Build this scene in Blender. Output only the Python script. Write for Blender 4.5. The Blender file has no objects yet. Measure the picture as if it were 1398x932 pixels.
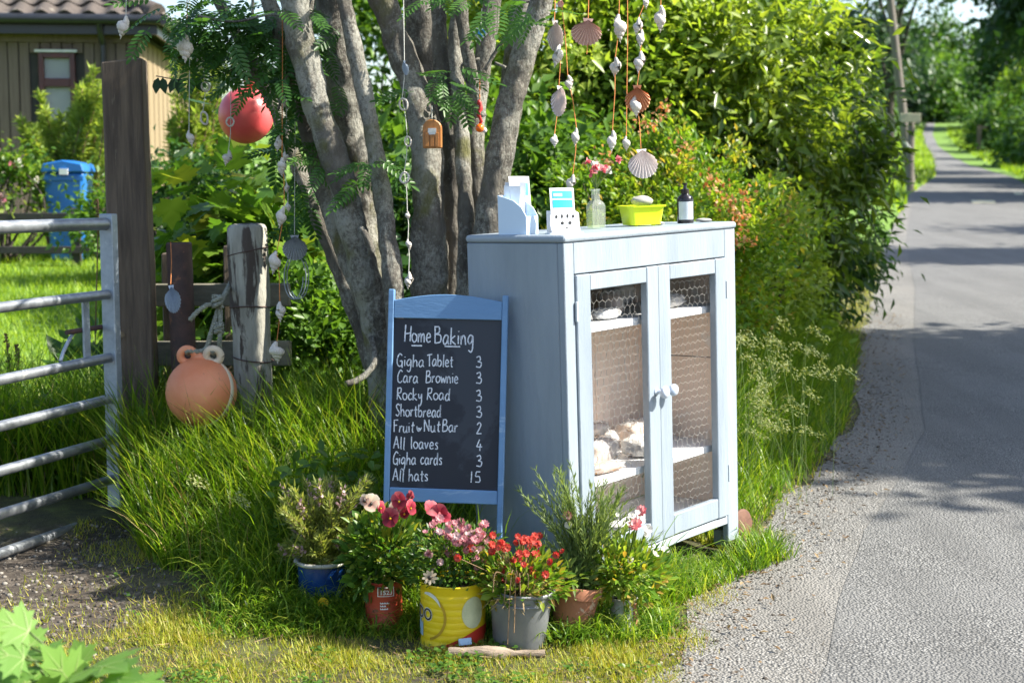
import bpy, bmesh, math, random
import numpy as np
from mathutils import Vector, Matrix, Euler, noise as mnoise

R = math.radians
scene = bpy.context.scene
col = scene.collection
rng = np.random.default_rng(11)
random.seed(11)

# ------------------------------------------------------------------ camera, sky, sun, exposure
F_PX, CX, CY = 2000.0, 699.0, 466.0          # focal length in pixels of a 1398 px wide frame
CAM = np.array((0.0, 0.0, 1.22))
PITCH = math.atan(221.0 / 2000.0)
cam_d = bpy.data.cameras.new('camera')
cam_d.sensor_width = 36.0
cam_d.lens = 36.0 * F_PX / 1398.0
cam_d.clip_start = 0.05
cam_d.clip_end = 3000.0
cam_d.dof.use_dof = True
cam_d.dof.focus_distance = 4.15
cam_d.dof.aperture_fstop = 5.0
cam = bpy.data.objects.new('camera', cam_d)
cam.location = tuple(CAM)
cam.rotation_euler = (math.pi / 2 - PITCH, 0, 0)
col.objects.link(cam)
scene.camera = cam

SUN_AZ, SUN_EL = R(-4.0), R(44.0)           # azimuth measured from +X towards +Y
sun_dir = Vector((math.cos(SUN_EL) * math.cos(SUN_AZ), math.cos(SUN_EL) * math.sin(SUN_AZ), math.sin(SUN_EL)))
world = bpy.data.worlds.new('World')
scene.world = world
world.use_nodes = True
wn = world.node_tree
wn.nodes.clear()
sky = wn.nodes.new('ShaderNodeTexSky')
sky.sky_type = 'NISHITA'
sky.sun_disc = False
sky.sun_elevation = SUN_EL
sky.sun_rotation = math.pi / 2 - SUN_AZ
sky.air_density = 1.0
sky.dust_density = 1.6
wbg = wn.nodes.new('ShaderNodeBackground')
wbg.inputs['Strength'].default_value = 0.11
wout = wn.nodes.new('ShaderNodeOutputWorld')
wn.links.new(sky.outputs[0], wbg.inputs[0])
wn.links.new(wbg.outputs[0], wout.inputs[0])

sl = bpy.data.lights.new('sun', 'SUN')
sl.energy = 5.0
sl.angle = R(0.53)
sl.color = (1.0, 0.94, 0.82)
so = bpy.data.objects.new('sun', sl)
so.rotation_euler = sun_dir.to_track_quat('Z', 'Y').to_euler()
so.location = (8, 0, 10)
col.objects.link(so)

vs = scene.view_settings
vs.view_transform = 'Standard'
vs.look = 'None'
vs.exposure = 1.45
vs.gamma = 1.0
vs.use_curve_mapping = False
scene.render.engine = 'CYCLES'
scene.cycles.max_bounces = 10
scene.cycles.diffuse_bounces = 7
scene.cycles.transmission_bounces = 8
scene.cycles.transparent_max_bounces = 12
scene.cycles.use_denoising = True
scene.cycles.caustics_reflective = False
scene.cycles.caustics_refractive = False

# ------------------------------------------------------------------ where a pixel of the frame lies
def ray(px, py):
    dx, dy = (px - CX) / F_PX, -(py - CY) / F_PX
    cp, sp = math.cos(PITCH), math.sin(PITCH)
    return np.array((dx, cp + dy * sp, -sp + dy * cp))

def at(px, py, Y):
    d = ray(px, py)
    return CAM + d * (Y / d[1])

# ------------------------------------------------------------------ terrain
HR_Y = [-80, 5, 7, 10.5, 20, 38, 55, 80, 105, 150, 190, 220, 420]
HR_Z = [0, 0, .012, .07, .33, .85, 1.30, 1.98, 2.78, 4.6, 6.9, 9.25, 20]
HL_Y = [-80, 5, 6, 8, 11, 15, 20, 40, 80, 200, 420]
HL_Z = [0, 0, .03, .14, .38, .70, .95, 1.6, 3.0, 8.5, 20]
XE_Y = [-40, 0, 2.5, 3.3, 3.7, 4.2, 5.0, 6.0, 7.0, 8.5, 10.5, 14, 20, 38, 55, 80, 105, 150, 190, 220, 420]
XE_X = [-13, -.75, .06, .29, .44, .60, .90, 1.30, 1.66, 2.05, 2.55, 3.5, 5.1, 10.3, 15.8, 22.9, 29.9, 41.9, 52.7, 61.5, 118]

def sstep(t):
    t = np.clip(t, 0, 1)
    return t * t * (3 - 2 * t)

def xe(y):
    return np.interp(y, XE_Y, XE_X)

def gravel_zone(x, y):
    """1 on the gravel entrance in front of the gate, 0 on grass"""
    e = np.minimum((-.95 + .12 * np.sin(y * 5) - x) / .35, (5.15 + .45 * (x + 1.3) - y) / .3)
    return sstep(e)

def hz(x, y):
    x = np.asarray(x, float); y = np.asarray(y, float)
    hr = np.interp(y, HR_Y, HR_Z); hl = np.interp(y, HL_Y, HL_Z)
    h = hr + (hl - hr) * sstep((-.2 - x) / 1.8)
    d = xe(y) - x
    near = 1 - sstep((y - 12) / 6)
    bump = .05 * sstep(d / .55) * near * (1 - gravel_zone(x, y)) * sstep((y - 3.75) / .7)
    dip = -.03 * sstep((-d - .03) / .15) * sstep((d + 5.5) / 1.0)
    und = .012 * np.sin(x * 3.1 + y * 1.7) * np.sin(y * 2.3 - x) * sstep(d / .4) * near
    return h + bump + dip + und

def hz1(x, y):
    return float(hz(x, y))

def ground(px, py, extra=0.0):
    d = ray(px, py)
    t = 1.5
    for _ in range(4000):
        p = CAM + d * t
        if p[2] <= hz1(p[0], p[1]) + extra:
            break
        t += .01 + t * .002
    return p

# ------------------------------------------------------------------ object helpers
def tag(o, label=None, cat=None, group=None, kind=None):
    if label: o['label'] = label
    if cat: o['category'] = cat
    if group: o['group'] = group
    if kind: o['kind'] = kind
    return o

def thing(name, label, cat, loc=(0, 0, 0), group=None, rot=None):
    o = bpy.data.objects.new(name, None)
    o.empty_display_size = .05
    o.location = tuple(loc)
    if rot is not None:
        o.rotation_euler = rot
    col.objects.link(o)
    return tag(o, label, cat, group)

def root_of(o):
    while o.parent is not None:
        o = o.parent
    return o

def link(name, me, parent=None, mat=None):
    o = bpy.data.objects.new(name, me)
    col.objects.link(o)
    if mat is not None and not me.materials:
        me.materials.append(mat)
    if parent is not None:
        o.parent = parent
    return o

def copy_tree(o, parent=None):
    c = o.copy()
    col.objects.link(c)
    c.parent = parent
    for ch in list(o.children):
        copy_tree(ch, c)
    return c

class MB:
    def __init__(self):
        self.v = []; self.f = []
    def add(self, verts, faces, M=None):
        b = len(self.v)
        if M is not None:
            verts = [tuple(M @ Vector(p)) for p in verts]
        self.v.extend([tuple(map(float, p)) for p in verts])
        self.f.extend([tuple(b + i for i in f) for f in faces])
        return self
    def box(self, lo, hi, M=None):
        x0, y0, z0 = lo; x1, y1, z1 = hi
        vs_ = [(x0,y0,z0),(x1,y0,z0),(x1,y1,z0),(x0,y1,z0),(x0,y0,z1),(x1,y0,z1),(x1,y1,z1),(x0,y1,z1)]
        return self.add(vs_, [(0,3,2,1),(4,5,6,7),(0,1,5,4),(1,2,6,5),(2,3,7,6),(3,0,4,7)], M)
    def tube(self, pts, rad, n=8, cap=True, wob=0.0, wsc=6.0, seed=0.0):
        pts = [Vector(p) for p in pts]
        if not hasattr(rad, '__len__'):
            rad = [rad] * len(pts)
        vs_, fs = [], []
        t0 = (pts[1] - pts[0]).normalized()
        a = Vector((1, 0, 0)) if abs(t0.x) < .8 else Vector((0, 1, 0))
        u = (a - t0 * a.dot(t0)).normalized()
        for i, p in enumerate(pts):
            t = (pts[min(i + 1, len(pts) - 1)] - pts[max(i - 1, 0)])
            t = t.normalized() if t.length > 1e-9 else t0
            u = (u - t * u.dot(t))
            u = u.normalized() if u.length > 1e-6 else Vector((1, 0, 0))
            w = t.cross(u)
            for k in range(n):
                an = 2 * math.pi * k / n
                dvec = u * math.cos(an) + w * math.sin(an)
                r = rad[i]
                if wob:
                    q = p + dvec * r
                    r *= 1 + wob * (mnoise.noise(q * wsc + Vector((seed, 0, 0))) + .6 * mnoise.noise(q * wsc * 2.7 + Vector((seed, 5, 0))) + .35 * mnoise.noise(Vector((q.x, q.y, q.z * .4)) * wsc * 7 + Vector((seed, 9, 0))))
                vs_.append(p + dvec * r)
        for i in range(len(pts) - 1):
            for k in range(n):
                a0, a1 = i * n + k, i * n + (k + 1) % n
                fs.append((a0, a1, a1 + n, a0 + n))
        if cap:
            fs.append(tuple(range(n - 1, -1, -1)))
            fs.append(tuple(range((len(pts) - 1) * n, len(pts) * n)))
        return self.add(vs_, fs)
    def lathe(self, prof, n=24, M=None, sx=1.0, sy=1.0, jit=0.0, seed=0.0):
        vs_, fs = [], []
        for r, z in prof:
            for k in range(n):
                an = 2 * math.pi * k / n
                rr = r
                if jit:
                    rr *= 1 + jit * mnoise.noise(Vector((math.cos(an) * 2 + seed, math.sin(an) * 2, z * 30)))
                vs_.append((rr * math.cos(an) * sx, rr * math.sin(an) * sy, z))
        m = len(prof)
        for i in range(m - 1):
            for k in range(n):
                a0, a1 = i * n + k, i * n + (k + 1) % n
                fs.append((a0, a1, a1 + n, a0 + n))
        if prof[0][0] > 1e-6: fs.append(tuple(range(n - 1, -1, -1)))
        if prof[-1][0] > 1e-6: fs.append(tuple(range((m - 1) * n, m * n)))
        return self.add(vs_, fs, M)
    def blob(self, c, r, nu=14, nv=9, amp=0.0, sc=3.0, seed=0.0, power=1.0, M=None):
        vs_, fs = [], []
        c = Vector(c)
        for j in range(nv + 1):
            th = math.pi * j / nv
            for k in range(nu):
                ph = 2 * math.pi * k / nu
                d = [math.sin(th) * math.cos(ph), math.sin(th) * math.sin(ph), math.cos(th)]
                d = [math.copysign(abs(q) ** power, q) for q in d]
                s = 1 + amp * mnoise.noise(Vector(d) * sc + Vector((seed, seed * .7, 0)))
                vs_.append((c.x + d[0] * r[0] * s, c.y + d[1] * r[1] * s, c.z + d[2] * r[2] * s))
        for j in range(nv):
            for k in range(nu):
                a0, a1 = j * nu + k, j * nu + (k + 1) % nu
                fs.append((a0, a0 + nu, a1 + nu, a1))
        return self.add(vs_, fs, M)
    def prism(self, outline, y0, y1, M=None):
        """outline in (x, z), extruded along y"""
        n = len(outline)
        vs_ = [(x, y0, z) for x, z in outline] + [(x, y1, z) for x, z in outline]
        fs = [tuple(range(n)), tuple(range(2 * n - 1, n - 1, -1))]
        fs += [(i + n, (i + 1) % n + n, (i + 1) % n, i) for i in range(n)]
        return self.add(vs_, fs, M)
    def mesh(self, name, smooth=False, bev=0.0, off=(0, 0, 0), auto=None, seg=1):
        me = bpy.data.meshes.new(name)
        vv = self.v
        if any(off):
            vv = [(x - off[0], y - off[1], z - off[2]) for x, y, z in vv]
        me.from_pydata(vv, [], self.f)
        me.validate()
        bm = bmesh.new(); bm.from_mesh(me)
        bmesh.ops.remove_doubles(bm, verts=bm.verts, dist=1e-6)
        bmesh.ops.recalc_face_normals(bm, faces=bm.faces)
        if bev:
            ed = [e for e in bm.edges if len(e.link_faces) == 2 and e.calc_face_angle(0) > R(30)]
            bmesh.ops.bevel(bm, geom=ed, offset=bev, segments=seg, affect='EDGES', profile=.5, clamp_overlap=True)
        bm.to_mesh(me); bm.free()
        if smooth:
            me.polygons.foreach_set('use_smooth', [True] * len(me.polygons))
            if auto is not None:
                me.set_sharp_from_angle(angle=R(auto))
        return me
    def build(self, name, mat, parent=None, local=False, smooth=False, bev=0.0, auto=None, seg=1):
        off = (0, 0, 0)
        if parent is not None and not local:
            off = tuple(root_of(parent).location)
        return link(name, self.mesh(name, smooth, bev, off, auto, seg), parent, mat)

def catmull(P, k=6):
    P = [np.array(p, float) for p in P]
    if len(P) < 3:
        return [tuple(P[0] + (P[-1] - P[0]) * i / k) for i in range(k + 1)]
    Q = [2 * P[0] - P[1]] + P + [2 * P[-1] - P[-2]]
    out = []
    for i in range(1, len(Q) - 2):
        p0, p1, p2, p3 = Q[i - 1:i + 3]
        for j in range(k):
            t = j / k
            out.append(tuple(.5 * (2 * p1 + (p2 - p0) * t + (2 * p0 - 5 * p1 + 4 * p2 - p3) * t * t + (3 * p1 - p0 - 3 * p2 + p3) * t ** 3)))
    out.append(tuple(P[-1]))
    return out

# ------------------------------------------------------------------ scattered faces (leaves, blades, needles)
def norm(a):
    return a / np.maximum(np.linalg.norm(a, axis=-1, keepdims=True), 1e-9)

def tm(verts, faces):
    return np.array(verts, float), faces

T_LEAF = tm([(0,0,0),(-.5,.42,.12),(.5,.42,.12),(0,1,-.05)], [(0,2,3),(0,3,1)])
T_OVAL = tm([(0,0,0),(-.42,.25,.08),(-.5,.6,.08),(0,1,-.08),(.5,.6,.08),(.42,.25,.08),(0,.5,0)],
            [(0,5,6),(5,4,6),(4,3,6),(3,2,6),(2,1,6),(1,0,6)])
T_BLADE = tm([(-.5,0,0),(.5,0,0),(-.42,.4,.05),(.42,.4,.05),(-.28,.75,.2),(.28,.75,.2),(0,1,.42)],
             [(0,1,3,2),(2,3,5,4),(4,5,6)])
T_BLADE2 = tm([(-.5,0,0),(.5,0,0),(-.4,.35,.03),(.4,.35,.03),(-.3,.65,.18),(.3,.65,.18),(-.2,.82,.42),(.2,.82,.42),(0,.84,.72)],
             [(0,1,3,2),(2,3,5,4),(4,5,7,6),(6,7,8)])
T_SHORT = tm([(-.5,0,0),(.5,0,0),(0,1,.25)], [(0,1,2)])
T_NEEDLE = tm([(-.5,0,0),(.5,0,0),(.3,.6,.05),(0,1,.1),(-.3,.6,.05)], [(0,1,2,3,4)])

def pinnate():
    v, f = [], []
    def leaflet(x, y, an, L, W):
        b = len(v)
        ca, sa = math.cos(an), math.sin(an)
        for lx, ly, lz in [(0,0,0),(-W*.45,L*.3,.012),(-W*.4,L*.72,.005),(0,L,-.02),(W*.4,L*.72,.005),(W*.45,L*.3,.012)]:
            droop = -.25 * (x * x) - .12 * abs(lx * ca + ly * sa) ** 1.3
            v.append((x + lx * ca + ly * sa, y - lx * sa + ly * ca, lz + droop - .18 * y * y))
        f.extend([(b, b+5, b+4, b+3), (b, b+3, b+2, b+1)])
    for i in range(7):
        y = .18 + i * .115
        L = .30 * (1 - .3 * abs(i - 2.5) / 3.5)
        for s in (-1, 1):
            leaflet(0, y, s * R(62 - i * 2), L, .10)
    leaflet(0, .95, 0, .26, .10)
    b = len(v)
    v.extend([(-.008,0,0),(.008,0,0),(.006,.5,-.045),(-.006,.5,-.045),(.004,.97,-.17),(-.004,.97,-.17)])
    f.extend([(b,b+1,b+2,b+3),(b+3,b+2,b+4,b+5)])
    return tm(v, f)
T_PINNATE = pinnate()

def lobed():
    half = [(0,.0),(.10,-.03),(.34,-.10),(.30,.06),(.52,.08),(.42,.22),(.62,.42),(.44,.42),(.40,.52),(.24,.44),(.28,.72),(.16,.72),(0,1.0)]
    out = half + [(-x, y) for x, y in half[-2:0:-1]]
    v = [(x, y, .10 * abs(x) - .12 * y * y - .15 * x * x) for x, y in out] + [(0, .3, -.01)]
    n = len(out)
    return tm(v, [(i, (i + 1) % n, n) for i in range(n)])
T_LOBED = lobed()
def veins():
    v, f = [], []
    for tx, ty in ((0, .94), (.56, .40), (-.56, .40), (.46, .10), (-.46, .10), (.24, .66), (-.24, .66)):
        o = (0, .02) if abs(tx) != .24 else (0, .34)
        d = np.array((tx - o[0], ty - o[1])); d /= np.linalg.norm(d); nx, ny = -d[1] * .011, d[0] * .011
        b = len(v)
        pts = [(o[0] + nx, o[1] + ny), (o[0] - nx, o[1] - ny), ((o[0] + tx) / 2 - nx * .7, (o[1] + ty) / 2 - ny * .7), ((o[0] + tx) / 2 + nx * .7, (o[1] + ty) / 2 + ny * .7), (tx, ty)]
        v += [(x, y, .10 * abs(x) - .12 * y * y - .15 * x * x + .012) for x, y in pts]
        f += [(b, b + 1, b + 2, b + 3), (b + 3, b + 2, b + 4)]
    return tm(v, f)
T_VEINS = veins()

def scatter(name, tmpl, P, A, N, L, W, tint, mat, parent=None, kind=None, smooth=False):
    tv, tf = tmpl
    P = np.asarray(P, float); n = len(P)
    A = norm(np.asarray(A, float)); N = np.asarray(N, float)
    N = norm(N - A * np.sum(A * N, 1, keepdims=True) + 1e-6)
    X = np.cross(A, N)
    L = np.broadcast_to(np.asarray(L, float), (n,)); W = np.broadcast_to(np.asarray(W, float), (n,))
    V = (P[:, None, :] + X[:, None, :] * (tv[None, :, 0:1] * W[:, None, None])
         + A[:, None, :] * (tv[None, :, 1:2] * L[:, None, None]) + N[:, None, :] * (tv[None, :, 2:3] * L[:, None, None]))
    k = len(tv)
    off = np.array(root_of(parent).location) if parent is not None else np.zeros(3)
    V = (V - off).reshape(-1, 3).astype(np.float32)
    sizes = np.array([len(f) for f in tf]); flat = np.concatenate([np.array(f) for f in tf])
    loops = (np.arange(n)[:, None] * k + flat[None, :]).ravel().astype(np.int32)
    tot = np.tile(sizes, n).astype(np.int32)
    start = np.concatenate([[0], np.cumsum(tot)[:-1]]).astype(np.int32)
    me = bpy.data.meshes.new(name)
    me.vertices.add(len(V)); me.vertices.foreach_set('co', V.ravel())
    me.loops.add(len(loops)); me.loops.foreach_set('vertex_index', loops)
    me.polygons.add(len(tot)); me.polygons.foreach_set('loop_start', start); me.polygons.foreach_set('loop_total', tot)
    if smooth:
        me.polygons.foreach_set('use_smooth', np.ones(len(tot), bool))
    at_ = me.attributes.new('tint', 'FLOAT', 'POINT')
    at_.data.foreach_set('value', np.repeat(np.broadcast_to(np.asarray(tint, float), (n,)), k).astype(np.float32))
    me.update(calc_edges=True)
    o = link(name, me, parent, mat)
    if kind: o['kind'] = kind
    return o

def rdir(n):
    return norm(rng.normal(size=(n, 3)))

def crown_pts(c, rad, nclus, nper, spread, bottom=-.75, fill=.45):
    """leaf positions gathered in clumps through an uneven crown; returns points, outward directions, clump tints, clump centres"""
    c = np.array(c, float); rad = np.array(rad, float)
    d = rdir(nclus * 3)
    d = d[d[:, 2] > bottom][:nclus]
    rr = fill + (1 - fill) * rng.random(len(d)) ** .55
    lump = np.array([1 + .28 * mnoise.noise(Vector(q) * 1.9 + Vector(c)) for q in d])
    C = c + d * rad * (rr * lump)[:, None]
    idx = np.repeat(np.arange(len(C)), nper)
    P = C[idx] + rng.normal(size=(len(idx), 3)) * spread * (.6 + .8 * rng.random(len(C)))[idx][:, None]
    out = norm((P - c) / rad)
    ct = rng.random(len(C))[idx]
    return P, out, ct, C

def leafy(name, c, rad, nclus, nper, spread, L, W, mat, parent, tmpl=T_LEAF, droop=.2, bottom=-.75, fill=.45, kind=None, floor=None):
    P, out, ct, C = crown_pts(c, rad, nclus, nper, spread, bottom, fill)
    if floor is not None:
        keep = P[:, 2] > hz(P[:, 0], P[:, 1]) + floor
        P, out, ct = P[keep], out[keep], ct[keep]
    n = len(P)
    A = out * .7 + rdir(n) * .8 + np.array((0, 0, -droop))
    N = np.array((0, 0, .8)) + out * .5 + rdir(n) * .65
    s = .45 + 1.0 * rng.random(n)
    o = scatter(name, tmpl, P, A, N, L * s, W * s, np.clip(ct * .6 + rng.random(n) * .4, 0, 1), mat, parent, kind)
    return o, C

# ------------------------------------------------------------------ materials
def nt(name):
    m = bpy.data.materials.new(name)
    m.use_nodes = True
    t = m.node_tree
    t.nodes.clear()
    o = t.nodes.new('ShaderNodeOutputMaterial')
    return m, t, o

def N_(t, typ, **kw):
    n = t.nodes.new(typ)
    for k, v in kw.items():
        if hasattr(n, k) and k not in n.inputs:
            setattr(n, k, v)
        else:
            n.inputs[k].default_value = v
    return n

def c4(c):
    return (c[0], c[1], c[2], 1.0)

def ramp(t, fac, stops, interp='LINEAR'):
    r = t.nodes.new('ShaderNodeValToRGB')
    r.color_ramp.interpolation = interp
    e = r.color_ramp.elements
    while len(e) > 1: e.remove(e[-1])
    e[0].position = stops[0][0]; e[0].color = c4(stops[0][1])
    for p, c in stops[1:]:
        q = e.new(p); q.color = c4(c)
    t.links.new(fac, r.inputs[0])
    return r.outputs[0]

def mixc(t, fac, a, b, typ='MIX'):
    m = t.nodes.new('ShaderNodeMix')
    m.data_type = 'RGBA'; m.blend_type = typ
    for sock, val in ((0, fac), (6, a), (7, b)):
        if hasattr(val, 'is_linked') or isinstance(val, bpy.types.NodeSocket):
            t.links.new(val, m.inputs[sock])
        else:
            m.inputs[sock].default_value = val if sock == 0 else c4(val)
    return m.outputs[2]

def coords(t, scale=(1, 1, 1), rnd=True, world_=False):
    if world_:
        g = t.nodes.new('ShaderNodeNewGeometry'); src = g.outputs['Position']
    else:
        g = t.nodes.new('ShaderNodeTexCoord'); src = g.outputs['Object']
    if rnd and not world_:
        oi = t.nodes.new('ShaderNodeObjectInfo')
        mul = t.nodes.new('ShaderNodeMath'); mul.operation = 'MULTIPLY'; mul.inputs[1].default_value = 37.0
        t.links.new(oi.outputs['Random'], mul.inputs[0])
        ad = t.nodes.new('ShaderNodeVectorMath'); ad.operation = 'ADD'
        t.links.new(src, ad.inputs[0]); t.links.new(mul.outputs[0], ad.inputs[1])
        src = ad.outputs[0]
    mp = t.nodes.new('ShaderNodeMapping')
    mp.inputs['Scale'].default_value = scale
    t.links.new(src, mp.inputs[0])
    return mp.outputs[0]

def tex(t, vec, scale, detail=4.0, rough=.55, kind='noise', dist=0.0):
    if kind == 'noise':
        n = N_(t, 'ShaderNodeTexNoise', Scale=scale, Detail=detail, Roughness=rough, Distortion=dist)
        t.links.new(vec, n.inputs['Vector']); return n.outputs[0]
    n = N_(t, 'ShaderNodeTexVoronoi', Scale=scale)
    t.links.new(vec, n.inputs['Vector'])
    return n.outputs['Distance'] if kind == 'vor' else n.outputs['Color']

def bumpn(t, h, strength, dist):
    b = N_(t, 'ShaderNodeBump', Strength=strength, Distance=dist)
    t.links.new(h, b.inputs['Height'])
    return b.outputs[0]

def surf(name, c1, c2=None, scale=12, stretch=(1, 1, 1), rough=.6, bump=.3, bdist=.004, bscale=None, metal=0.0,
         spots=None, spot_scale=9, spot_at=.62, spec=.5, world_=False, coat=0.0, sub=0.0):
    """general painted / wooden / stony surface: two-tone noise, optional patches of another colour, fine relief"""
    m, t, o = nt(name)
    p = t.nodes.new('ShaderNodeBsdfPrincipled')
    v = coords(t, stretch, world_=world_)
    c2 = c2 or tuple(q * .72 for q in c1)
    n1 = tex(t, v, scale, 6, .62)
    colr = ramp(t, n1, [(.32, c2), (.68, c1)])
    hgt = tex(t, v, bscale or scale * 5, 6, .65)
    if spots:
        n2 = tex(t, v, spot_scale, 7, .66, dist=.4)
        mk = ramp(t, n2, [(spot_at - .025, (0, 0, 0)), (spot_at + .025, (1, 1, 1))])
        colr = mixc(t, mk, colr, spots)
    t.links.new(colr, p.inputs['Base Color'])
    rr = t.nodes.new('ShaderNodeMapRange')
    rr.inputs['To Min'].default_value = max(0, rough - .12); rr.inputs['To Max'].default_value = min(1, rough + .12)
    t.links.new(n1, rr.inputs[0]); t.links.new(rr.outputs[0], p.inputs['Roughness'])
    p.inputs['Metallic'].default_value = metal
    p.inputs['Specular IOR Level'].default_value = spec
    p.inputs['Coat Weight'].default_value = coat
    if bump:
        t.links.new(bumpn(t, hgt, bump, bdist), p.inputs['Normal'])
    t.links.new(p.outputs[0], o.inputs[0])
    return m

def leafmat(name, stops, trans=.38, rough=.42, tmul=1.6, spec=.4, tb=.45):
    """thin leaf: reflected colour from the leaf's own tint, plus light passing through it"""
    m, t, o = nt(name)
    a = t.nodes.new('ShaderNodeAttribute'); a.attribute_name = 'tint'
    k = len(stops)
    colr = ramp(t, a.outputs['Fac'], [(i / max(k - 1, 1), c) for i, c in enumerate(stops)])
    p = t.nodes.new('ShaderNodeBsdfPrincipled')
    t.links.new(colr, p.inputs['Base Color'])
    p.inputs['Roughness'].default_value = rough
    p.inputs['Specular IOR Level'].default_value = spec
    tr = t.nodes.new('ShaderNodeBsdfTranslucent')
    tc = mixc(t, 1.0, colr, (tmul * 1.05, tmul, tmul * tb), 'MULTIPLY')
    t.links.new(tc, tr.inputs[0])
    mx = t.nodes.new('ShaderNodeMixShader'); mx.inputs[0].default_value = trans
    t.links.new(p.outputs[0], mx.inputs[1]); t.links.new(tr.outputs[0], mx.inputs[2])
    t.links.new(mx.outputs[0], o.inputs[0])
    return m

def glassy(name, color, alpha=.25, rough=.08):
    m, t, o = nt(name)
    tr = t.nodes.new('ShaderNodeBsdfTransparent'); tr.inputs[0].default_value = c4(color)
    p = t.nodes.new('ShaderNodeBsdfPrincipled')
    p.inputs['Base Color'].default_value = c4(color); p.inputs['Roughness'].default_value = rough
    mx = t.nodes.new('ShaderNodeMixShader'); mx.inputs[0].default_value = alpha
    t.links.new(tr.outputs[0], mx.inputs[1]); t.links.new(p.outputs[0], mx.inputs[2])
    t.links.new(mx.outputs[0], o.inputs[0])
    return m

# ------------------------------------------------------------------ material set
M = {}
M['paint'] = surf('pale_blue_paint', (.295, .345, .395), (.21, .255, .305), 3.2, (2.2, 2.2, .35), .45, .7, .003, 42, spots=(.20, .20, .20), spot_scale=22, spot_at=.72)
M['paint_worn'] = surf('worn_pale_paint', (.40, .45, .50), (.28, .33, .38), 6, (1, 1, .3), .5, .5, .003, 50, spots=(.25, .23, .20), spot_scale=26, spot_at=.68)
M['paint_white'] = surf('white_shelf_paint', (.78, .79, .80), (.66, .67, .69), 7, (1, 1, 1), .5, .3, .002, 40)
M['backboard'] = surf('pinkish_back_board', (.84, .70, .60), (.74, .60, .50), 4, (6, 1, .8), .6, .3, .002, 40, spots=(.74, .68, .63), spot_scale=6, spot_at=.6)
M['gap'] = surf('dark_gap', (.03, .03, .03))
M['knob'] = surf('white_ceramic', (.74, .76, .80), (.35, .45, .62), 30, rough=.2, bump=.05)
M['wire'] = surf('galvanised_wire', (.42, .42, .40), (.30, .30, .29), 20, rough=.5, metal=.4, bump=0)
M['frame_blue'] = surf('mid_blue_paint', (.155, .295, .50), (.105, .225, .41), 7, (.25, 1, 1), .5, .5, .003, 45, spots=(.26, .38, .54), spot_scale=16, spot_at=.64)
M['slate'] = surf('dark_chalkboard', (.012, .017, .030), (.007, .010, .019), 5, rough=.62, bump=.1, spots=(.026, .033, .048), spot_scale=3.2, spot_at=.54)
M['chalk'] = surf('white_chalk', (.80, .83, .88), (.45, .50, .58), 160, rough=.9, bump=.3, spots=(.16, .18, .22), spot_scale=210, spot_at=.60)
M['galv'] = surf('galvanised_steel', (.42, .45, .48), (.26, .28, .31), 22, rough=.42, metal=.75, bump=.3, bdist=.001, spots=(.60, .62, .62), spot_scale=16, spot_at=.66)
M['galv_flat'] = surf('weathered_zinc', (.40, .46, .52), (.27, .32, .38), 26, rough=.5, metal=.45, bump=.3, bdist=.001, spots=(.58, .62, .64), spot_scale=20, spot_at=.62)
M['rust'] = surf('rusty_brown_steel', (.10, .055, .045), (.045, .03, .028), 22, rough=.75, bump=.5, bdist=.002, spots=(.20, .09, .05), spot_scale=28, spot_at=.66)
M['oldwood'] = surf('dark_weathered_oak', (.19, .145, .105), (.075, .056, .043), 9, (5, 5, .35), .85, .9, .008, 34, spots=(.20, .165, .12), spot_scale=7, spot_at=.63)
M['railwood'] = surf('grey_green_rail_wood', (.26, .24, .18), (.14, .135, .10), 8, (.4, 4, 4), .85, .6, .004, 30)
M['peelpost'] = surf('peeling_white_post', (.43, .42, .36), (.25, .24, .20), 9, (3, 3, .6), .8, .9, .006, 40, spots=(.07, .055, .045), spot_scale=5.5, spot_at=.53)
M['buoy_orange'] = surf('faded_orange_plastic', (.80, .34, .19), (.66, .21, .09), 4, rough=.55, bump=.4, bdist=.003, bscale=50, spots=(.42, .16, .09), spot_scale=17, spot_at=.655)
M['buoy_pale'] = surf('bleached_cream_plastic', (.75, .66, .50), (.62, .48, .34), 9, rough=.6, bump=.2)
M['buoy_pink'] = surf('pink_red_plastic', (.90, .16, .16), (.80, .09, .10), 5, rough=.35, bump=.1, spots=(.80, .30, .26), spot_scale=7, spot_at=.64)
M['rope'] = surf('grey_green_rope', (.30, .31, .26), (.17, .18, .14), 60, rough=.9, bump=.8, bdist=.004, bscale=90)
M['cord_orange'] = surf('orange_twine', (.70, .25, .07), (.5, .17, .05), 80, rough=.8, bump=0)
M['cord_white'] = surf('pale_twine', (.60, .60, .55), (.42, .42, .38), 80, rough=.8, bump=0)
M['shell_white'] = surf('chalky_white_shell', (.78, .74, .68), (.52, .46, .40), 30, rough=.55, bump=.6, bdist=.004, bscale=70, spots=(.42, .30, .22), spot_scale=24, spot_at=.66)
M['shell_pink'] = surf('pinkish_scallop', (.74, .52, .45), (.58, .36, .30), 24, (1, 1, 1), .5, .4, .003, 60)
M['shell_tan'] = surf('orange_scallop', (.74, .36, .19), (.60, .25, .12), 24, rough=.5, bump=.4)
M['shell_pale'] = surf('pale_scallop', (.78, .73, .70), (.62, .52, .48), 24, rough=.45, bump=.3)
M['shell_grey'] = surf('grey_scallop', (.42, .44, .46), (.28, .30, .32), 24, rough=.5, bump=.3)
M['shell_blue'] = surf('bluish_white_shell', (.62, .70, .80), (.45, .53, .64), 24, rough=.4, bump=.3)
M['asphalt'] = None
M['plank'] = surf('brown_weathered_cladding', (.20, .15, .12), (.12, .088, .07), 7, (6, 6, .5), .85, .6, .005, 30)
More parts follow.
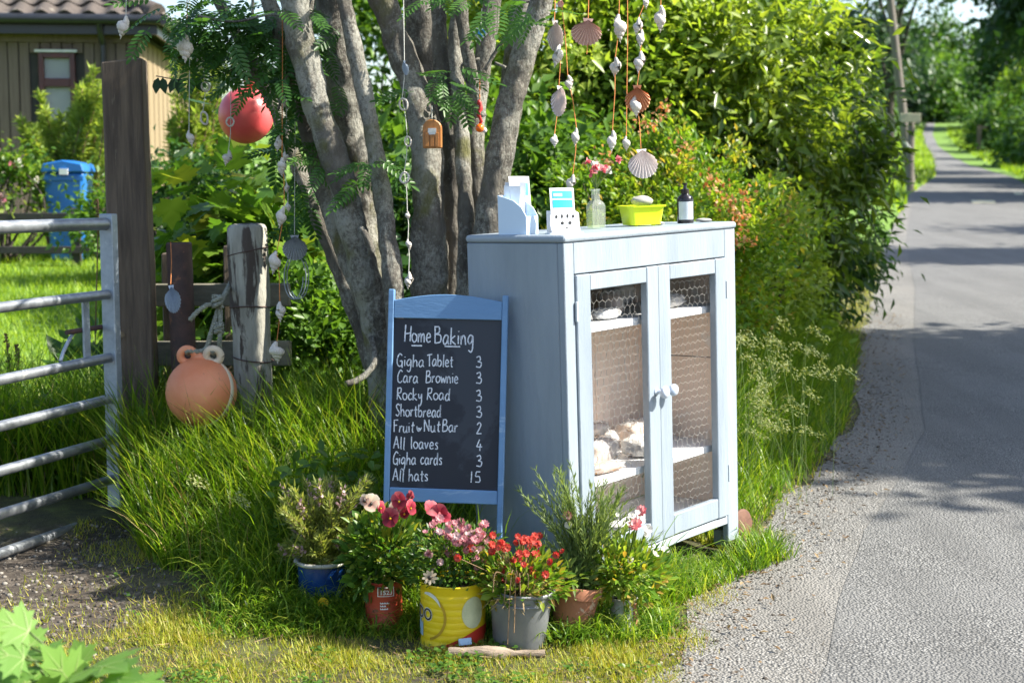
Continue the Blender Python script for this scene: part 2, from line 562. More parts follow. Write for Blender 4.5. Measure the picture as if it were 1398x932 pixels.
M['sunlit_plank_bare_wood'] = surf('sunlit_cladding_bare_wood', (.30, .23, .14), (.20, .15, .09), 7, (6, 6, .5), .85, .6, .005, 30)  # sunlight on the cabin's side wall put into the colour; also bare wood
M['tile'] = surf('brown_concrete_tile', (.095, .077, .066), (.055, .045, .04), 14, rough=.9, bump=.6, bdist=.004, spots=(.20, .18, .15), spot_scale=10, spot_at=.62)
M['gutter'] = surf('black_gutter_plastic', (.025, .028, .035), rough=.35, bump=0)
M['winframe'] = surf('oxblood_window_paint', (.10, .025, .025), (.06, .018, .018), 8, rough=.4)
M['whitetrim'] = surf('white_trim_paint', (.75, .75, .72), rough=.5)
M['curtain'] = surf('pale_room_curtain', (.50, .46, .38), (.36, .32, .26), 5, (6, 1, .3), .9)
M['blueplastic'] = surf('bright_blue_plastic', (.02, .17, .52), (.015, .12, .40), 6, rough=.35, bump=.1)
M['barkdark'] = surf('dark_bark', (.075, .06, .048), (.03, .025, .02), 12, (3, 3, .7), .9, 1.0, .02, 26)
M['pole'] = surf('grey_pole_wood', (.20, .18, .155), (.12, .105, .09), 6, (4, 4, .4), .85, .6)
M['soil'] = surf('dark_potting_soil', (.035, .024, .016), (.016, .011, .008), 60, rough=.95, bump=1.0, bdist=.006, bscale=120)
M['terracotta'] = surf('worn_terracotta', (.40, .17, .09), (.28, .11, .06), 10, rough=.8, bump=.4, spots=(.46, .33, .25), spot_scale=12, spot_at=.64)
M['enamel_blue'] = surf('deep_blue_enamel', (.010, .06, .22), (.006, .035, .15), 10, rough=.18, bump=.05)
M['enamel_rim'] = surf('chipped_cream_rim', (.46, .45, .40), (.26, .25, .22), 22, rough=.5, bump=.3)
M['tin_red'] = surf('rusty_red_tin', (.42, .055, .025), (.28, .04, .022), 14, rough=.45, bump=.3, spots=(.16, .055, .03), spot_scale=16, spot_at=.62)
M['tin_yellow'] = surf('bright_yellow_tin', (.80, .60, .015), (.70, .48, .012), 9, (1, 1, 6), .38, .3, .002, 30, spots=(.50, .28, .03), spot_scale=34, spot_at=.74)
M['print_red'] = surf('red_print', (.50, .035, .02), rough=.4)
M['print_dark'] = surf('dark_print', (.02, .016, .012), rough=.5)
M['print_white'] = surf('white_print', (.74, .74, .72), rough=.5)
M['print_cream'] = surf('faded_cream_print', (.62, .62, .40), (.50, .52, .32), 40, rough=.5)
M['print_gold'] = surf('ochre_print', (.48, .30, .02), rough=.45)
M['print_blue'] = surf('pale_blue_print', (.36, .52, .70), rough=.5)
M['bucket_grey'] = surf('matt_grey_zinc', (.23, .24, .25), (.16, .17, .18), 9, rough=.55, metal=.3, bump=.4, bdist=.002, spots=(.36, .37, .37), spot_scale=14, spot_at=.66)
M['log'] = surf('pale_dead_wood', (.32, .25, .19), (.18, .14, .10), 12, (1, 4, 4), .9, .9, .006, 30)
M['stone'] = surf('grey_beach_stone', (.44, .43, .40), (.30, .29, .27), 14, rough=.7, bump=.3)
M['tub_lime'] = surf('lime_yellow_plastic', (.66, .80, .02), (.60, .74, .015), 4, rough=.32, bump=.05)
M['bottle_dark'] = surf('dark_amber_bottle', (.016, .014, .018), (.010, .009, .012), 4, rough=.15, bump=0)
M['label_pale'] = surf('pale_bottle_label', (.62, .66, .72), rough=.6, bump=0)
M['card_white'] = surf('white_card', (.80, .81, .82), (.74, .75, .77), 4, rough=.6, bump=0)
M['box_paleblue'] = surf('pale_blue_card_box', (.60, .74, .88), (.54, .68, .84), 4, rough=.5, bump=0)
M['print_sky'] = surf('sky_blue_print', (.03, .42, .78), (.10, .55, .85), 12, rough=.5, bump=0)
M['print_teal'] = surf('turquoise_print', (.04, .55, .68), (.02, .36, .60), 14, rough=.5, bump=0)
M['cake'] = surf('golden_brown_bake', (.46, .24, .08), (.28, .13, .045), 30, rough=.8, bump=.9, bdist=.006, bscale=70)
M['choc'] = surf('dark_chocolate_bake', (.060, .032, .02), (.03, .016, .010), 30, rough=.6, bump=.8, bdist=.005, bscale=70)
M['loaf'] = surf('pale_loaf_crust', (.66, .50, .36), (.50, .33, .20), 22, rough=.8, bump=.6)
M['film'] = glassy('crinkled_clear_film', (.92, .92, .92), .34, .18)
M['paperbag'] = surf('white_paper_wrap', (.78, .77, .75), (.66, .64, .61), 14, rough=.6, bump=.9, bdist=.01, bscale=24)
M['foil'] = surf('crumpled_foil', (.62, .64, .68), (.42, .44, .48), 26, rough=.3, metal=.6, bump=.8, bdist=.006, bscale=40)
M['jar'] = surf('amber_jar', (.34, .19, .05), (.22, .11, .03), 9, rough=.15, bump=0)
M['winglass'] = glassy('window_glass', (.75, .78, .80), .30, .04)
M['glass'] = glassy('clear_bottle_glass', (.93, .96, .90), .16, .03)
M['water'] = glassy('tinted_vase_water', (.88, .92, .70), .10, .02)
M['disc'] = surf('brown_rusty_disc', (.16, .075, .045), (.09, .04, .026), 12, rough=.7, bump=.4)
M['fairywood'] = surf('orange_varnished_wood', (.46, .19, .045), (.32, .12, .03), 18, (6, 6, 1), .4, .3)
M['red_bead'] = surf('red_ribbon', (.46, .02, .02), rough=.5)
M['orange_bead'] = surf('orange_glass_bead', (.90, .17, .01), (.8, .12, .01), 9, rough=.15, bump=0)
M['tag_white'] = surf('white_tag', (.75, .75, .74), rough=.5)
M['heart_blue'] = surf('blue_heart_paint', (.05, .33, .62), (.04, .24, .5), 30, rough=.4)
M['signface'] = surf('faded_cream_sign', (.50, .48, .34), (.40, .38, .27), 6, rough=.6)
M['fencedark'] = surf('dark_creosoted_rail', (.05, .045, .042), (.03, .028, .026), 8, rough=.8)

M['leaf_rowan'] = leafmat('rowan_leaf', [(.028, .08, .018), (.05, .13, .026), (.085, .19, .04)], .42, .38)
M['leaf_glossy'] = leafmat('glossy_shrub_leaf', [(.03, .07, .015), (.085, .15, .02), (.17, .25, .03), (.26, .33, .05)], .45, .3, 1.7, .6)
M['leaf_lime'] = leafmat('yellow_green_shrub_leaf', [(.05, .125, .014), (.10, .21, .018), (.17, .28, .022), (.26, .32, .03), (.34, .20, .05)], .45, .45)
M['leaf_light'] = leafmat('light_green_shrub_leaf', [(.07, .14, .02), (.15, .25, .03), (.25, .35, .045), (.33, .40, .09)], .48, .4)
M['leaf_dark'] = leafmat('deep_green_leaf', [(.014, .045, .012), (.03, .085, .018), (.055, .13, .026)], .38, .4)
M['leaf_mid'] = leafmat('mid_green_leaf', [(.04, .10, .016), (.08, .17, .022), (.13, .24, .032)], .45, .42)
M['leaf_bramble'] = leafmat('sunlit_bramble_leaf', [(.03, .085, .014), (.07, .16, .022), (.14, .24, .03), (.26, .26, .03)], .45, .4)
M['leaf_feather'] = leafmat('feathery_yellow_green_leaf', [(.12, .20, .03), (.22, .32, .06), (.34, .42, .10)], .45, .5)
M['leaf_maple'] = leafmat('sycamore_leaf', [(.08, .18, .035), (.13, .26, .05), (.18, .32, .06)], .42, .55, 1.6, .2)
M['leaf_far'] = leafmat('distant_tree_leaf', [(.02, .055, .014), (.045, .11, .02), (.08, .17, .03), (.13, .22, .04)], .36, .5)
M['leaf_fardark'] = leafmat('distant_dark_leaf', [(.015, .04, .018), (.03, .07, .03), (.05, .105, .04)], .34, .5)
M['grass_tall'] = leafmat('tall_verge_grass', [(.045, .11, .009), (.09, .19, .012), (.16, .28, .018), (.30, .36, .05)], .48, .42)
M['grass_lawn'] = leafmat('mown_lawn_grass', [(.14, .25, .014), (.21, .34, .018), (.30, .41, .03)], .42, .5)
M['grass_moss'] = leafmat('short_mossy_grass', [(.14, .19, .016), (.25, .30, .022), (.36, .36, .04), (.38, .30, .09)], .38, .5)
M['seedhead'] = leafmat('straw_seed_head', [(.24, .30, .10), (.36, .40, .16), (.46, .47, .24)], .35, .6, 1.2)
M['straw'] = leafmat('dry_straw', [(.26, .18, .09), (.40, .30, .15)], .3, .7, 1.2)
M['litter'] = leafmat('fallen_leaf_litter', [(.07, .045, .025), (.16, .10, .05), (.30, .22, .12)], .15, .8, 1.0)
M['rosemary'] = leafmat('grey_green_needle', [(.10, .16, .045), (.17, .25, .07), (.27, .34, .12)], .4, .5, 1.3)
M['heather'] = leafmat('olive_heather_leaf', [(.15, .20, .045), (.25, .30, .07), (.36, .38, .12)], .42, .5, 1.4)
M['petal_mauve'] = leafmat('faded_mauve_floret', [(.36, .22, .26), (.52, .36, .38), (.66, .50, .50)], .4, .6, 1.15, .3, .95)
M['petal_pink'] = leafmat('dusky_pink_petal', [(.36, .09, .14), (.50, .18, .23), (.64, .38, .38)], .4, .5, 1.15, .3, .95)
M['petal_red'] = leafmat('deep_red_petal', [(.36, .015, .02), (.52, .04, .035), (.60, .12, .08)], .35, .5, 1.15, .3, .95)
M['petal_wine'] = leafmat('wine_pansy_petal', [(.10, .006, .014), (.24, .012, .03), (.44, .05, .08), (.56, .15, .17)], .35, .5, 1.15, .3, .95)
M['petal_cream'] = leafmat('cream_pansy_petal', [(.10, .008, .02), (.50, .32, .26), (.72, .60, .46), (.78, .70, .58)], .4, .5, 1.15, .3, .95)
M['petal_white'] = leafmat('white_petal', [(.70, .68, .62), (.80, .79, .76)], .4, .5, 1.15, .3, .95)
M['petal_yellow'] = leafmat('yellow_petal', [(.70, .42, .02), (.80, .60, .04)], .4, .5, 1.15, .3, .95)
M['petal_rose'] = leafmat('rose_pink_petal', [(.60, .10, .14), (.72, .22, .26), (.80, .50, .50)], .4, .5, 1.15, .3, .95)
M['leaf_vein'] = leafmat('pale_leaf_vein', [(.24, .34, .10), (.30, .40, .14)], .4, .5, 1.2)
M['petal_coral'] = leafmat('coppery_coral_leaf', [(.46, .14, .05), (.58, .24, .09), (.62, .40, .22)], .4, .5, 1.15, .3, .6)
M['stem_green'] = surf('green_stem', (.09, .14, .03), (.06, .10, .02), 30, rough=.6, bump=0)
M['stem_dry'] = surf('dry_stem', (.24, .15, .08), (.16, .10, .05), 30, rough=.8, bump=0)

def bark_material():
    m, t, o = nt('lichened_rowan_bark')
    v = coords(t, (1, 1, .45), rnd=False)
    n1 = tex(t, v, 14, 8, .65, dist=.5)
    base = ramp(t, n1, [(.3, (.07, .062, .052)), (.55, (.165, .15, .125)), (.75, (.26, .24, .205))])
    v2 = coords(t, (1, 1, .8), rnd=False)
    l = tex(t, v2, 85, 10, .8)
    big = tex(t, v2, 5.0, 4, .6)
    s = t.nodes.new('ShaderNodeMath'); s.operation = 'ADD'
    t.links.new(l, s.inputs[0]); t.links.new(big, s.inputs[1])
    mk = ramp(t, s.outputs[0], [(.53 * 2 - .02, (0, 0, 0)), (.58 * 2, (1, 1, 1))])
    # colour ramps clamp at 1, so rescale first
    sc = t.nodes.new('ShaderNodeMath'); sc.operation = 'MULTIPLY'; sc.inputs[1].default_value = .5
    t.links.new(s.outputs[0], sc.inputs[0])
    mk = ramp(t, sc.outputs[0], [(.485, (0, 0, 0)), (.56, (.9, .9, .9))])
    c = mixc(t, mk, base, (.38, .375, .325))
    ms = tex(t, v2, 5.5, 6, .6, dist=.3)
    mk2 = ramp(t, ms, [(.57, (0, 0, 0)), (.68, (.8, .8, .8))])
    c = mixc(t, mk2, c, (.13, .13, .028))
    p = t.nodes.new('ShaderNodeBsdfPrincipled')
    t.links.new(c, p.inputs['Base Color']); p.inputs['Roughness'].default_value = .88
    h = tex(t, v, 38, 8, .7)
    hh = t.nodes.new('ShaderNodeMath'); hh.operation = 'ADD'
    t.links.new(h, hh.inputs[0]); t.links.new(n1, hh.inputs[1])
    t.links.new(bumpn(t, hh.outputs[0], 1.0, .03), p.inputs['Normal'])
    t.links.new(p.outputs[0], o.inputs[0])
    return m
M['bark'] = bark_material()

def asphalt(name, c_hi, c_lo, chip, stain):
    m, t, o = nt(name)
    v = coords(t, (1, 1, 1), world_=True)
    vor = N_(t, 'ShaderNodeTexVoronoi', Scale=118.0); t.links.new(v, vor.inputs['Vector'])
    bw = t.nodes.new('ShaderNodeRGBToBW'); t.links.new(vor.outputs['Color'], bw.inputs[0])
    chipc = ramp(t, bw.outputs[0], [(.15, c_lo), (.5, c_hi), (.85, chip)])
    edge = ramp(t, vor.outputs['Distance'], [(.28, (1, 1, 1)), (.66, (.36, .36, .36))])
    c = mixc(t, 1.0, chipc, edge, 'MULTIPLY')
    big = tex(t, v, 1.3, 6, .6)
    c = mixc(t, ramp(t, big, [(.40, (0, 0, 0)), (.62, (.85, .85, .85))]), c, stain)
    trk = tex(t, coords(t, (2.6, .3, 1), world_=True), 1.1, 5, .6)
    c = mixc(t, ramp(t, trk, [(.45, (0, 0, 0)), (.62, (.5, .5, .5))]), c, tuple(q * .62 for q in stain))
    fine = tex(t, v, 14, 5, .7)
    c = mixc(t, ramp(t, fine, [(.60, (0, 0, 0)), (.72, (.55, .55, .55))]), c, (.07, .066, .06))
    p = t.nodes.new('ShaderNodeBsdfPrincipled')
    t.links.new(c, p.inputs['Base Color']); p.inputs['Roughness'].default_value = .82
    inv = t.nodes.new('ShaderNodeMath'); inv.operation = 'SUBTRACT'; inv.inputs[0].default_value = 1.0
    t.links.new(vor.outputs['Distance'], inv.inputs[1])
    t.links.new(bumpn(t, inv.outputs[0], .9, .008), p.inputs['Normal'])
    t.links.new(p.outputs[0], o.inputs[0])
    return m
M['asphalt'] = asphalt('worn_road_asphalt', (.195, .195, .192), (.13, .131, .13), (.30, .30, .292), (.145, .145, .143))
M['asphalt_edge'] = asphalt('pale_road_edge_asphalt', (.235, .23, .218), (.155, .151, .143), (.34, .333, .318), (.19, .182, .168))

def ground_material():
    m, t, o = nt('verge_ground')
    v = coords(t, (1, 1, 1), world_=True)
    soil = ramp(t, tex(t, v, 9, 8, .7), [(.3, (.03, .024, .014)), (.5, (.06, .062, .02)), (.7, (.12, .14, .03))])
    vor = N_(t, 'ShaderNodeTexVoronoi', Scale=60.0); t.links.new(v, vor.inputs['Vector'])
    bw = t.nodes.new('ShaderNodeRGBToBW'); t.links.new(vor.outputs['Color'], bw.inputs[0])
    grav = ramp(t, bw.outputs[0], [(.1, (.03, .023, .017)), (.6, (.065, .051, .038)), (.95, (.13, .11, .09))])
    lawn = ramp(t, tex(t, v, 3.5, 8, .7), [(.3, (.06, .13, .012)), (.7, (.14, .25, .02))])
    a = t.nodes.new('ShaderNodeAttribute'); a.attribute_name = 'gravel'
    b = t.nodes.new('ShaderNodeAttribute'); b.attribute_name = 'lawn'
    c = mixc(t, b.outputs['Fac'], soil, lawn)
    c = mixc(t, a.outputs['Fac'], c, grav)
    p = t.nodes.new('ShaderNodeBsdfPrincipled')
    t.links.new(c, p.inputs['Base Color']); p.inputs['Roughness'].default_value = .95
    t.links.new(bumpn(t, tex(t, v, 55, 6, .7), .8, .012), p.inputs['Normal'])
    t.links.new(p.outputs[0], o.inputs[0])
    return m

# ------------------------------------------------------------------ ground, road
def sheet(name, xs, ys, zf, mat, attrs=None):
    X, Y = np.meshgrid(xs, ys)
    Z = zf(X, Y)
    V = np.stack([X, Y, Z], -1).reshape(-1, 3)
    nx, ny = len(xs), len(ys)
    i, j = np.meshgrid(np.arange(nx - 1), np.arange(ny - 1))
    a = (j * nx + i).ravel()
    Fq = np.stack([a, a + 1, a + nx + 1, a + nx], 1)
    me = bpy.data.meshes.new(name)
    me.vertices.add(len(V)); me.vertices.foreach_set('co', V.astype(np.float32).ravel())
    me.loops.add(Fq.size); me.loops.foreach_set('vertex_index', Fq.astype(np.int32).ravel())
    me.polygons.add(len(Fq)); me.polygons.foreach_set('loop_start', (np.arange(len(Fq)) * 4).astype(np.int32))
    me.polygons.foreach_set('loop_total', np.full(len(Fq), 4, np.int32))
    me.polygons.foreach_set('use_smooth', np.ones(len(Fq), bool))
    for k, fn in (attrs or {}).items():
        at_ = me.attributes.new(k, 'FLOAT', 'POINT')
        at_.data.foreach_set('value', fn(X, Y).ravel().astype(np.float32))
    me.update(calc_edges=True)
    return link(name, me, None, mat)

xs = np.unique(np.concatenate([np.linspace(-420, -14, 24), np.linspace(-14, -5, 46), np.linspace(-5, 4, 151), np.linspace(4, 14, 50), np.linspace(14, 80, 34), np.linspace(80, 420, 20)]))
ys = np.unique(np.concatenate([np.linspace(-90, 1, 16), np.linspace(1, 12, 160), np.linspace(12, 24, 50), np.linspace(24, 110, 44), np.linspace(110, 420, 32), np.array([y for y in HR_Y if y > -80])]))
def lawn_zone(x, y):
    return np.maximum(sstep((-.75 - x) / .5) * sstep((y - 5.45 - .2 * np.sin(x * 4)) / .4), sstep((y - 17) / 6))
gr = sheet('ground', xs, ys, hz, ground_material(), {'gravel': gravel_zone, 'lawn': lawn_zone})
tag(gr, 'grassy ground with garden lawn, verge and gravel entrance', 'ground', kind='structure')

def strip(name, x0f, x1f, y0, y1, lift, mat, label, nx=10, ny=160, jag=0.0, curve=1.0):
    ty = np.linspace(0, 1, ny) ** curve
    ys_ = np.unique(np.concatenate([y0 + (y1 - y0) * ty, [q for q in HR_Y if y0 < q < y1]]))
    tx = np.linspace(0, 1, nx)
    Y = np.repeat(ys_[:, None], nx, 1)
    X0 = x0f(ys_); X1 = x1f(ys_)
    X = X0[:, None] + (X1 - X0)[:, None] * tx[None, :]
    Z = np.interp(Y, HR_Y, HR_Z) + lift
    V = np.stack([X, Y, Z], -1).reshape(-1, 3)
    fs = [(j * nx + i, j * nx + i + 1, (j + 1) * nx + i + 1, (j + 1) * nx + i) for j in range(len(ys_) - 1) for i in range(nx - 1)]
    me = bpy.data.meshes.new(name)
    me.from_pydata(V.tolist(), [], fs); me.update()
    o = link(name, me, None, mat)
    return tag(o, label, 'road', kind='structure')

def seam(y):
    s = np.array([.022 * mnoise.noise(Vector((float(q) * 3.1, 0, 0))) + .012 * mnoise.noise(Vector((float(q) * 11, 3, 0))) for q in np.atleast_1d(y)])
    return xe(y) + np.interp(y, [-40, 3, 5, 9, 14, 25, 40, 420], [.4, .42, .33, .34, .36, .2, .05, .05]) + s * .5
def ragged(y):
    s = np.array([.13 * mnoise.noise(Vector((float(q) * 2.3, 7, 0))) + .07 * mnoise.noise(Vector((float(q) * 8, 9, 0))) + .03 * mnoise.noise(Vector((float(q) * 25, 4, 0))) for q in np.atleast_1d(y)])
    return xe(y) + s * (1 - sstep((np.atleast_1d(y) - 20) / 20)) - .03
strip('road_edge', ragged, lambda y: seam(y) + .04, -30, 238, .004, M['asphalt_edge'], 'pale worn strip along the left edge of the lane', 4, 700, curve=2.2)
strip('road', seam, lambda y: xe(y) + np.interp(y, [-40, 0, 40, 55, 80, 105, 150, 420], [3.6, 3.4, 3.3, 2.9, 1.95, 1.5, 1.35, 1.4]), -30, 238, .0058, M['asphalt'], 'narrow grey asphalt lane running up the hill', 12, 700, curve=2.2)
mk = MB()
for px0, px1, py0, py1 in ((1328, 1360, 273, 277), (1386, 1398, 262, 266)):
    q = [at(px0, py1, 1), at(px1, py1, 1), at(px1, py0, 1), at(px0, py0, 1)]
    g4 = []
    for (a, b) in ((px0, py1), (px1, py1), (px1 - 3, py0), (px0 - 3, py0)):
        d = ray(a, b); t_ = 5.0
        while CAM[2] + d[2] * t_ > np.interp(d[1] * t_, HR_Y, HR_Z) + .02: t_ += .02
        g4.append((CAM[0] + d[0] * t_, d[1] * t_, float(np.interp(d[1] * t_, HR_Y, HR_Z)) + .017))
    mk.add(g4, [(0, 1, 2, 3)])
tag(mk.build('road_marking', M['signface']), 'short worn white dashes painted on the far lane', 'marking', kind='structure')

# ------------------------------------------------------------------ wooden cabin behind the garden
HD = 16.0
hc = at(197, 300, HD)                       # visible corner of the cabin
hb = hz1(hc[0], hc[1])
cabin = thing('wooden_cabin', 'brown timber-clad cabin with tiled hipped roof behind the garden', 'house', (hc[0], hc[1], hb), rot=(0, 0, R(6)))
EV = 1.22 + (245 - 47) / 2000 * HD - hb     # eaves above the cabin's base
FL, SL = 5.6, 6.5                           # front length to the left, side length to the back
MB().box((-FL, .03, 0), (-.02, .12, EV)).box((-.11, .12, 0), (-.02, SL, EV)).box((-FL, SL - .1, 0), (-.11, SL, EV)).box((-FL, .12, 0), (-FL + .1, SL - .1, EV)).build('wall', M['fencedark'], cabin, local=True)
pw = .113
wx0, wx1, wz0, wz1 = -1.06, -.68, .85, 1.80
pm = MB().box((0, -.022, 0), (pw - .012, 0, 1)).mesh('plank', bev=.003)
pm.materials.append(M['plank'])
k = 0
x = -.02 - pw
while x > -FL + .02:
    segs = [(0, EV)] if (x + pw < wx0 or x > wx1) else [(0, wz0), (wz1, EV)]
    for z0, z1 in segs:
        o = link('plank', pm, cabin); o.location = (x, .028 - .008 * (k % 2), z0); o.scale = (1, 1, z1 - z0 - .13 if z1 == EV else z1 - z0)
    k += 1; x -= pw
pm2 = MB().box((0, 0, 0), (.022, .20 - .03, 1)).mesh('plank', bev=.003)
pm2.materials.append(M['sunlit_plank_bare_wood'])  # side planks lighter than the front ones: sunlight painted into their colour
for i in range(32):
    o = link('plank', pm2, cabin); o.location = (-.018 + .006 * (i % 2), i * .20, 0); o.scale = (1, 1, EV - .06)
MB().box((-FL, -.03, EV - .13), (.02, .03, EV - .005)).build('head_board', M['plank'], cabin, local=True)
wn_ = MB()
fw = .055
wn_.box((wx0, -.035, wz0), (wx0 + fw, .05, wz1)).box((wx1 - fw, -.035, wz0), (wx1, .05, wz1)).box((wx0 + fw, -.034, wz0), (wx1 - fw, .05, wz0 + fw)).box((wx0 + fw, -.034, wz1 - fw), (wx1 - fw, .05, wz1)).box((wx0 + fw, -.033, wz1 - .36), (wx1 - fw, .05, wz1 - .27))
win = wn_.build('window', M['winframe'], cabin, local=True, bev=.004)
MB().box((wx0 + fw, .01, wz1 - .27), (wx1 - fw, .02, wz1 - fw)).build('pane', M['winglass'], win, local=True)
MB().box((wx0 + fw, .01, wz0 + fw), (wx1 - fw, .02, wz1 - .36)).build('pane', M['winglass'], win, local=True)
cv, cf = [], []
for i in range(25):
    xx = wx0 + fw + (wx1 - wx0 - 2 * fw) * i / 24
    for zz in (wz0 + fw, wz1 - fw): cv.append((xx, .045 + .008 * math.sin(i * 1.3), zz))
for i in range(24): cf.append((2 * i, 2 * i + 2, 2 * i + 3, 2 * i + 1))
MB().add(cv, cf).build('curtain', M['curtain'], win, local=True, smooth=True)
MB().box((wx0 - .03, -.06, wz1 + .004), (wx1 + .03, -.024, wz1 + .03)).build('window_head', M['whitetrim'], win, local=True)
# roof: hipped, sheets under separate tiles
OV = .22; PIT = R(27)
run = SL / 2 + OV
rz = EV + .10
apex_h = run * math.tan(PIT)
P = [(-FL - OV, -OV, rz), (OV, -OV, rz), (OV, SL + OV, rz), (-FL - OV, SL + OV, rz), (OV - run, -OV + run, rz + apex_h), (-FL - OV, -OV + run, rz + apex_h)]
roof = MB().add(P, [(0, 1, 4, 5), (1, 2, 4), (2, 3, 5, 4), (0, 5, 3), (3, 2, 1, 0)]).build('roof', M['tile'], cabin, local=True)
def tile_mesh(w, l):
    n = 8; v = []; f = []
    for j, (yy, th) in enumerate(((0, .0), (l, .0))):
        for s in (0, 1):
            for i in range(n + 1):
                xx = w * i / n
                zz = .028 * math.sin(math.pi * 2 * i / n) + (.03 if j == 0 else 0.0) + (.018 if s else -.004)
                v.append((xx, yy, zz))
    q = n + 1
    for i in range(n):
        f.append((q + i, q + i + 1, 3 * q + i + 1, 3 * q + i))
        f.append((i, i + 1, q + i + 1, q + i))
    m_ = bpy.data.meshes.new('tile'); m_.from_pydata(v, [], f); m_.update()
    m_.polygons.foreach_set('use_smooth', [True] * len(m_.polygons)); m_.set_sharp_from_angle(angle=R(50))
    m_.materials.append(M['tile'])
    return m_
tmesh = tile_mesh(.245, .36)
for row in range(9):
    y0 = -OV - .05 + row * .30 * math.cos(PIT)
    zb = rz + row * .30 * math.sin(PIT) + .012
    xr = OV - row * .30 * math.cos(PIT) - .02
    nt_ = 14
    for i in range(nt_):
        o = link('tile', tmesh, roof)
        o.location = (xr - .245 * (i + 1) + random.uniform(-.004, .004), y0, zb)
        o.rotation_euler = (PIT, 0, random.uniform(-.01, .01))
    y0s = -OV + row * .30 * math.cos(PIT) + .02
    for i in range(6):
        o = link('tile', tmesh, roof)
        o.location = (OV + .05 - row * .30 * math.cos(PIT), y0s + .245 * i, zb)
        o.rotation_euler = Euler((PIT, 0, math.pi / 2), 'XYZ')
hipm = MB()
a0 = Vector((OV, -OV, rz + .05)); a1 = Vector((OV - run, -OV + run, rz + apex_h + .05))
hm = MB().tube([(0, 0, 0), (0, .42, .0)], [.12, .10], 10).mesh('hip_tile', smooth=True, auto=50); hm.materials.append(M['tile'])
dq = (a1 - a0).normalized()
for i in range(11):
    o = link('hip_tile', hm, roof)
    o.location = a0 + dq * (.36 * i)
    o.rotation_euler = dq.to_track_quat('Y', 'Z').to_euler()
g = MB().tube([(-FL - OV, -OV - .06, rz - .01), (OV + .05, -OV - .06, rz - .01)], .055, 10).tube([(OV + .06, -OV - .05, rz - .01), (OV + .06, SL, rz - .01)], .055, 10)
g.build('gutter', M['gutter'], cabin, local=True, smooth=True, auto=40)
MB().box((-FL - OV, -OV, rz - .16), (OV, -OV + .025, rz - .003)).box((OV - .025, -OV + .025, rz - .16), (OV, SL, rz - .003)).box((-FL, -OV + .025, rz - .12), (OV - .025, -.035, rz - .10)).build('fascia', M['gutter'], cabin, local=True)
MB().tube([(-.37, -OV - .05, rz - .03), (-.37, -OV - .03, rz - .12), (-.37, -.075, rz - .26), (-.37, -.075, .1)], .034, 10).build('downpipe', M['gutter'], cabin, local=True, smooth=True, auto=40)

# ------------------------------------------------------------------ garden things beyond the gate
def bin_at(px, py, Y):
    p = at(px, py, Y)
    zb = hz1(p[0], p[1])
    r_ = thing('storage_bin', 'bright blue plastic bin standing in the garden shrubs', 'bin', (p[0], p[1], zb))
    h = p[2] - zb
    MB().add([(-.135, -.13, 0), (.135, -.13, 0), (.135, .13, 0), (-.135, .13, 0), (-.165, -.16, h - .1), (.165, -.16, h - .1), (.165, .16, h - .1), (-.165, .16, h - .1)],
             [(0, 3, 2, 1), (4, 5, 6, 7), (0, 1, 5, 4), (1, 2, 6, 5), (2, 3, 7, 6), (3, 0, 4, 7)]).build('body', M['blueplastic'], r_, local=True, bev=.02)
    MB().box((-.172, -.170, h - .17), (.172, -.161, h - .13)).build('rim_band', M['blueplastic'], r_, local=True, bev=.004)
    MB().prism([(-.182, h - .098), (.182, h - .098), (.16, h - .03), (.0, h), (-.16, h - .03)], -.18, .18).build('lid', M['blueplastic'], r_, local=True, bev=.008)
    MB().box((-.02, -.192, h - .12), (.05, -.181, h - .07)).build('latch', M['card_white'], r_, local=True)
bin_at(93, 219, 12.4)
p0 = at(-60, 296, 12.0); p1 = at(300, 296, 12.0)
gf = thing('garden_fence', 'low dark wooden rail fence along the back of the lawn', 'fence', (p0[0], p0[1], hz1(p0[0], p0[1])))
for dz, hh in ((0, .065), (-.27, .06)):
    MB().box((p0[0], 11.97, p0[2] - hh / 2 + dz), (p1[0], 12.0, p0[2] + hh / 2 + dz)).build('rail', M['fencedark'], gf, bev=.004)
for i in range(4):
    xx = p0[0] + .25 + i * .68
    MB().box((xx, 12.002, hz1(xx, 12.03) - .05), (xx + .07, 12.07, p0[2] + .07)).build('post', M['fencedark'], gf, bev=.006)

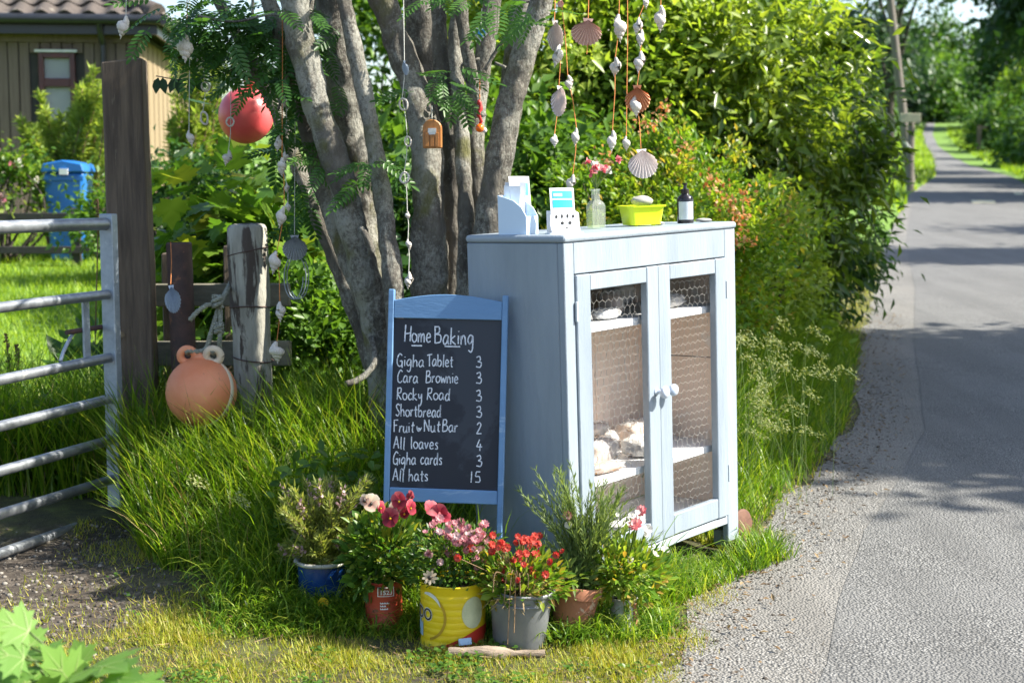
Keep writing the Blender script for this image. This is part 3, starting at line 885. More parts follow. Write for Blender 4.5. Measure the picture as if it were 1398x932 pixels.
def spire_shrub(name, label, px, base_y, Y, tops, nleaf, L, W, mat, cat='shrub', group=None):
    """upright shoots, each clothed in narrow leaves, rising from one base"""
    b = at(px, base_y, Y); zb = hz1(b[0], Y)
    r_ = thing(name, label, cat, (b[0], Y, zb), group)
    P, A, T = [], [], []
    wood = MB()
    for (tx, ty, dy) in tops:
        tp = at(tx, ty, Y + dy)
        base = np.array((b[0] + rng.normal() * .12, Y + rng.normal() * .1 + dy * .4, zb))
        mid = base * .45 + tp * .55 + np.array((rng.normal() * .03, 0, .05))
        path = np.array(catmull([base, mid, tp], 8))
        wood.tube(path, np.linspace(.014, .003, len(path)), 5)
        n = nleaf
        s = rng.random(n) ** .8 * .80 + .20
        pos = np.stack([np.interp(s, np.linspace(0, 1, len(path)), path[:, i]) for i in range(3)], 1)
        side = rdir(n); up = norm(tp - base)
        P.append(pos + side * rng.random((n, 1)) * .09 * (1.15 - s)[:, None]); A.append(side + up * .9); T.append(np.clip(.35 * s + rng.random(n) * .65, 0, 1))
    P, A, T = np.concatenate(P), np.concatenate(A), np.concatenate(T)
    wood.build('stem', M['stem_dry'], r_, smooth=True)
    n = len(P)
    scatter('foliage', T_LEAF, P, A, np.array((0, 0, 1.0)) + rdir(n) * .8, L * (.6 + .8 * rng.random(n)), W * (.7 + .6 * rng.random(n)), T, mat, r_)
    return r_
tops = [(random.uniform(25, 160), 0, random.uniform(-.3, .3)) for _ in range(26)]
tops = [(x_, (105 + abs(x_ - 140) * .35 if x_ > 95 else 135 + abs(x_ - 55) * 1.1) + abs(random.gauss(0, 34)), d) for x_, _, d in tops]
tops += [(128, 95, 0), (55, 128, 0), (150, 120, .1), (30, 165, 0), (85, 160, -.1), (100, 150, .1)]
spire_shrub('feathery_shrub', 'yellow-green feathery shrub in front of the cabin window', 95, 305, 12.9, tops, 380, .075, .011, M['leaf_feather'])
tops = [(random.uniform(205, 330), random.uniform(60, 210), random.uniform(-.3, .3)) for _ in range(26)]
spire_shrub('feathery_shrub', 'loose feathery shrub seen right of the tall gate post', 262, 300, 12.6, tops, 280, .075, .011, M['leaf_feather'])

def bush(name, label, c, rad, nclus, nper, spread, L, W, mat, tmpl=T_LEAF, cat='shrub', droop=.2, stems=10, bottom=-.75, fill=.4, group=None):
    zb = hz1(c[0], c[1])
    r_ = thing(name, label, cat, (c[0], c[1], zb), group)
    o, C = leafy('foliage', c, rad, nclus, nper, spread, L, W, mat, r_, tmpl, droop, bottom, fill, floor=.0)
    w = MB()
    for i in rng.choice(len(C), min(stems, len(C)), replace=False):
        e = C[i]; s = np.array((c[0] + rng.normal() * rad[0] * .12, c[1] + rng.normal() * rad[1] * .12, zb - .02))
        m_ = s * .5 + e * .5 + np.array((rng.normal() * .1, rng.normal() * .1, .15 * rad[2]))
        path = catmull([s, m_, e], 5)
        w.tube(path, np.linspace(.012 + rad[2] * .012, .004, len(path)), 5)
    w.build('stem', M['barkdark'], r_, smooth=True)
    return r_, C
p = at(6, 255, 12.2)
rb, C = bush('rose_bush', 'small rose bush with white and rust blooms at the left frame edge', (p[0], 12.2, p[2] - .02), (.32, .3, .34), 26, 60, .07, .05, .035, M['leaf_bramble'])
for i in range(12):
    q = C[i]
    scatter('flower', T_OVAL, np.repeat([q + np.array((0, -.06, .02))], 8, 0), rdir(8) + (0, -.3, .3), rdir(8), .045, .035, rng.random(8), M['petal_white'] if i % 2 else M['petal_pink'], rb)
p = at(172, 285, 11.2)
bush('garden_bush', 'low dark green bush behind the gate post', (p[0], 11.2, p[2] - .12), (.42, .35, .28), 32, 60, .09, .06, .035, M['leaf_mid'])
p = at(255, 262, 10.0)
bush('garden_bush', 'leafy dark bush between the gate post and the white post', (p[0], 10.0, p[2] - .1), (.45, .35, .42), 40, 80, .08, .06, .035, M['leaf_dark'])

# ------------------------------------------------------------------ trees and hedges
def tree(name, label, x, y, h, crown_c, crown_r, nclus, nper, spread, L, mat, trunk_r=.18, group=None, limbs=14, W=None):
    zb = hz1(x, y)
    r_ = thing(name, label, 'tree', (x, y, zb), group)
    t_ = MB()
    top = Vector((crown_c[0], crown_c[1], crown_c[2] + crown_r[2] * .4))
    path = catmull([(x, y, zb - .1), (x * .9 + crown_c[0] * .1, y, zb + h * .3), tuple(top)], 8)
    t_.tube(path, np.linspace(trunk_r, trunk_r * .3, len(path)), 9, wob=.15, wsc=2)
    o, C = leafy('crown', crown_c, crown_r, nclus, nper, spread, L, (W or L * .62), mat, r_, T_LEAF, .15, -.8, .35)
    for i in rng.choice(len(C), min(limbs, len(C)), replace=False):
        k_ = random.randint(len(path) // 3, len(path) - 2)
        s = np.array(path[k_]); e = C[i]
        lp = catmull([s, s * .5 + e * .5 + np.array((0, 0, .1 * crown_r[2])), e], 4)
        t_.tube(lp, np.linspace(trunk_r * .45, trunk_r * .08, len(lp)), 5)
    t_.build('trunk', M['barkdark'], r_, smooth=True)
    return r_

# large shrubs behind the cabinet
bush('glossy_shrub', 'large glossy green shrub overhanging the road edge', (1.28, 9.7, 1.5), (1.05, .9, 1.35), 180, 170, .11, .095, .036, M['leaf_glossy'], droop=.35, stems=26, bottom=-.9)
bush('glossy_shrub', 'dark narrow-leaved shrub low beside the lane verge', (1.98, 10.6, .95), (.62, .7, .95), 110, 100, .10, .085, .026, M['leaf_dark'], droop=.5, stems=16, bottom=-.9)
bush('light_shrub', 'tall light green shrub rising above the hanging shells', (.42, 9.4, 1.75), (1.0, .9, 1.25), 150, 140, .12, .075, .036, M['leaf_light'], stems=24, bottom=-.95)
bush('light_shrub', 'pale green shrub crowning the hedge against the far trees', (1.6, 12.2, 2.0), (1.1, .9, 1.25), 140, 120, .13, .09, .036, M['leaf_light'], stems=24, bottom=-.95)
az_, azC = bush('azalea_shrub', 'yellow-green shrub with coppery tips behind the cabinet top', (.72, 7.3, .80), (.72, .6, .66), 140, 140, .06, .036, .018, M['leaf_lime'], droop=-.2, stems=26, bottom=-.6)
for x_, y_ in [(985, 262), (1000, 280), (1012, 296), (1006, 310), (970, 250), (1020, 270), (885, 170), (935, 205), (830, 215), (1015, 330), (905, 150)]:
    q_ = at(x_, y_, 6.72)
    scatter('blossom', T_OVAL, q_ + rng.normal(size=(26, 3)) * .026, rdir(26), rdir(26), .024, .013, rng.random(26), M['petal_coral'], az_)
bush('azalea_shrub', 'low light green shrub beside the cabinet and the grass', (1.22, 8.2, .66), (.55, .55, .6), 100, 130, .06, .045, .02, M['leaf_light'], droop=-.2, stems=22, bottom=-.6)
bush('dark_shrub', 'dark leafy shrub seen between the rowan stems', (-.2, 8.2, .8), (.8, .6, .8), 120, 110, .16, .08, .045, M['leaf_mid'], stems=18, bottom=-.95)
bush('dark_shrub', 'deep shaded shrub low behind the rowan trunk', (-.62, 6.6, .55), (.72, .42, .62), 120, 110, .10, .06, .035, M['leaf_dark'], stems=14, bottom=-.95)
bush('garden_tree', 'leafy green bush at the back of the garden behind the rowan stems', (-1.0, 14.0, 2.1), (1.25, .9, 1.45), 130, 100, .16, .10, .055, M['leaf_mid'], stems=18, bottom=-.95)
# bramble tangle left of the rowan, over the fence
rb, C = bush('bramble_bush', 'sunlit bramble and maple-leaved tangle behind the white post', (-1.12, 6.3, .72), (.36, .32, .50), 60, 34, .11, .10, .10, M['leaf_bramble'], T_LOBED, stems=14, bottom=-.9)
bush('honeysuckle_bush', 'small-leaved green climber sprawling at the foot of the rowan', (-.86, 5.72, .42), (.34, .22, .46), 90, 90, .06, .045, .022, M['leaf_mid'], stems=14, bottom=-.95)

# trees along the lane
tree('roadside_tree', 'sunlit broad-leaved tree overhanging the lane at the right edge', 17.2, 36, 9, (16.3, 36, 6.2), (3.1, 3.2, 3.9), 150, 120, .42, .28, M['leaf_far'], .25)
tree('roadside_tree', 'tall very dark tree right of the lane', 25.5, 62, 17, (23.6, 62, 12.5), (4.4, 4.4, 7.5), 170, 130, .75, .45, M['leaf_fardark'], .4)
tree('roadside_tree', 'green tree behind the sunlit tree on the right', 23.2, 50, 12, (22.6, 50, 6.2), (3.2, 3.6, 6.0), 130, 110, .6, .4, M['leaf_mid'], .35)
tree('roadside_tree', 'yellow-green sunlit small tree at the lane bend', 36.5, 98, 8, (36.0, 98, 6.2), (3.0, 3.4, 4.0), 110, 90, .6, .4, M['leaf_light'], .25)
tree('roadside_tree', 'mid-green tree left of the lane past the signboard', 27.0, 128, 16, (27.2, 128, 9.0), (4.0, 5.0, 6.2), 120, 100, .8, .55, M['leaf_far'], .4)
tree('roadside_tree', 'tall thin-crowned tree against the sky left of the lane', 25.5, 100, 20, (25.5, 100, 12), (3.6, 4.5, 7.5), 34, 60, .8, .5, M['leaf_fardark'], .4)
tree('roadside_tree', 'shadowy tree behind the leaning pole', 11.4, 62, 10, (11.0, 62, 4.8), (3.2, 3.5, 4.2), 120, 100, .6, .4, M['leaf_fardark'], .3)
tree('roadside_tree', 'rounded green tree closing the far end of the lane', 66, 244, 12, (66, 244, 15.0), (8, 7, 6.5), 110, 100, 1.4, .9, M['leaf_far'], .5)
tree('roadside_tree', 'distant dark tree left of the lane end', 52, 212, 14, (51, 212, 15.0), (7.5, 8, 8), 120, 100, 1.3, .9, M['leaf_fardark'], .5)
tree('roadside_tree', 'distant green tree right of the lane end', 74, 205, 17, (73.5, 205, 17), (8, 8, 12), 120, 100, 1.3, .9, M['leaf_far'], .5)
tree('roadside_tree', 'grey-green tree at the hilltop behind the others', 80, 285, 16, (80, 285, 20), (13, 10, 9), 120, 90, 1.8, 1.2, M['leaf_far'], .6)
bush('roadside_hedge', 'green hedge along the near right bank of the lane', (19.0, 44, 2.2), (2.6, 5.0, 2.0), 140, 90, .4, .25, .16, M['leaf_far'], stems=14)
bush('roadside_hedge', 'bright green hedge farther along the right bank at the bend', (28.6, 76, 3.2), (2.6, 6.5, 2.2), 120, 90, .5, .35, .22, M['leaf_far'], stems=14)
bush('roadside_hedge', 'green bank bush below the far small tree', (42.5, 122, 5.0), (3.6, 8.0, 3.0), 110, 80, .7, .5, .3, M['leaf_far'], stems=14)
for bx_, by_, bz_, rr_, lb_ in ((49.6, 148, 6.6, 2.6, 'first green bank bush right of the far lane'), (58.2, 176, 8.4, 2.8, 'second green bank bush right of the far lane'), (67.0, 206, 10.4, 3.2, 'last green bank bush right of the far lane'),
                               (34.6, 146, 6.6, 2.4, 'bank bush left of the far lane'), (43.4, 182, 8.6, 2.8, 'farther bank bush left of the far lane')):
    bush('bank_bush', lb_, (bx_, by_, bz_), (rr_, 9.0, 2.6), 60, 70, .6, .5, .3, M['leaf_far'], stems=8, bottom=-.95)
bush('roadside_hedge', 'hedge on the left bank behind the signboard', (10.0, 52, 2.0), (2.2, 4.0, 1.7), 110, 90, .4, .28, .18, M['leaf_mid'], stems=14)
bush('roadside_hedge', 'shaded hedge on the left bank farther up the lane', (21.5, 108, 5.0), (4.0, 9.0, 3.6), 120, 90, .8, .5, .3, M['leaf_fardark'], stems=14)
# trees outside the frame whose shade lies on the lane and the entrance
tree('shade_tree', 'roadside tree out of view that shades the near lane', 9.8, 7.4, 8, (9.5, 7.4, 5.3), (2.1, 3.0, 2.0), 160, 200, .40, .20, M['leaf_mid'], .22)
tree('shade_tree', 'roadside tree out of view that shades the middle lane', 14.0, 17.6, 8, (13.0, 17.6, 6.0), (2.6, .8, 1.6), 90, 120, .35, .22, M['leaf_mid'], .2)
tree('shade_tree', 'roadside tree out of view that shades the far lane', 17.4, 22.6, 9, (17.1, 22.6, 6.4), (2.6, .9, 1.6), 80, 110, .4, .25, M['leaf_mid'], .2)

# leaning pole, signboard, post by the lane
def rod_thing(name, part, label, cat, pts, rad, mat, n=10, wob=0):
    b = pts[0]
    r_ = thing(name, label, cat, b)
    MB().tube(pts, rad, n, wob=wob).build(part, mat, r_, smooth=True, auto=50)
    return r_
pa = at(1246, 215, 45); pb = at(1214, -10, 45)
pa = np.array((pa[0], 45, hz1(pa[0], 45) - .2)); pb = pb + (pb - pa) * .35
up_ = rod_thing('utility_pole', 'pole', 'tall leaning grey wooden pole beside the lane', 'pole', [pa, pa * .5 + pb * .5, pb], [.15, .13, .11], M['pole'])
MB().box((pb[0] - .7, 44.93, pb[2] - .5), (pb[0] + .7, 45.07, pb[2] - .38)).build('crossarm', M['pole'], up_)
sp = at(1246, 168, 40)
sg = thing('road_sign', 'small pale signboard on a stout wooden post by the lane', 'sign', (sp[0], 40, hz1(sp[0], 40)))
MB().tube([(sp[0], 40.06, sg.location.z - .1), (sp[0] - .02, 40.06, sp[2] + .1)], [.11, .09], 9, wob=.1).build('post', M['pole'], sg, smooth=True, auto=40)
a = at(1229, 167, 39.95); b = at(1257, 155, 39.95)
MB().box((a[0], 39.92, a[2]), (b[0], 39.96, b[2])).build('board', M['signface'], sg, bev=.008)
MB().tube([(sp[0] - .28, 39.98, sp[2] - .42), (sp[0], 39.98, sp[2] - .75)], .035, 6).build('brace', M['whitetrim'], sg)
q = at(1336, 205, 118); q2 = at(1336, 172, 118)
fp = thing('field_post', 'lone dark post with a stub arm on the right bank', 'post', (q[0], 118, hz1(q[0], 118)))
MB().box((q[0] - .15, 117.85, hz1(q[0], 118) - .1), (q[0] + .15, 118.15, q2[2])).build('post', M['oldwood'], fp, bev=.01)
MB().box((q[0] + .152, 117.92, q2[2] - .22), (q[0] + .6, 118.08, q2[2] - .04)).build('arm', M['oldwood'], fp, bev=.01)

# ------------------------------------------------------------------ the many-stemmed rowan
TB = np.array((-.33, 5.0, hz1(-.33, 5.0)))
rowan = thing('rowan_tree', 'many-stemmed rowan tree with lichened grey bark behind the chalkboard', 'tree', TB)
# pixel paths (x, y, depth offset, half width in pixels), from the foot up
STEMS = [
    [(548, 700, .0, 40), (528, 560, -.05, 30), (515, 450, -.06, 27), (488, 335, -.08, 26), (462, 235, -.1, 25), (432, 140, -.1, 24), (408, 40, -.1, 24), (392, -60, -.1, 22), (350, -220, -.1, 16), (300, -420, 0, 9)],
    [(565, 700, .25, 44), (535, 540, .25, 38), (510, 400, .28, 36), (492, 280, .3, 36), (478, 170, .3, 34), (462, 60, .3, 32), (448, -60, .3, 28), (440, -260, .4, 17), (420, -460, .5, 8)],
    [(590, 700, -.02, 40), (586, 520, -.05, 34), (586, 400, -.06, 32), (586, 290, -.07, 30), (582, 205, -.06, 27), (566, 120, -.02, 24), (538, 45, .0, 23), (512, -40, .0, 21), (480, -220, .1, 14), (470, -420, .2, 8)],
    [(614, 700, .0, 30), (617, 520, .02, 22), (620, 390, .02, 20), (620, 280, .02, 18), (616, 190, .03, 16), (604, 100, .06, 15), (598, 10, .1, 14), (596, -100, .1, 12), (600, -300, .2, 7)],
    [(640, 700, .12, 34), (648, 500, .1, 26), (651, 380, .08, 23), (652, 280, .06, 22), (648, 190, .04, 19), (655, 110, .04, 17), (668, 30, .04, 16), (680, -80, .1, 14), (690, -300, .2, 7)],
    [(655, 700, -.1, 42), (660, 480, -.14, 36), (664, 350, -.15, 30), (676, 255, -.16, 26), (694, 160, -.17, 23), (716, 75, -.18, 21), (740, 0, -.18, 20), (765, -90, -.18, 16), (820, -250, -.1, 10), (880, -400, 0, 6)],
    [(600, 700, .35, 46), (600, 420, .36, 38), (596, 250, .36, 34), (584, 120, .36, 31), (572, 0, .36, 28), (560, -200, .36, 18), (550, -420, .36, 8)],
    [(640, 600, .3, 30), (668, 300, .3, 26), (690, 170, .3, 22), (706, 60, .3, 20), (722, -50, .3, 17), (760, -260, .4, 9)],
    [(520, 480, -.02, 18), (470, 330, .05, 19), (440, 250, .1, 19), (424, 180, .1, 17), (396, 90, .1, 16), (366, 0, .1, 15), (330, -120, .1, 12), (270, -300, .1, 7)],
    [(445, 185, .0, 16), (428, 120, -.03, 13), (418, 60, -.02, 12), (424, -30, 0, 11), (440, -160, 0, 7)],
    [(530, 540, .1, 22), (470, 380, .15, 17), (420, 260, .2, 14), (376, 150, .25, 12), (330, 60, .3, 10), (280, -30, .3, 8)],
    [(560, 690, -.12, 26), (548, 520, -.16, 20), (538, 400, -.17, 18), (526, 300, -.15, 16), (512, 200, -.12, 15), (492, 100, -.1, 14), (470, 0, -.08, 13), (450, -120, 0, 10), (430, -300, .1, 6)],
    [(632, 680, -.14, 26), (634, 480, -.12, 18), (636, 350, -.1, 15), (634, 250, -.08, 14), (628, 160, -.03, 12), (622, 60, .02, 12), (632, -40, .05, 10), (650, -200, .1, 6)],
    [(655, 160, -.02, 12), (640, 80, -.05, 11), (628, 0, -.05, 10), (620, -120, 0, 7)],
]
crown_ends = []
for k, st in enumerate(STEMS):
    pts, rad = [], []
    for x_, y_, d_, w_ in st:
        Y = 5.0 + d_
        q = at(x_, y_, Y)
        if y_ >= 700: q[2] = hz1(q[0], q[1]) - .08
        pts.append(q); rad.append(w_ / 2000 * Y)
    full = catmull([(*p_, r_ * .78) for p_, r_ in zip(pts, rad)], 14)
    m_ = MB(); m_.tube([f[:3] for f in full], [f[3] for f in full], 30, wob=.22, wsc=9, seed=k * 7.3)
    m_.build('stem', M['bark'], rowan, smooth=True)
    crown_ends.append(np.array(full[-1][:3]))
# small dead side twigs and a hooked root
for pts, r_ in (([(662, 96, -.2), (676, 72, -.2), (690, 52, -.22), (699, 49, -.24)], .006), ([(676, 86, -.2), (690, 92, -.22)], .005), ([(508, 460, -.1), (512, 490, -.14), (502, 508, -.16), (486, 520, -.18), (472, 524, -.2)], .011),
                ([(492, 312, -.13), (500, 322, -.17), (508, 345, -.16)], .012)):
    MB().tube(catmull([at(a, b, 4.95 + c) for a, b, c in pts], 5), r_, 6, wob=.2, wsc=20).build('twig', M['bark'], rowan, smooth=True)
# limbs carrying the hanging shells, above the frame
LIMB_Y, LIMB_Z = 4.62, 2.02
for path, r_ in (([at(742, -60, 4.82), (.10, 4.70, 1.98), (.32, LIMB_Y, LIMB_Z), (.62, 4.60, 2.10)], .022),
                 ([at(392, -70, 4.9), (-.85, 4.9, 2.02), (-1.15, 4.95, 2.02), (-1.5, 5.0, 2.05)], .020),
                 ([at(512, -60, 5.0), (-.40, 4.8, 2.0), (-.34, 4.6, 2.02)], .012)):
    pp = catmull([tuple(q) for q in path], 6)
    MB().tube(pp, np.linspace(r_ * 1.3, r_ * .5, len(pp)), 8, wob=.15, wsc=14).build('limb', M['bark'], rowan, smooth=True)
# crown: pinnate leaves, mostly above the frame, some hanging into it
P, out, ct, C = crown_pts((-.35, 5.5, 3.5), (1.3, 1.1, 1.0), 55, 12, .2, -.95, .25)
keep = P[:, 2] > 2.4
P, out, ct = P[keep], out[keep], ct[keep]
def pin(P, A, N, L, tint, name='crown'):
    return scatter(name, T_PINNATE, P, A, N, L, L, tint, M['leaf_rowan'], rowan)
n = len(P)
pin(P, out + rdir(n) * .7 + (0, 0, -.3), np.array((0, 0, 1.)) + rdir(n) * .4, .17 + .06 * rng.random(n), ct * .6 + .4 * rng.random(n))
# sprays in view: (pixel x, y, depth, spread px, number)
P, A, Nn, T = [], [], [], []
for x_, y_, Y, sx, sy, cnt, tlo in ((330, 24, 5.0, 60, 30, 56, .2), (250, 14, 5.1, 36, 22, 26, .3), (275, 62, 5.15, 26, 22, 20, .4), (385, 60, 5.05, 18, 34, 26, .3), (335, 100, 5.45, 30, 16, 14, .4), (440, 215, 5.0, 16, 26, 10, .4), (402, 120, 5.1, 16, 70, 40, .2), (405, 230, 5.25, 22, 60, 30, .1),
                                    (345, 60, 5.3, 40, 26, 34, .2), (600, 112, 4.75, 22, 14, 5, .4), (640, 128, 4.75, 14, 10, 4, .4), (700, 10, 4.6, 26, 14, 10, .5),
                                    (620, 95, 4.72, 18, 12, 4, .5), (500, 232, 4.8, 18, 22, 9, .3), (560, 120, 4.85, 8, 10, 2, .2), (735, 20, 4.5, 14, 14, 5, .5), (450, 60, 5.1, 16, 40, 9, 0), (300, 75, 5.2, 26, 22, 9, .1), (615, -10, 4.8, 30, 8, 6, .4)):
    for _ in range(cnt):
        q = at(x_ + rng.normal() * sx * .7, y_ + rng.normal() * sy * .7, Y + rng.normal() * .08)
        P.append(q); A.append((rng.normal() * .8, -.45 + rng.normal() * .4, -.45 + rng.normal() * .35)); Nn.append((rng.normal() * .35, -.5 + rng.normal() * .3, 1)); T.append(min(1, tlo + rng.random() * .6))
pin(np.array(P), np.array(A), np.array(Nn), .10 + .05 * rng.random(len(P)), np.array(T), 'leaf_spray')
# twigs for the sprays
for pts in ([(415, 30), (370, 20), (320, 30), (270, 22)], [(420, 120), (395, 100), (380, 150)], [(604, 130), (590, 110), (575, 150)], [(640, 120), (630, 90), (655, 80)], [(480, 250), (505, 225)], [(735, 0), (705, 5)]):
    MB().tube(catmull([at(a, b, 4.95) for a, b in pts], 5), .005, 5).build('twig', M['bark'], rowan, smooth=True)

# ------------------------------------------------------------------ posts and fence by the entrance
def grounded(px, Y):
    x_ = at(px, 400, Y)[0]
    return np.array((x_, Y, hz1(x_, Y)))
b = grounded(184, 5.42)
gp = thing('gate_post', 'tall square dark weathered wooden gate post', 'post', b, rot=(0, R(-.5), R(6)))
tz = at(184, 84, 5.42)[2] - b[2]
n_ = 14
pm_ = MB()
vs_, fs_ = [], []
for i in range(n_ + 1):
    z = -.15 + (tz + .15) * i / n_
    s = .076 - .004 * i / n_
    for (cx_, cy_) in ((-1, -1), (1, -1), (1, 1), (-1, 1)):
        vs_.append((cx_ * s + .004 * mnoise.noise(Vector((z * 4, cx_, cy_))), cy_ * s, z + (.008 * cx_ if i == n_ else 0)))
for i in range(n_):
    for k in range(4):
        fs_.append((i * 4 + k, i * 4 + (k + 1) % 4, i * 4 + 4 + (k + 1) % 4, i * 4 + 4 + k))
fs_ += [(3, 2, 1, 0), (n_ * 4, n_ * 4 + 1, n_ * 4 + 2, n_ * 4 + 3)]
pm_.add(vs_, fs_).build('post', M['oldwood'], gp, local=True, bev=.005)
MB().prism([(-.074, .60), (-.05, .588), (-.022, .603), (-.03, .618), (-.06, .622)], -.0785, -.07).build('bare_patch', M['sunlit_plank_bare_wood'], gp, local=True)

b = grounded(252, 5.35)
rp = thing('steel_post', 'round rusty brown steel post between the wooden posts', 'post', b, rot=(0, R(-1), 0))
tz = at(252, 331, 5.35)[2] - b[2]
MB().lathe([(.046, -.1), (.046, tz * .5), (.0465, tz - .004), (.043, tz), (.038, tz), (.038, tz - .03)], 20).build('tube', M['rust'], rp, local=True, smooth=True, auto=40)

b = grounded(349, 5.2)
wp = thing('white_post', 'round weathered post with peeling white paint and wire ties', 'post', b, rot=(R(1), R(-1.4), 0))
tz = at(349, 306, 5.2)[2] - b[2]
prof = [(.069 + .003 * math.sin(z * 9), z) for z in np.linspace(-.1, tz - .012, 16)] + [(.064, tz - .002), (.05, tz + .002), (.02, tz - .004), (0, tz - .004)]
MB().lathe(prof, 28, jit=.07).build('post', M['peelpost'], wp, local=True, smooth=True, auto=40)
for zf, tl in ((.905, .015), (.71, -.01), (.53, .012), (.33, .02)):
    ring = [(math.cos(a) * .0725, math.sin(a) * .0725, tz * zf + tl * math.sin(a + zf * 9)) for a in np.linspace(0, 2 * math.pi, 26)]
    MB().tube(ring, .0024, 5, cap=False).build('wire_tie', M['rust'], wp, local=True, smooth=True)

fa = at(205, 400, 5.56); fb = at(398, 400, 5.40)
rf = thing('rail_fence', 'short fence of mossy grey rails joining the posts', 'fence', (fa[0], fa[1], hz1(fa[0], fa[1])))
for y0, y1, x0, x1 in ((387, 418, 206, 396), (465, 499, 206, 398), (563, 598, 330, 398)):
    a = at(x0, y1, 5.56); b = at(x1, y1, 5.42); hh = (y1 - y0) / 2000 * 5.5
    d = Vector(b - a)
    mm = Matrix.Translation(a) @ d.to_track_quat('X', 'Z').to_matrix().to_4x4()
    MB().box((0, -.014, 0), (d.length, .014, hh), mm).build('rail', M['railwood'], rf, bev=.004)
b = grounded(318, 5.58)
MB().box((b[0] - .03, 5.555, b[2] - .1), (b[0] + .03, 5.62, at(318, 335, 5.58)[2])).build('post', M['oldwood'], rf, bev=.005)
b = grounded(235, 5.64)
MB().box((b[0] - .03, 5.60, b[2] - .1), (b[0] + .03, 5.66, at(235, 345, 5.64)[2])).build('post', M['oldwood'], rf, bev=.005)

# ------------------------------------------------------------------ steel field gate, open towards the camera
G0 = at(152, 500, 5.2); G1 = at(0, 500, 4.64)
gd = Vector((G1[0] - G0[0], G1[1] - G0[1], 0)).normalized()
gz = hz1(G0[0], G0[1])
gate = thing('field_gate', 'galvanised tubular steel field gate of seven bars', 'gate', (G0[0], G0[1], gz), rot=(0, 0, math.atan2(gd.y, gd.x)))
barz = [1.22 - (py - 245) / 2000 * 5.2 - gz for py in (305, 403, 490, 545, 600, 655, 706)]
GL = 2.9
for i, z in enumerate(barz):
    r_ = .022 if i == 0 else .0175
    pts = [(0.012 + GL * t_, 0, z + .006 * math.sin(t_ * 5 + i)) for t_ in np.linspace(0, 1, 12)]
    MB().tube(pts, r_, 14).build('bar', M['galv'], gate, local=True, smooth=True, auto=50)
MB().box((-.026, -.027, barz[-1] - .03), (.010, .027, barz[0] + .035)).build('stile', M['galv_flat'], gate, local=True, bev=.003)
MB().box((GL + .014, -.025, barz[-1] - .03), (GL + .05, .025, barz[0] + .03)).build('stile', M['galv_flat'], gate, local=True, bev=.003)
MB().box((.088, -.028, barz[2] - .01), (.126, -.020, barz[1] + .01)).build('latch_plate', M['galv_flat'], gate, local=True, bev=.002)
lz = (barz[1] + barz[2]) / 2 + .0
bolt = MB().tube([(-.10, -.036, lz), (.20, -.036, lz)], .009, 10).build('latch_bolt', M['rust'], gate, local=True, smooth=True, auto=50)
MB().tube(catmull([(.12, -.036, lz), (.14, -.05, lz - .005), (.19, -.055, lz - .06), (.215, -.055, lz - .10)], 5), [.007] * 16, 8).build('latch_handle', M['galv_flat'], gate, local=True, smooth=True)
MB().tube([(GL * .5, 0, barz[-1]), (GL * .5, 0, barz[0])], .014, 10).build('upright', M['galv'], gate, local=True, smooth=True, auto=50)

# ------------------------------------------------------------------ buoys and rope
bc = at(275, 535, 4.98); br = 48.5 / 2000 * 4.98
buoy = thing('orange_buoy', 'round faded orange fishing buoy hanging by the white post', 'buoy', (bc[0], bc[1], bc[2] - br))
Mb = Matrix.Translation(bc) @ Euler((R(-15), 0, R(-20)), 'XYZ').to_matrix().to_4x4()
half = [(math.sin(t_) * br, -math.cos(t_) * br) for t_ in np.linspace(0, math.pi / 2 - .09, 14)]
front = Mb @ Matrix.Rotation(R(-90), 4, 'X')
MB().lathe(half, 36, front).build('shell', M['buoy_orange'], buoy, smooth=True, auto=50)
MB().lathe([(r_, -z) for r_, z in half[::-1]], 36, front).build('back_shell', M['buoy_orange'], buoy, smooth=True, auto=50)
rim = [(math.sin(math.pi / 2 - .10) * br * .99, -.011), (br * 1.012, -.008), (br * 1.018, 0), (br * 1.012, .008), (math.sin(math.pi / 2 - .10) * br * .99, .011)]
MB().lathe(rim, 40, front).build('seam_rim', M['buoy_pale'], buoy, smooth=True)
lugs = []
for lx in (-.042, .046):
    a = bc + np.array((lx, -.01, br * .93))
    ring = [(a[0] + math.cos(t_) * .024, a[1] + .006 * math.cos(t_ + 1), a[2] + .014 + math.sin(t_) * .024) for t_ in np.linspace(0, 2 * math.pi, 20)]
    MB().tube(ring, .0135, 10, cap=False).build('lug', M['buoy_orange'] if lx < 0 else M['buoy_pale'], buoy, smooth=True)
    lugs.append(a + np.array((0, 0, .014)))
MB().tube([lugs[0] + np.array((.02, 0, -.012)), (lugs[0] + lugs[1]) / 2 + np.array((0, 0, -.004)), lugs[1] + np.array((-.02, 0, -.012))], [.014, .016, .014], 10).build('lug_bridge', M['buoy_orange'], buoy, smooth=True)

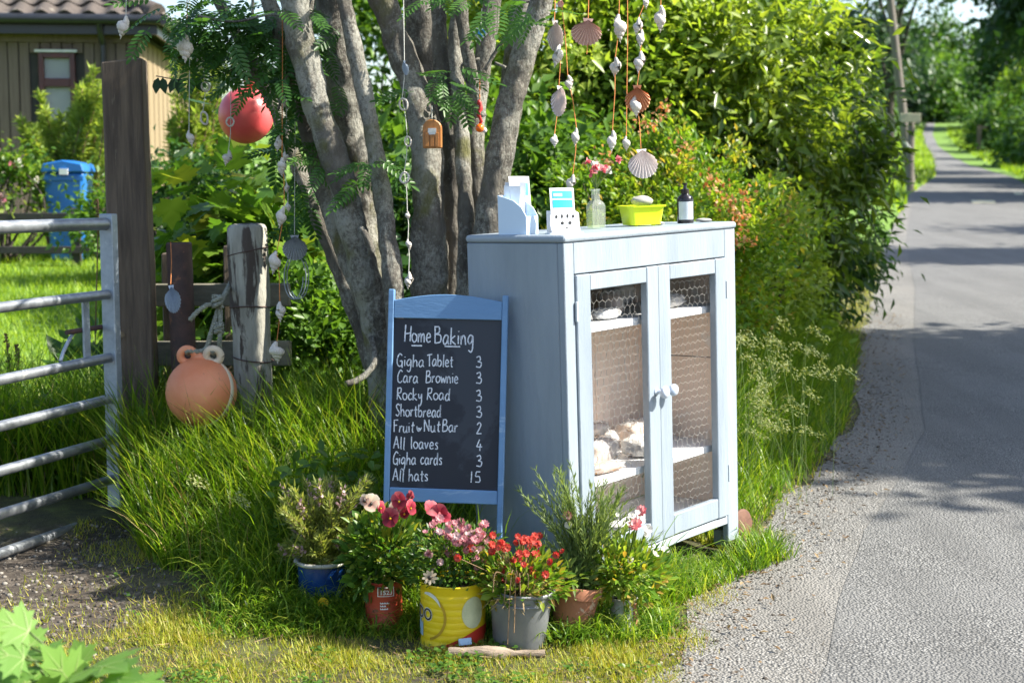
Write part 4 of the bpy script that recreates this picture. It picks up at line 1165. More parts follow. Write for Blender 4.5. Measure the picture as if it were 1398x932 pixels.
def rope(path, r_=.0085, k=8):
    """three strands laid round a path"""
    pth = np.array(catmull(path, k))
    m_ = MB()
    L_ = np.concatenate([[0], np.cumsum(np.linalg.norm(np.diff(pth, axis=0), axis=1))])
    n2 = max(12, int(L_[-1] / .006))
    s = np.linspace(0, L_[-1], n2)
    Q = np.stack([np.interp(s, L_, pth[:, i]) for i in range(3)], 1)
    Tn = norm(np.gradient(Q, axis=0))
    U = norm(np.cross(Tn, np.array((.2, 1, .1)))); Wv = np.cross(Tn, U)
    for j in range(3):
        an = s / .030 * 2 * math.pi + j * 2 * math.pi / 3
        pp = Q + (U * np.cos(an)[:, None] + Wv * np.sin(an)[:, None]) * r_ * .55
        m_.tube(pp, r_ * .62, 5)
    return m_
rt = at(314, 388, 5.12)
rope_o = thing('rope', 'knotted grey-green rope holding up the orange buoy', 'rope', at(297, 400, 5.0))
kn = at(297, 425, 5.0)
rope([at(322, 372, 5.5), at(312, 392, 5.15), at(302, 412, 5.02), kn, at(288, 455, 4.98), at(279, 478, 4.98), lugs[0] + np.array((0, -.014, .018)), lugs[0] + np.array((.002, .016, .004))]).build('strand', M['rope'], rope_o, smooth=True)
rope([kn + np.array((.01, 0, .03)), at(301, 445, 4.98), at(300, 462, 4.97), at(299, 478, 4.98), lugs[1] + np.array((0, -.014, .018)), lugs[1] + np.array((0, .016, .004))]).build('strand', M['rope'], rope_o, smooth=True)
rope([kn + np.array((-.004, -.01, .02)), at(284, 416, 4.96), at(270, 425, 4.94), at(259, 437, 4.94)]).build('tail', M['rope'], rope_o, smooth=True)
for cx_, cy_, s_ in ((297, 412, 1.25), (299, 448, 1.0)):
    c_ = at(cx_, cy_, 4.975)
    kp = [c_ + np.array((math.cos(t_) * .014 * s_, -.006 * math.sin(2 * t_), math.sin(t_ * 2) * .018 * s_)) for t_ in np.linspace(0, 2 * math.pi, 12)]
    kp2 = [c_ + np.array((math.cos(t_) * .0115 * s_, math.sin(t_) * .012 * s_, (t_ / 6.28 - 1.25) * .0135 * s_ + .003 * math.cos(t_))) for t_ in np.linspace(0, 5 * math.pi, 30)]
    m_ = rope(kp2, .0075, 4)
    m_.build('knot', M['rope'], rope_o, smooth=True)

pc = at(336, 157, 5.75); pr = 37 / 2000 * 5.75
pk = thing('pink_buoy', 'pinkish red buoy hanging in the branches left of the rowan', 'buoy', (pc[0], pc[1], pc[2] - pr))
MB().lathe([(math.sin(t_) * pr, -math.cos(t_) * pr * (1.05 if t_ < 1.6 else 1)) for t_ in np.linspace(.001, math.pi - .12, 18)], 30, Matrix.Translation(pc) @ Euler((0, R(12), 0)).to_matrix().to_4x4()).build('float', M['buoy_pink'], pk, smooth=True)
MB().lathe([(.026, 0), (.03, .02), (.02, .05), (.012, .055)], 14, Matrix.Translation(pc + np.array((.022, 0, pr * .96)))).build('neck', M['buoy_pink'], pk, smooth=True)
MB().tube(catmull([pc + np.array((.022, 0, pr + .03)), pc + np.array((.03, .02, pr + .3)), pc + np.array((.04, .04, 1.0))], 5), .006, 6).build('hanging_rope', M['rope'], pk, smooth=True)

# ------------------------------------------------------------------ hanging shells
def scallop_mesh(narrow=1.0, mat=None):
    n, mr = 30, 6
    v, f = [], []
    for j in range(mr + 1):
        t_ = j / mr
        for i in range(n + 1):
            an = R(-112 + 224 * i / n)
            edge = 1.0 + .035 * math.cos(i * math.pi)
            r_ = t_ * edge * (1.0 if abs(an) < R(85) else 1.0 - .25 * (abs(an) - R(85)))
            x_ = math.sin(an) * r_ * .5 * narrow; z_ = -.5 - math.cos(an) * r_ * .5 + .42 * (1 - t_)
            y_ = -.16 * (1 - t_ ** 2.2) - .045 * math.cos(i * math.pi) * t_ ** .5
            v.append((x_, y_, z_))
    q = n + 1
    for j in range(mr):
        for i in range(n):
            f.append((j * q + i, j * q + i + 1, (j + 1) * q + i + 1, (j + 1) * q + i))
    b = len(v)
    v += [(-.17 * narrow, -.05, -.03), (.17 * narrow, -.05, -.03), (.13 * narrow, -.06, -.16), (-.13 * narrow, -.06, -.16)]
    f.append((b, b + 1, b + 2, b + 3))
    # second skin gives the shell its thickness
    m2 = len(v)
    v += [(x_, y_ + .018, z_) for x_, y_, z_ in v]
    f += [tuple(i + m2 for i in reversed(q_)) for q_ in f]
    me = bpy.data.meshes.new('shell'); me.from_pydata(v, [], f); me.update()
    if mat: me.materials.append(mat)
    return me

def whelk_mesh(seed=0, mat=None):
    """coiled sea-snail shell, spire down, with an open lip"""
    m_ = MB()
    v, f = [], []
    turns, n, k = 3.4, 60, 9
    for i in range(n + 1):
        t_ = i / n
        a = t_ * turns * 2 * math.pi
        s = (1 - t_) ** 1.25
        R0, r0 = .115 * s, .195 * s + .012
        zc = -.36 - .62 * t_ ** .85
        for j in range(k):
            b = 2 * math.pi * j / k
            rr = r0 * (1 + .16 * mnoise.noise(Vector((math.cos(a) * 3 + seed, math.sin(a) * 3, b))))
            v.append(((R0 + rr * math.cos(b)) * math.cos(a), (R0 + rr * math.cos(b)) * math.sin(a), zc + rr * 1.15 * math.sin(b)))
    for i in range(n):
        for j in range(k):
            a0, a1 = i * k + j, i * k + (j + 1) % k
            f.append((a0, a1, a1 + k, a0 + k))
    f.append(tuple(range(n * k, n * k + k)))
    m_.add(v, f)
    # flared lip and siphon
    m_.tube([(.12, .0, -.40), (.08, -.02, -.18), (.02, .0, .0)], [.17, .12, .05], 9, wob=.2, wsc=6, seed=seed)
    me = m_.mesh('shell', smooth=True, auto=60)
    if mat: me.materials.append(mat)
    return me

def ring_mesh(mat):
    m_ = MB()
    m_.tube([(math.cos(t_) * .36, .05 * math.sin(3 * t_), -.5 + math.sin(t_) * .46) for t_ in np.linspace(0, 2 * math.pi, 22)], .09, 7, cap=False, wob=.25, wsc=5)
    me = m_.mesh('shell', smooth=True)
    me.materials.append(mat)
    return me

SH = {'w': [whelk_mesh(s, M['shell_white']) for s in (0, 3.3, 7.7)], 'p': scallop_mesh(1, M['shell_pink']), 't': scallop_mesh(1, M['shell_tan']), 'c': scallop_mesh(1, M['shell_pale']),
      'n': scallop_mesh(.58, M['shell_pale']), 'g': scallop_mesh(1, M['shell_grey']), 'b': scallop_mesh(.5, M['shell_blue']), 'r': ring_mesh(M['shell_white'])}

def shell_string(label, Y, top, items, cord='cord_orange', tail=None, group='strings of shells hung in the rowan', r_=.0013, name='shell_string'):
    """items: (px, py of the shell's top, height in px, kind); the cord runs from the branch down through them"""
    last = items[-1]
    bp = at(last[0], last[1] + last[2], Y)
    root = thing(name, label, 'ornament', bp, group)
    pts = [np.array(top, float)] + [at(i[0], i[1], Y + .004 * (-1) ** q) for q, i in enumerate(items)]
    if tail: pts.append(at(tail[0], tail[1], Y))
    m_ = MB()
    for a, b in zip(pts[:-1], pts[1:]):
        m_.tube([a, a * .5 + b * .5 + np.array((.003, 0, 0)), b], r_, 4)
    m_.build('cord', M[cord], root)
    for q, (px, py, hp, kd) in enumerate(items):
        me = SH[kd]
        if isinstance(me, list): me = me[q % 3]
        o = link('shell', me, root)
        o.location = tuple(at(px, py, Y - .012) - np.array(root.location))
        s = hp / 2000 * Y
        o.scale = (s * random.uniform(.78, 1.15), s * random.uniform(.8, 1.1), s * random.uniform(.92, 1.05))
        o.rotation_euler = (random.uniform(-.25, .25), random.uniform(-.3, .3) if kd == 'w' else random.uniform(-.15, .15), random.uniform(-.5, .5) if kd != 'w' else random.uniform(0, 6.28))
    return root
def lt(px, Y):
    return at(px, -100, Y)
shell_string('shell string nearest the right rowan stem with two long pale scallops', 4.55, lt(758, 4.6), [(757, 27, 42, 'n'), (764, 62, 34, 'w'), (763, 117, 42, 'n'), (757, 183, 20, 'w')])
shell_string('shell string on two orange cords ending in small whelks low by the leaflets', 4.62, lt(768, 4.65), [(766, 0, 10, 'p'), (775, 103, 22, 'w'), (787, 175, 26, 'w'), (782, 238, 24, 'w')])
shell_string('single round pinkish scallop hung on a short orange cord', 4.52, lt(803, 4.55), [(803, 24, 40, 'p')], tail=(801, 74))
shell_string('shell string of three whelks left of the orange scallop string', 4.58, lt(845, 4.6), [(845, 20, 38, 'w'), (840, 78, 30, 'w'), (836, 178, 32, 'w')])
shell_string('longest shell string, with an orange scallop above a white scallop', 4.5, lt(872, 4.55), [(881, -4, 18, 'w'), (872, 24, 26, 'w'), (876, 40, 26, 'w'), (874, 70, 30, 'w'), (870, 115, 38, 't'), (868, 130, 34, 'w'), (875, 203, 40, 'c')])
shell_string('single whelk hanging at the right end of the shell strings', 4.6, lt(902, 4.6), [(902, 8, 36, 'w')])
shell_string('small whelk on a cord beside the white scallop', 4.66, lt(856, 4.66), [(855, 186, 22, 'w')])
shell_string('long orange cord with four whelks beside the white post', 4.9, lt(384, 4.92), [(385, 215, 22, 'w'), (388, 282, 30, 'w'), (378, 343, 34, 'w'), (382, 412, 28, 'w'), (378, 466, 34, 'w')])
shell_string('pale cord of small white shells left of the rowan stems', 5.0, lt(391, 5.0), [(389, 135, 14, 'w'), (391, 170, 15, 'w'), (381, 186, 22, 'w'), (389, 207, 16, 'w'), (383, 224, 18, 'w'), (391, 250, 14, 'w'), (393, 276, 14, 'w')], 'cord_white')
shell_string('pale cord with little ring shells hanging down the rowan trunk', 4.72, lt(547, 4.75), [(552, 82, 20, 'b'), (549, 134, 18, 'r'), (556, 186, 14, 'r'), (552, 235, 17, 'r'), (556, 288, 13, 'w'), (557, 326, 17, 'w'), (558, 371, 24, 'w')], 'cord_white')
shell_string('large pale whelk hanging high left on an orange cord', 4.95, lt(254, 4.95), [(255, 46, 46, 'w')])
shell_string('grey whelk hanging beside the cabin roof corner', 4.95, lt(170, 4.95), [(172, 22, 34, 'w')], 'cord_white')
shell_string('small whelk hanging low between gate post and pink buoy', 5.05, lt(258, 5.0), [(258, 178, 24, 'w')], 'cord_white')
shell_string('string of ring shells below the twine left of the pink buoy', 5.1, lt(276, 5.1), [(274, 78, 16, 'r'), (280, 112, 14, 'r'), (277, 152, 18, 'r')], 'cord_white')
shell_string('thin string with a ring and a whelk in front of the pink buoy', 5.15, lt(314, 5.15), [(315, 160, 13, 'r'), (312, 205, 22, 'w')], 'cord_white')
shell_string('bluish narrow shell hanging beside the rusty steel post', 5.2, at(233, 330, 5.3), [(233, 388, 40, 'b')])
shell_string('grey scallop hanging right of the white post', 5.05, lt(402, 5.05), [(402, 320, 38, 'g')], 'cord_white')
# twine strung from the gate post into the branches
tw_ = thing('twine', 'thin dark twine strung from the gate post into the branches', 'twine', at(215, 105, 5.35))
MB().tube(catmull([at(213, 104, 5.36), at(250, 109, 5.25), at(300, 101, 5.15), at(400, 60, 5.0)], 6), .002, 5).build('strand', M['fencedark'], tw_)
scatter('dry_leaf', T_OVAL, np.array([at(x_, 106, 5.28) for x_ in (216, 222, 240, 246, 262, 268)]), np.array([(random.uniform(-.5, .5), -.2, -1) for _ in range(6)]), np.array([(0, -1, .2)] * 6), .06, .03, rng.random(6) * .3, M['leaf_dark'], tw_)
# coil of wire hanging behind the white post
cw = thing('wire_coil', 'loose coil of grey wire hanging right of the white post', 'wire', at(400, 390, 5.15))
MB().tube([at(400 + 14 * math.cos(t_) + t_ * .6, 378 + 30 * math.sin(t_), 5.15 + .01 * t_) for t_ in np.linspace(0, 15, 60)], .0022, 5).build('coil', M['galv_flat'], cw)

# ------------------------------------------------------------------ ornaments pinned to the stems
c = at(590, 183, 4.72)
fd = thing('fairy_door', 'tiny arched wooden door fixed to the rowan stem', 'ornament', at(590, 203, 4.72))
outl = [(-.030, -.045), (.030, -.045)] + [(.030 * math.cos(t_), .020 + .026 * math.sin(t_)) for t_ in np.linspace(0, math.pi, 10)]
Mf = Matrix.Translation(c)
MB().prism(outl, -.006, .05, Mf).build('door', M['fairywood'], fd, bev=.003)
MB().box((-.013, -.009, -.002), (.013, -.0065, .018), Mf).build('window', M['tag_white'], fd)
for i in range(3):
    MB().box((-.022 + i * .016, -.0095, -.040), (-.022 + i * .016 + .012, -.0065, .004 if i != 1 else -.006), Mf).build('board', M['fairywood'], fd, bev=.001)
MB().tube([c + np.array((0, -.008, .046)), c + np.array((0, .0, .09))], .0014, 4).build('cord', M['cord_white'], fd)
c = at(656, 46, 4.78)
hd = thing('heart_plaque', 'small white plaque with a blue heart high on the rowan', 'ornament', at(656, 58, 4.78))
def heart(s):
    return [(s * 16 * math.sin(t_) ** 3 / 16, s * (13 * math.cos(t_) - 5 * math.cos(2 * t_) - 2 * math.cos(3 * t_) - math.cos(4 * t_)) / 16) for t_ in np.linspace(0, 2 * math.pi, 28)[:-1]]
MB().prism(heart(.024), -.004, .006, Matrix.Translation(c)).build('plaque', M['tag_white'], hd, bev=.001)
MB().prism(heart(.0165), -.007, -.0042, Matrix.Translation(c)).build('heart', M['heart_blue'], hd)
MB().tube([c + np.array((0, 0, .01)), c + np.array((.004, .01, .08))], .0014, 4).build('cord', M['cord_white'], hd)
c = at(655, 175, 4.68)
bd = thing('bead_charm', 'orange glass bead and red ribbon charm on the rowan', 'ornament', at(655, 186, 4.68))
MB().blob(c, (.0135, .0135, .0135), 14, 10).build('bead', M['orange_bead'], bd, smooth=True)
MB().blob(c + np.array((.014, .004, -.006)), (.009, .006, .009), 10, 7, .2).build('charm', M['shell_pale'], bd, smooth=True)
rb_ = [c + np.array((.004 * math.sin(i * 1.4), .003 * math.cos(i), .012 + i * .0095)) for i in range(9)]
MB().tube(rb_, [.004, .0065, .004, .007, .005, .008, .005, .008, .004], 7).build('ribbon', M['red_bead'], bd, smooth=True)
MB().tube([c + np.array((0, 0, .08)), c + np.array((0, .01, .16))], .0014, 4).build('cord', M['cord_orange'], bd)

# ------------------------------------------------------------------ the painted cabinet
CW, CD, CH = .915, .345, 1.0
th = math.atan2(.781, .624)
cp_ = at(769, 321, 3.97)
Rot = Matrix.Rotation(R(-1.7), 3, 'Y') @ Matrix.Rotation(th, 3, 'Z')
corner_top = Rot @ Vector((0, 0, CH))
cab_loc = Vector(cp_) - corner_top
cab = thing('bread_cabinet', 'pale blue painted cupboard with chicken-wire doors on the verge', 'cabinet', cab_loc, rot=Rot.to_euler())
CABM = Matrix.Translation(cab_loc) @ Rot.to_4x4()
def cb(name, lo, hi, mat='paint', parent=None, bev=.002):
    return MB().box(lo, hi).build(name, M[mat], parent or cab, local=True, bev=bev)
TH = .02
# sides with rounded upper front corners
cb('side_panel', (0, .022, .0), (TH, CD, CH - .0225), bev=.003)
cb('side_panel', (CW - TH, .022, .0), (CW, CD, CH - .0225), bev=.003)
MB().box((-.004, -.006, CH - .022), (CW + .004, CD + .002, CH)).build('top', M['paint'], cab, local=True, bev=.009, seg=3)
cb('floor_panel', (TH, .022, .07), (CW - TH, CD - .012, .085), 'paint_white')
nb = 9
bw_ = (CW - 2 * TH) / nb
bm_ = MB().box((0, 0, .085), (bw_ - .0015, .008, CH - .023)).mesh('back_board', bev=.001); bm_.materials.append(M['backboard'])
for i in range(nb):
    o = link('back_board', bm_, cab); o.location = (TH + i * bw_ + .0008, CD - .011 + .001 * (i % 2), 0)
cb('side_batten', (CW - TH - .0042, .06, .560), (CW - TH - .0031, CD - .016, .563), 'gap', bev=0)
# face frame
cb('side_lining', (TH + .0004, .03, .0855), (TH + .003, CD - .014, CH - .023), 'backboard', bev=0)
cb('side_lining', (CW - TH - .003, .03, .0855), (CW - TH - .0004, CD - .014, CH - .023), 'backboard', bev=0)
DZ0, DZ1 = .060, .888
cb('face_stile', (.0, .0, -.01), (.045, .0215, CH - .0225))
cb('face_stile', (.850, .0, -.03), (CW, .0215, CH - .0225))
cb('face_rail', (.0453, .0, DZ1 + .003), (.8497, .0213, CH - .0225))
apr = [(.0453, .012), (.0453, DZ0 - .004), (.8497, DZ0 - .004), (.8497, .03)] + [(.8497 - (.8044) * t_, .03 - .018 * t_ + .01 * math.sin(t_ * math.pi)) for t_ in np.linspace(.08, .95, 8)]
MB().prism(apr[::-1], .002, .0205).build('apron', M['paint_worn'], cab, local=True, bev=.0015)
for lx, ly in ((.002, CD - .047), (CW - .047, CD - .047)):
    cb('foot', (lx, ly, -.04), (lx + .045, ly + .045, -.0005))
cb('foot', (.001, .024, -.04), (.046, .068, -.0005)); cb('foot', (CW - .046, .024, -.05), (CW - .001, .068, -.0005))
# shelves
for z in (.738, .292):
    cb('shelf', (TH + .0035, .034, z - .022), (CW - TH - .0035, CD - .013, z), 'paint_white', bev=.002)
    cb('shelf_bearer', (TH + .0032, .04, z - .042), (TH + .014, CD - .02, z - .0225), 'paint_white', bev=.001)
# doors
def hexmesh(x0, x1, z0, z1, y, r_=.00045, w=.028):
    m_ = MB()
    h = w / math.sqrt(3)          # edge length
    def tw(a, b, rr):
        m_.tube([a, b], rr, 3, cap=False)
    rows = int((z1 - z0) / (1.5 * h)) + 2
    cols = int((x1 - x0) / w) + 2
    def jig(x_, z_):
        return (x_ + .0042 * mnoise.noise(Vector((x_ * 40, z_ * 40, 0))), y + .006 * mnoise.noise(Vector((x_ * 12, z_ * 12, 4))), z_ + .0042 * mnoise.noise(Vector((x_ * 40, z_ * 40, 9))))
    def inside(p): return x0 <= p[0] <= x1 and z0 <= p[2] <= z1
    for r0 in range(rows):
        for c0 in range(-1, cols):
            cx_ = x0 + c0 * w + (w / 2 if r0 % 2 else 0); cz_ = z0 + r0 * 1.5 * h
            a = jig(cx_, cz_); b = jig(cx_ + w / 2, cz_ + h / 2); c_ = jig(cx_ + w / 2, cz_ + 1.5 * h); d_ = jig(cx_ + w, cz_)
            for p_, q_, rr in ((a, b, r_), (b, d_, r_), (b, c_, r_ * 1.7)):
                if inside(p_) and inside(q_): tw(p_, q_, rr)
    return m_
def door(x0, x1, sl, sr, hinge_left, ang, knob_x):
    """built about its hinge edge so that it can stand slightly ajar"""
    hx = x0 if hinge_left else x1
    d_ = bpy.data.objects.new('door', None); d_.empty_display_size = .05; col.objects.link(d_); d_.parent = cab
    d_.location = (hx, -.002, 0); d_.rotation_euler = (0, 0, R(ang))
    def part(name, lo, hi, mat='paint', bev=.0025):
        return MB().box((lo[0] - hx, lo[1], lo[2]), (hi[0] - hx, hi[1], hi[2])).build(name, M[mat], d_, local=True, bev=bev)
    y0, y1 = -.004, .0205
    part('stile', (x0, y0, DZ0), (x0 + sl, y1, DZ1)); part('stile', (x1 - sr, y0, DZ0), (x1, y1, DZ1))
    part('rail', (x0 + sl + .0004, y0 + .001, DZ1 - .046), (x1 - sr - .0004, y1 - .001, DZ1 - .001))
    part('rail', (x0 + sl + .0004, y0 + .001, DZ0 + .001), (x1 - sr - .0004, y1 - .001, DZ0 + .064))
    hexmesh(x0 + sl - .005 - hx, x1 - sr + .005 - hx, DZ0 + .06, DZ1 - .043, .0235).build('wire_mesh', M['wire'], d_, local=True)
    Mk = Matrix.Translation((knob_x - hx, y0, .515)) @ Matrix.Rotation(R(90), 4, 'X')
    MB().lathe([(.011, .0), (.011, .003), (.0065, .006), (.006, .016), (.012, .020), (.0175, .026), (.0185, .032), (.015, .038), (.006, .041), (0, .0415)], 20, Mk).build('knob', M['knob'], d_, local=True, smooth=True, auto=50)
    for hz_ in (.17, .76):
        xx = (x0 - .006) if hinge_left else (x1 - .002)
        part('hinge', (xx, y0 - .003, hz_), (xx + .008, y0 + .004, hz_ + .055), 'paint_worn', .001)
door(.0475, .4615, .066, .062, True, .4, .438)
door(.4655, .8475, .064, .062, False, -1.0, .492)

# ------------------------------------------------------------------ baking on the cabinet shelves
def inside(x_, y_, z_):
    return CABM @ Vector((x_, y_, z_))
def packet(name, label, x_, y_, z_, size, core, wrap, seed, rotz=0.0, group='wrapped baking on the cabinet shelves', tails=True):
    p = inside(x_, y_, z_)
    r_ = thing(name, label, 'baking', p, group, rot=(Rot @ Matrix.Rotation(rotz, 3, 'Z')).to_euler())
    sx, sy, sz = size
    MB().blob((0, 0, sz * .5), (sx * .45, sy * .45, sz * .44), 18, 12, .10, 2.5, seed, .62).build('bake', M[core], r_, local=True, smooth=True)
    m_ = MB().blob((0, 0, sz * .5 + .002), (sx * .52, sy * .52, sz * .52), 26, 16, .26, 4.5, seed + 3, .72)
    if tails:
        m_.tube([(sx * .42, 0, sz * .5), (sx * .55, .01, sz * .55), (sx * .75, .0, sz * .8)], [sz * .28, sz * .08, sz * .3], 10, wob=.5, wsc=40, seed=seed)
    m_.build('wrapper', M[wrap], r_, local=True, smooth=True)
ZL, ZU = .292, .738
packet('cake_packet', 'white paper-wrapped loaf at the left of the lower cabinet shelf', .145, .10, ZL, (.13, .11, .055), 'loaf', 'paperbag', 1.0, .2)
packet('cake_packet', 'golden flapjack slab at the front of the lower shelf', .275, .085, ZL, (.15, .08, .028), 'cake', 'film', 2.0, -.1, tails=False)
packet('cake_packet', 'small golden slice lying on the flapjack', .225, .10, ZL + .029, (.06, .05, .018), 'cake', 'film', 2.7, .4, tails=False)
packet('cake_packet', 'film-wrapped pale loaf in the middle of the lower shelf', .345, .16, ZL, (.17, .12, .085), 'loaf', 'film', 3.0, .15)
packet('cake_packet', 'film-wrapped loaf with a label behind on the lower shelf', .22, .24, ZL, (.19, .12, .075), 'loaf', 'paperbag', 4.1, -.1)
packet('cake_packet', 'brown slice standing at the back of the lower shelf', .46, .26, ZL, (.12, .09, .095), 'cake', 'film', 5.0, .1)
packet('cake_packet', 'white bag behind the right stile of the lower shelf', .545, .13, ZL, (.12, .10, .06), 'loaf', 'paperbag', 6.0, .2)
packet('cake_packet', 'film bag of biscuits at the right of the lower shelf', .66, .22, ZL, (.13, .10, .085), 'loaf', 'film', 7.2, -.3)
packet('cake_packet', 'small foil tray at the front left of the upper shelf', .165, .085, ZU, (.085, .07, .036), 'foil', 'film', 8.0, .1, tails=False)
packet('cake_packet', 'dark brownie packet left on the upper shelf', .115, .17, ZU, (.07, .07, .06), 'choc', 'film', 9.0, .1, tails=False)
packet('cake_packet', 'clear bag of dark rocky road on the upper shelf', .255, .17, ZU, (.10, .08, .062), 'choc', 'film', 10.1, .3)
packet('cake_packet', 'golden tablet packet behind the rocky road', .31, .25, ZU, (.13, .07, .085), 'cake', 'film', 11.0, 0, tails=False)
packet('cake_packet', 'foil-wrapped bar at the front of the upper shelf', .315, .09, ZU, (.10, .06, .032), 'foil', 'film', 12.2, -.2, tails=False)
packet('cake_packet', 'brown loaf slice by the middle stile on the upper shelf', .395, .12, ZU, (.06, .07, .075), 'cake', 'film', 13.0, .1, tails=False)
packet('cake_packet', 'round white bread roll in paper on the upper shelf', .575, .085, ZU, (.085, .075, .042), 'loaf', 'paperbag', 14.0, .1, tails=False)
packet('cake_packet', 'dark chocolate slab right of the bread roll', .70, .12, ZU, (.14, .08, .042), 'choc', 'film', 15.0, .1, tails=False)
packet('cake_packet', 'tall dark cake packet behind the bread roll', .60, .24, ZU, (.12, .08, .092), 'choc', 'film', 16.0, .1, tails=False)
packet('cake_packet', 'golden loaf at the far left back of the lower shelf', .10, .25, ZL, (.10, .12, .085), 'cake', 'film', 17.0, .1, tails=False)
packet('cake_packet', 'pale scone stacked on the middle loaf of the lower shelf', .36, .17, ZL + .088, (.10, .08, .04), 'loaf', 'film', 18.0, .3, tails=False)
packet('cake_packet', 'paper bag at the far right back of the lower shelf', .79, .25, ZL, (.10, .10, .07), 'loaf', 'paperbag', 19.0, .2)
jp = inside(.205, .15, ZU)
jr = thing('jam_jar', 'small glass jar with a pale lid on the upper cabinet shelf', 'jar', jp, rot=Rot.to_euler())
MB().lathe([(.0, 0), (.024, 0), (.026, .006), (.026, .05), (.021, .058), (.021, .062), (0, .062)], 18).build('jar', M['jar'], jr, local=True, smooth=True, auto=40)
MB().lathe([(.0, .0622), (.0235, .0622), (.0235, .076), (0, .076)], 18).build('lid', M['card_white'], jr, local=True, smooth=True, auto=40)

# ------------------------------------------------------------------ things standing on the cabinet
def on_top(px, py):
    """point of the cabinet's top surface seen at this pixel"""
    d = Vector(ray(px, py)); n_ = Rot @ Vector((0, 0, 1)); p0_ = CABM @ Vector((0, 0, CH))
    t_ = (p0_ - Vector(CAM)).dot(n_) / d.dot(n_)
    return Vector(CAM) + d * t_
def top_at(u, v):
    return CABM @ Vector((u, v, CH))
def pxu(px, v):
    """distance along the cabinet whose top at depth v shows at pixel column px"""
    lo, hi = -.4, 1.4
    for _ in range(40):
        m_ = (lo + hi) / 2; q = CABM @ Vector((m_, v, CH)); 
        x_ = CX + F_PX * q.x / (q.y * math.cos(PITCH) - (q.z - 1.22) * math.sin(PITCH))
        if x_ < px: lo = m_
        else: hi = m_
    return lo
K = 3.97 / 2000
ROTL = (Rot @ Matrix.Rotation(0, 3, 'Z')).to_euler()
FACE = Euler((0, R(-1.7), R(12)))
# leaflet box
b = top_at(.045, .19)
lb = thing('leaflet_box', 'pale blue upright leaflet holder on the cabinet left end', 'holder', b, rot=(0, R(-1.7), R(-30)))
side = [(-.045, 0), (.045, 0), (.045, .05), (.03, .075), (.005, .094), (-.025, .104), (-.045, .110)]
hw = .034
for y0 in (-hw, hw - .003):
    MB().prism(side, y0, y0 + .003).build('side', M['box_paleblue'], lb, local=True)
MB().box((-.045, -hw + .0032, 0), (.045, hw - .0032, .003)).build('base', M['box_paleblue'], lb, local=True)
MB().box((-.0448, -hw + .0032, .0032), (-.042, hw - .0032, .110)).build('back', M['box_paleblue'], lb, local=True)
MB().box((.042, -hw + .0032, .0032), (.0448, hw - .0032, .05)).build('front', M['box_paleblue'], lb, local=True)
def leaflet(label, base, w, h, tilt, rz, prints, mat='card_white', bow=.0022):
    r_ = thing('leaflet', label, 'leaflet', base, 'leaflets on the cabinet', rot=Euler((R(tilt), 0, R(rz))))
    n_ = 6; v = []; f = []
    def surf_(x_, z_, y_off): return (x_, y_off + bow * (2 * x_ / w) ** 2, z_)
    for yo in (0, .0012):
        for j in range(3):
            for i in range(n_ + 1):
                v.append(surf_(-w / 2 + w * i / n_, h * j / 2, yo))
    q = n_ + 1
    for j in range(2):
        for i in range(n_):
            f.append((j * q + i, j * q + i + 1, (j + 1) * q + i + 1, (j + 1) * q + i))
            f.append(tuple(3 * q + k_ for k_ in ((j + 1) * q + i, (j + 1) * q + i + 1, j * q + i + 1, j * q + i)))
    MB().add(v, f).build('paper', M[mat], r_, local=True, smooth=True)
    for (x0, x1, z0, z1, pm__) in prints:
        vv, ff = [], []
        for j in range(2):
            for i in range(n_ + 1):
                x_ = (x0 + (x1 - x0) * i / n_) * w
                vv.append(surf_(x_, h * (z0 + (z1 - z0) * j), -.0008 - (.0004 if 'white' in pm__ else 0)))
        for i in range(n_): ff.append((i, i + 1, q + i + 1, q + i))
        MB().add(vv, ff).build('print', M[pm__], r_, local=True)
    return r_
bz = b + Vector((0, 0, .006))
leaflet('tall white leaflet with a blue corner in the holder', bz + Vector((.014, .012, 0)), .066, .158, -9, 30, [(.0, .42, .66, .88, 'print_sky')])
leaflet('leaflet with a faded cover at the back of the holder', bz + Vector((-.012, .02, 0)), .06, .14, -5, -12, [(-.4, .1, .55, .8, 'print_sky')])
leaflet('white leaflet leaning left in the holder', bz + Vector((-.022, .006, 0)), .05, .13, -3, -25, [])
# white pierced card holder with a blue leaflet
b2 = top_at(.085, .062)
wh = thing('card_holder', 'small white pierced holder in front of the leaflet box', 'holder', b2, rot=(0, R(-1.7), R(14)))
holes = [(-.024, .046, .006, .008), (-.008, .047, .005, .010), (.008, .047, .005, .010), (.024, .046, .006, .008), (-.008, .028, .008, .008), (.014, .028, .008, .008), (.004, .014, .006, .003)]
MB().prism([(-.038, .0), (.042, .0), (.041, .055), (.03, .062), (-.03, .060), (-.041, .052), (-.044, .025)], -.002, .002, Matrix.Translation((0, -.02, .002)) @ Matrix.Rotation(R(-8), 4, 'X')).build('front_plate', M['card_white'], wh, local=True, bev=.0008)
MB().box((-.045, -.024, .0), (.052, .03, .0035)).build('base', M['card_white'], wh, local=True, bev=.001)
MB().box((-.040, .026, .0036), (.042, .029, .064)).build('back_plate', M['card_white'], wh, local=True, bev=.001)
for hx, hz_, rx, rzz in holes:
    MB().prism([(hx + rx * .6 * math.cos(t_), hz_ + rzz * .6 * math.sin(t_)) for t_ in np.linspace(0, 2 * math.pi, 9)[:-1]], -.0026, -.0022, Matrix.Translation((0, -.02, .002)) @ Matrix.Rotation(R(-8), 4, 'X')).build('hole', M['gap'], wh, local=True)
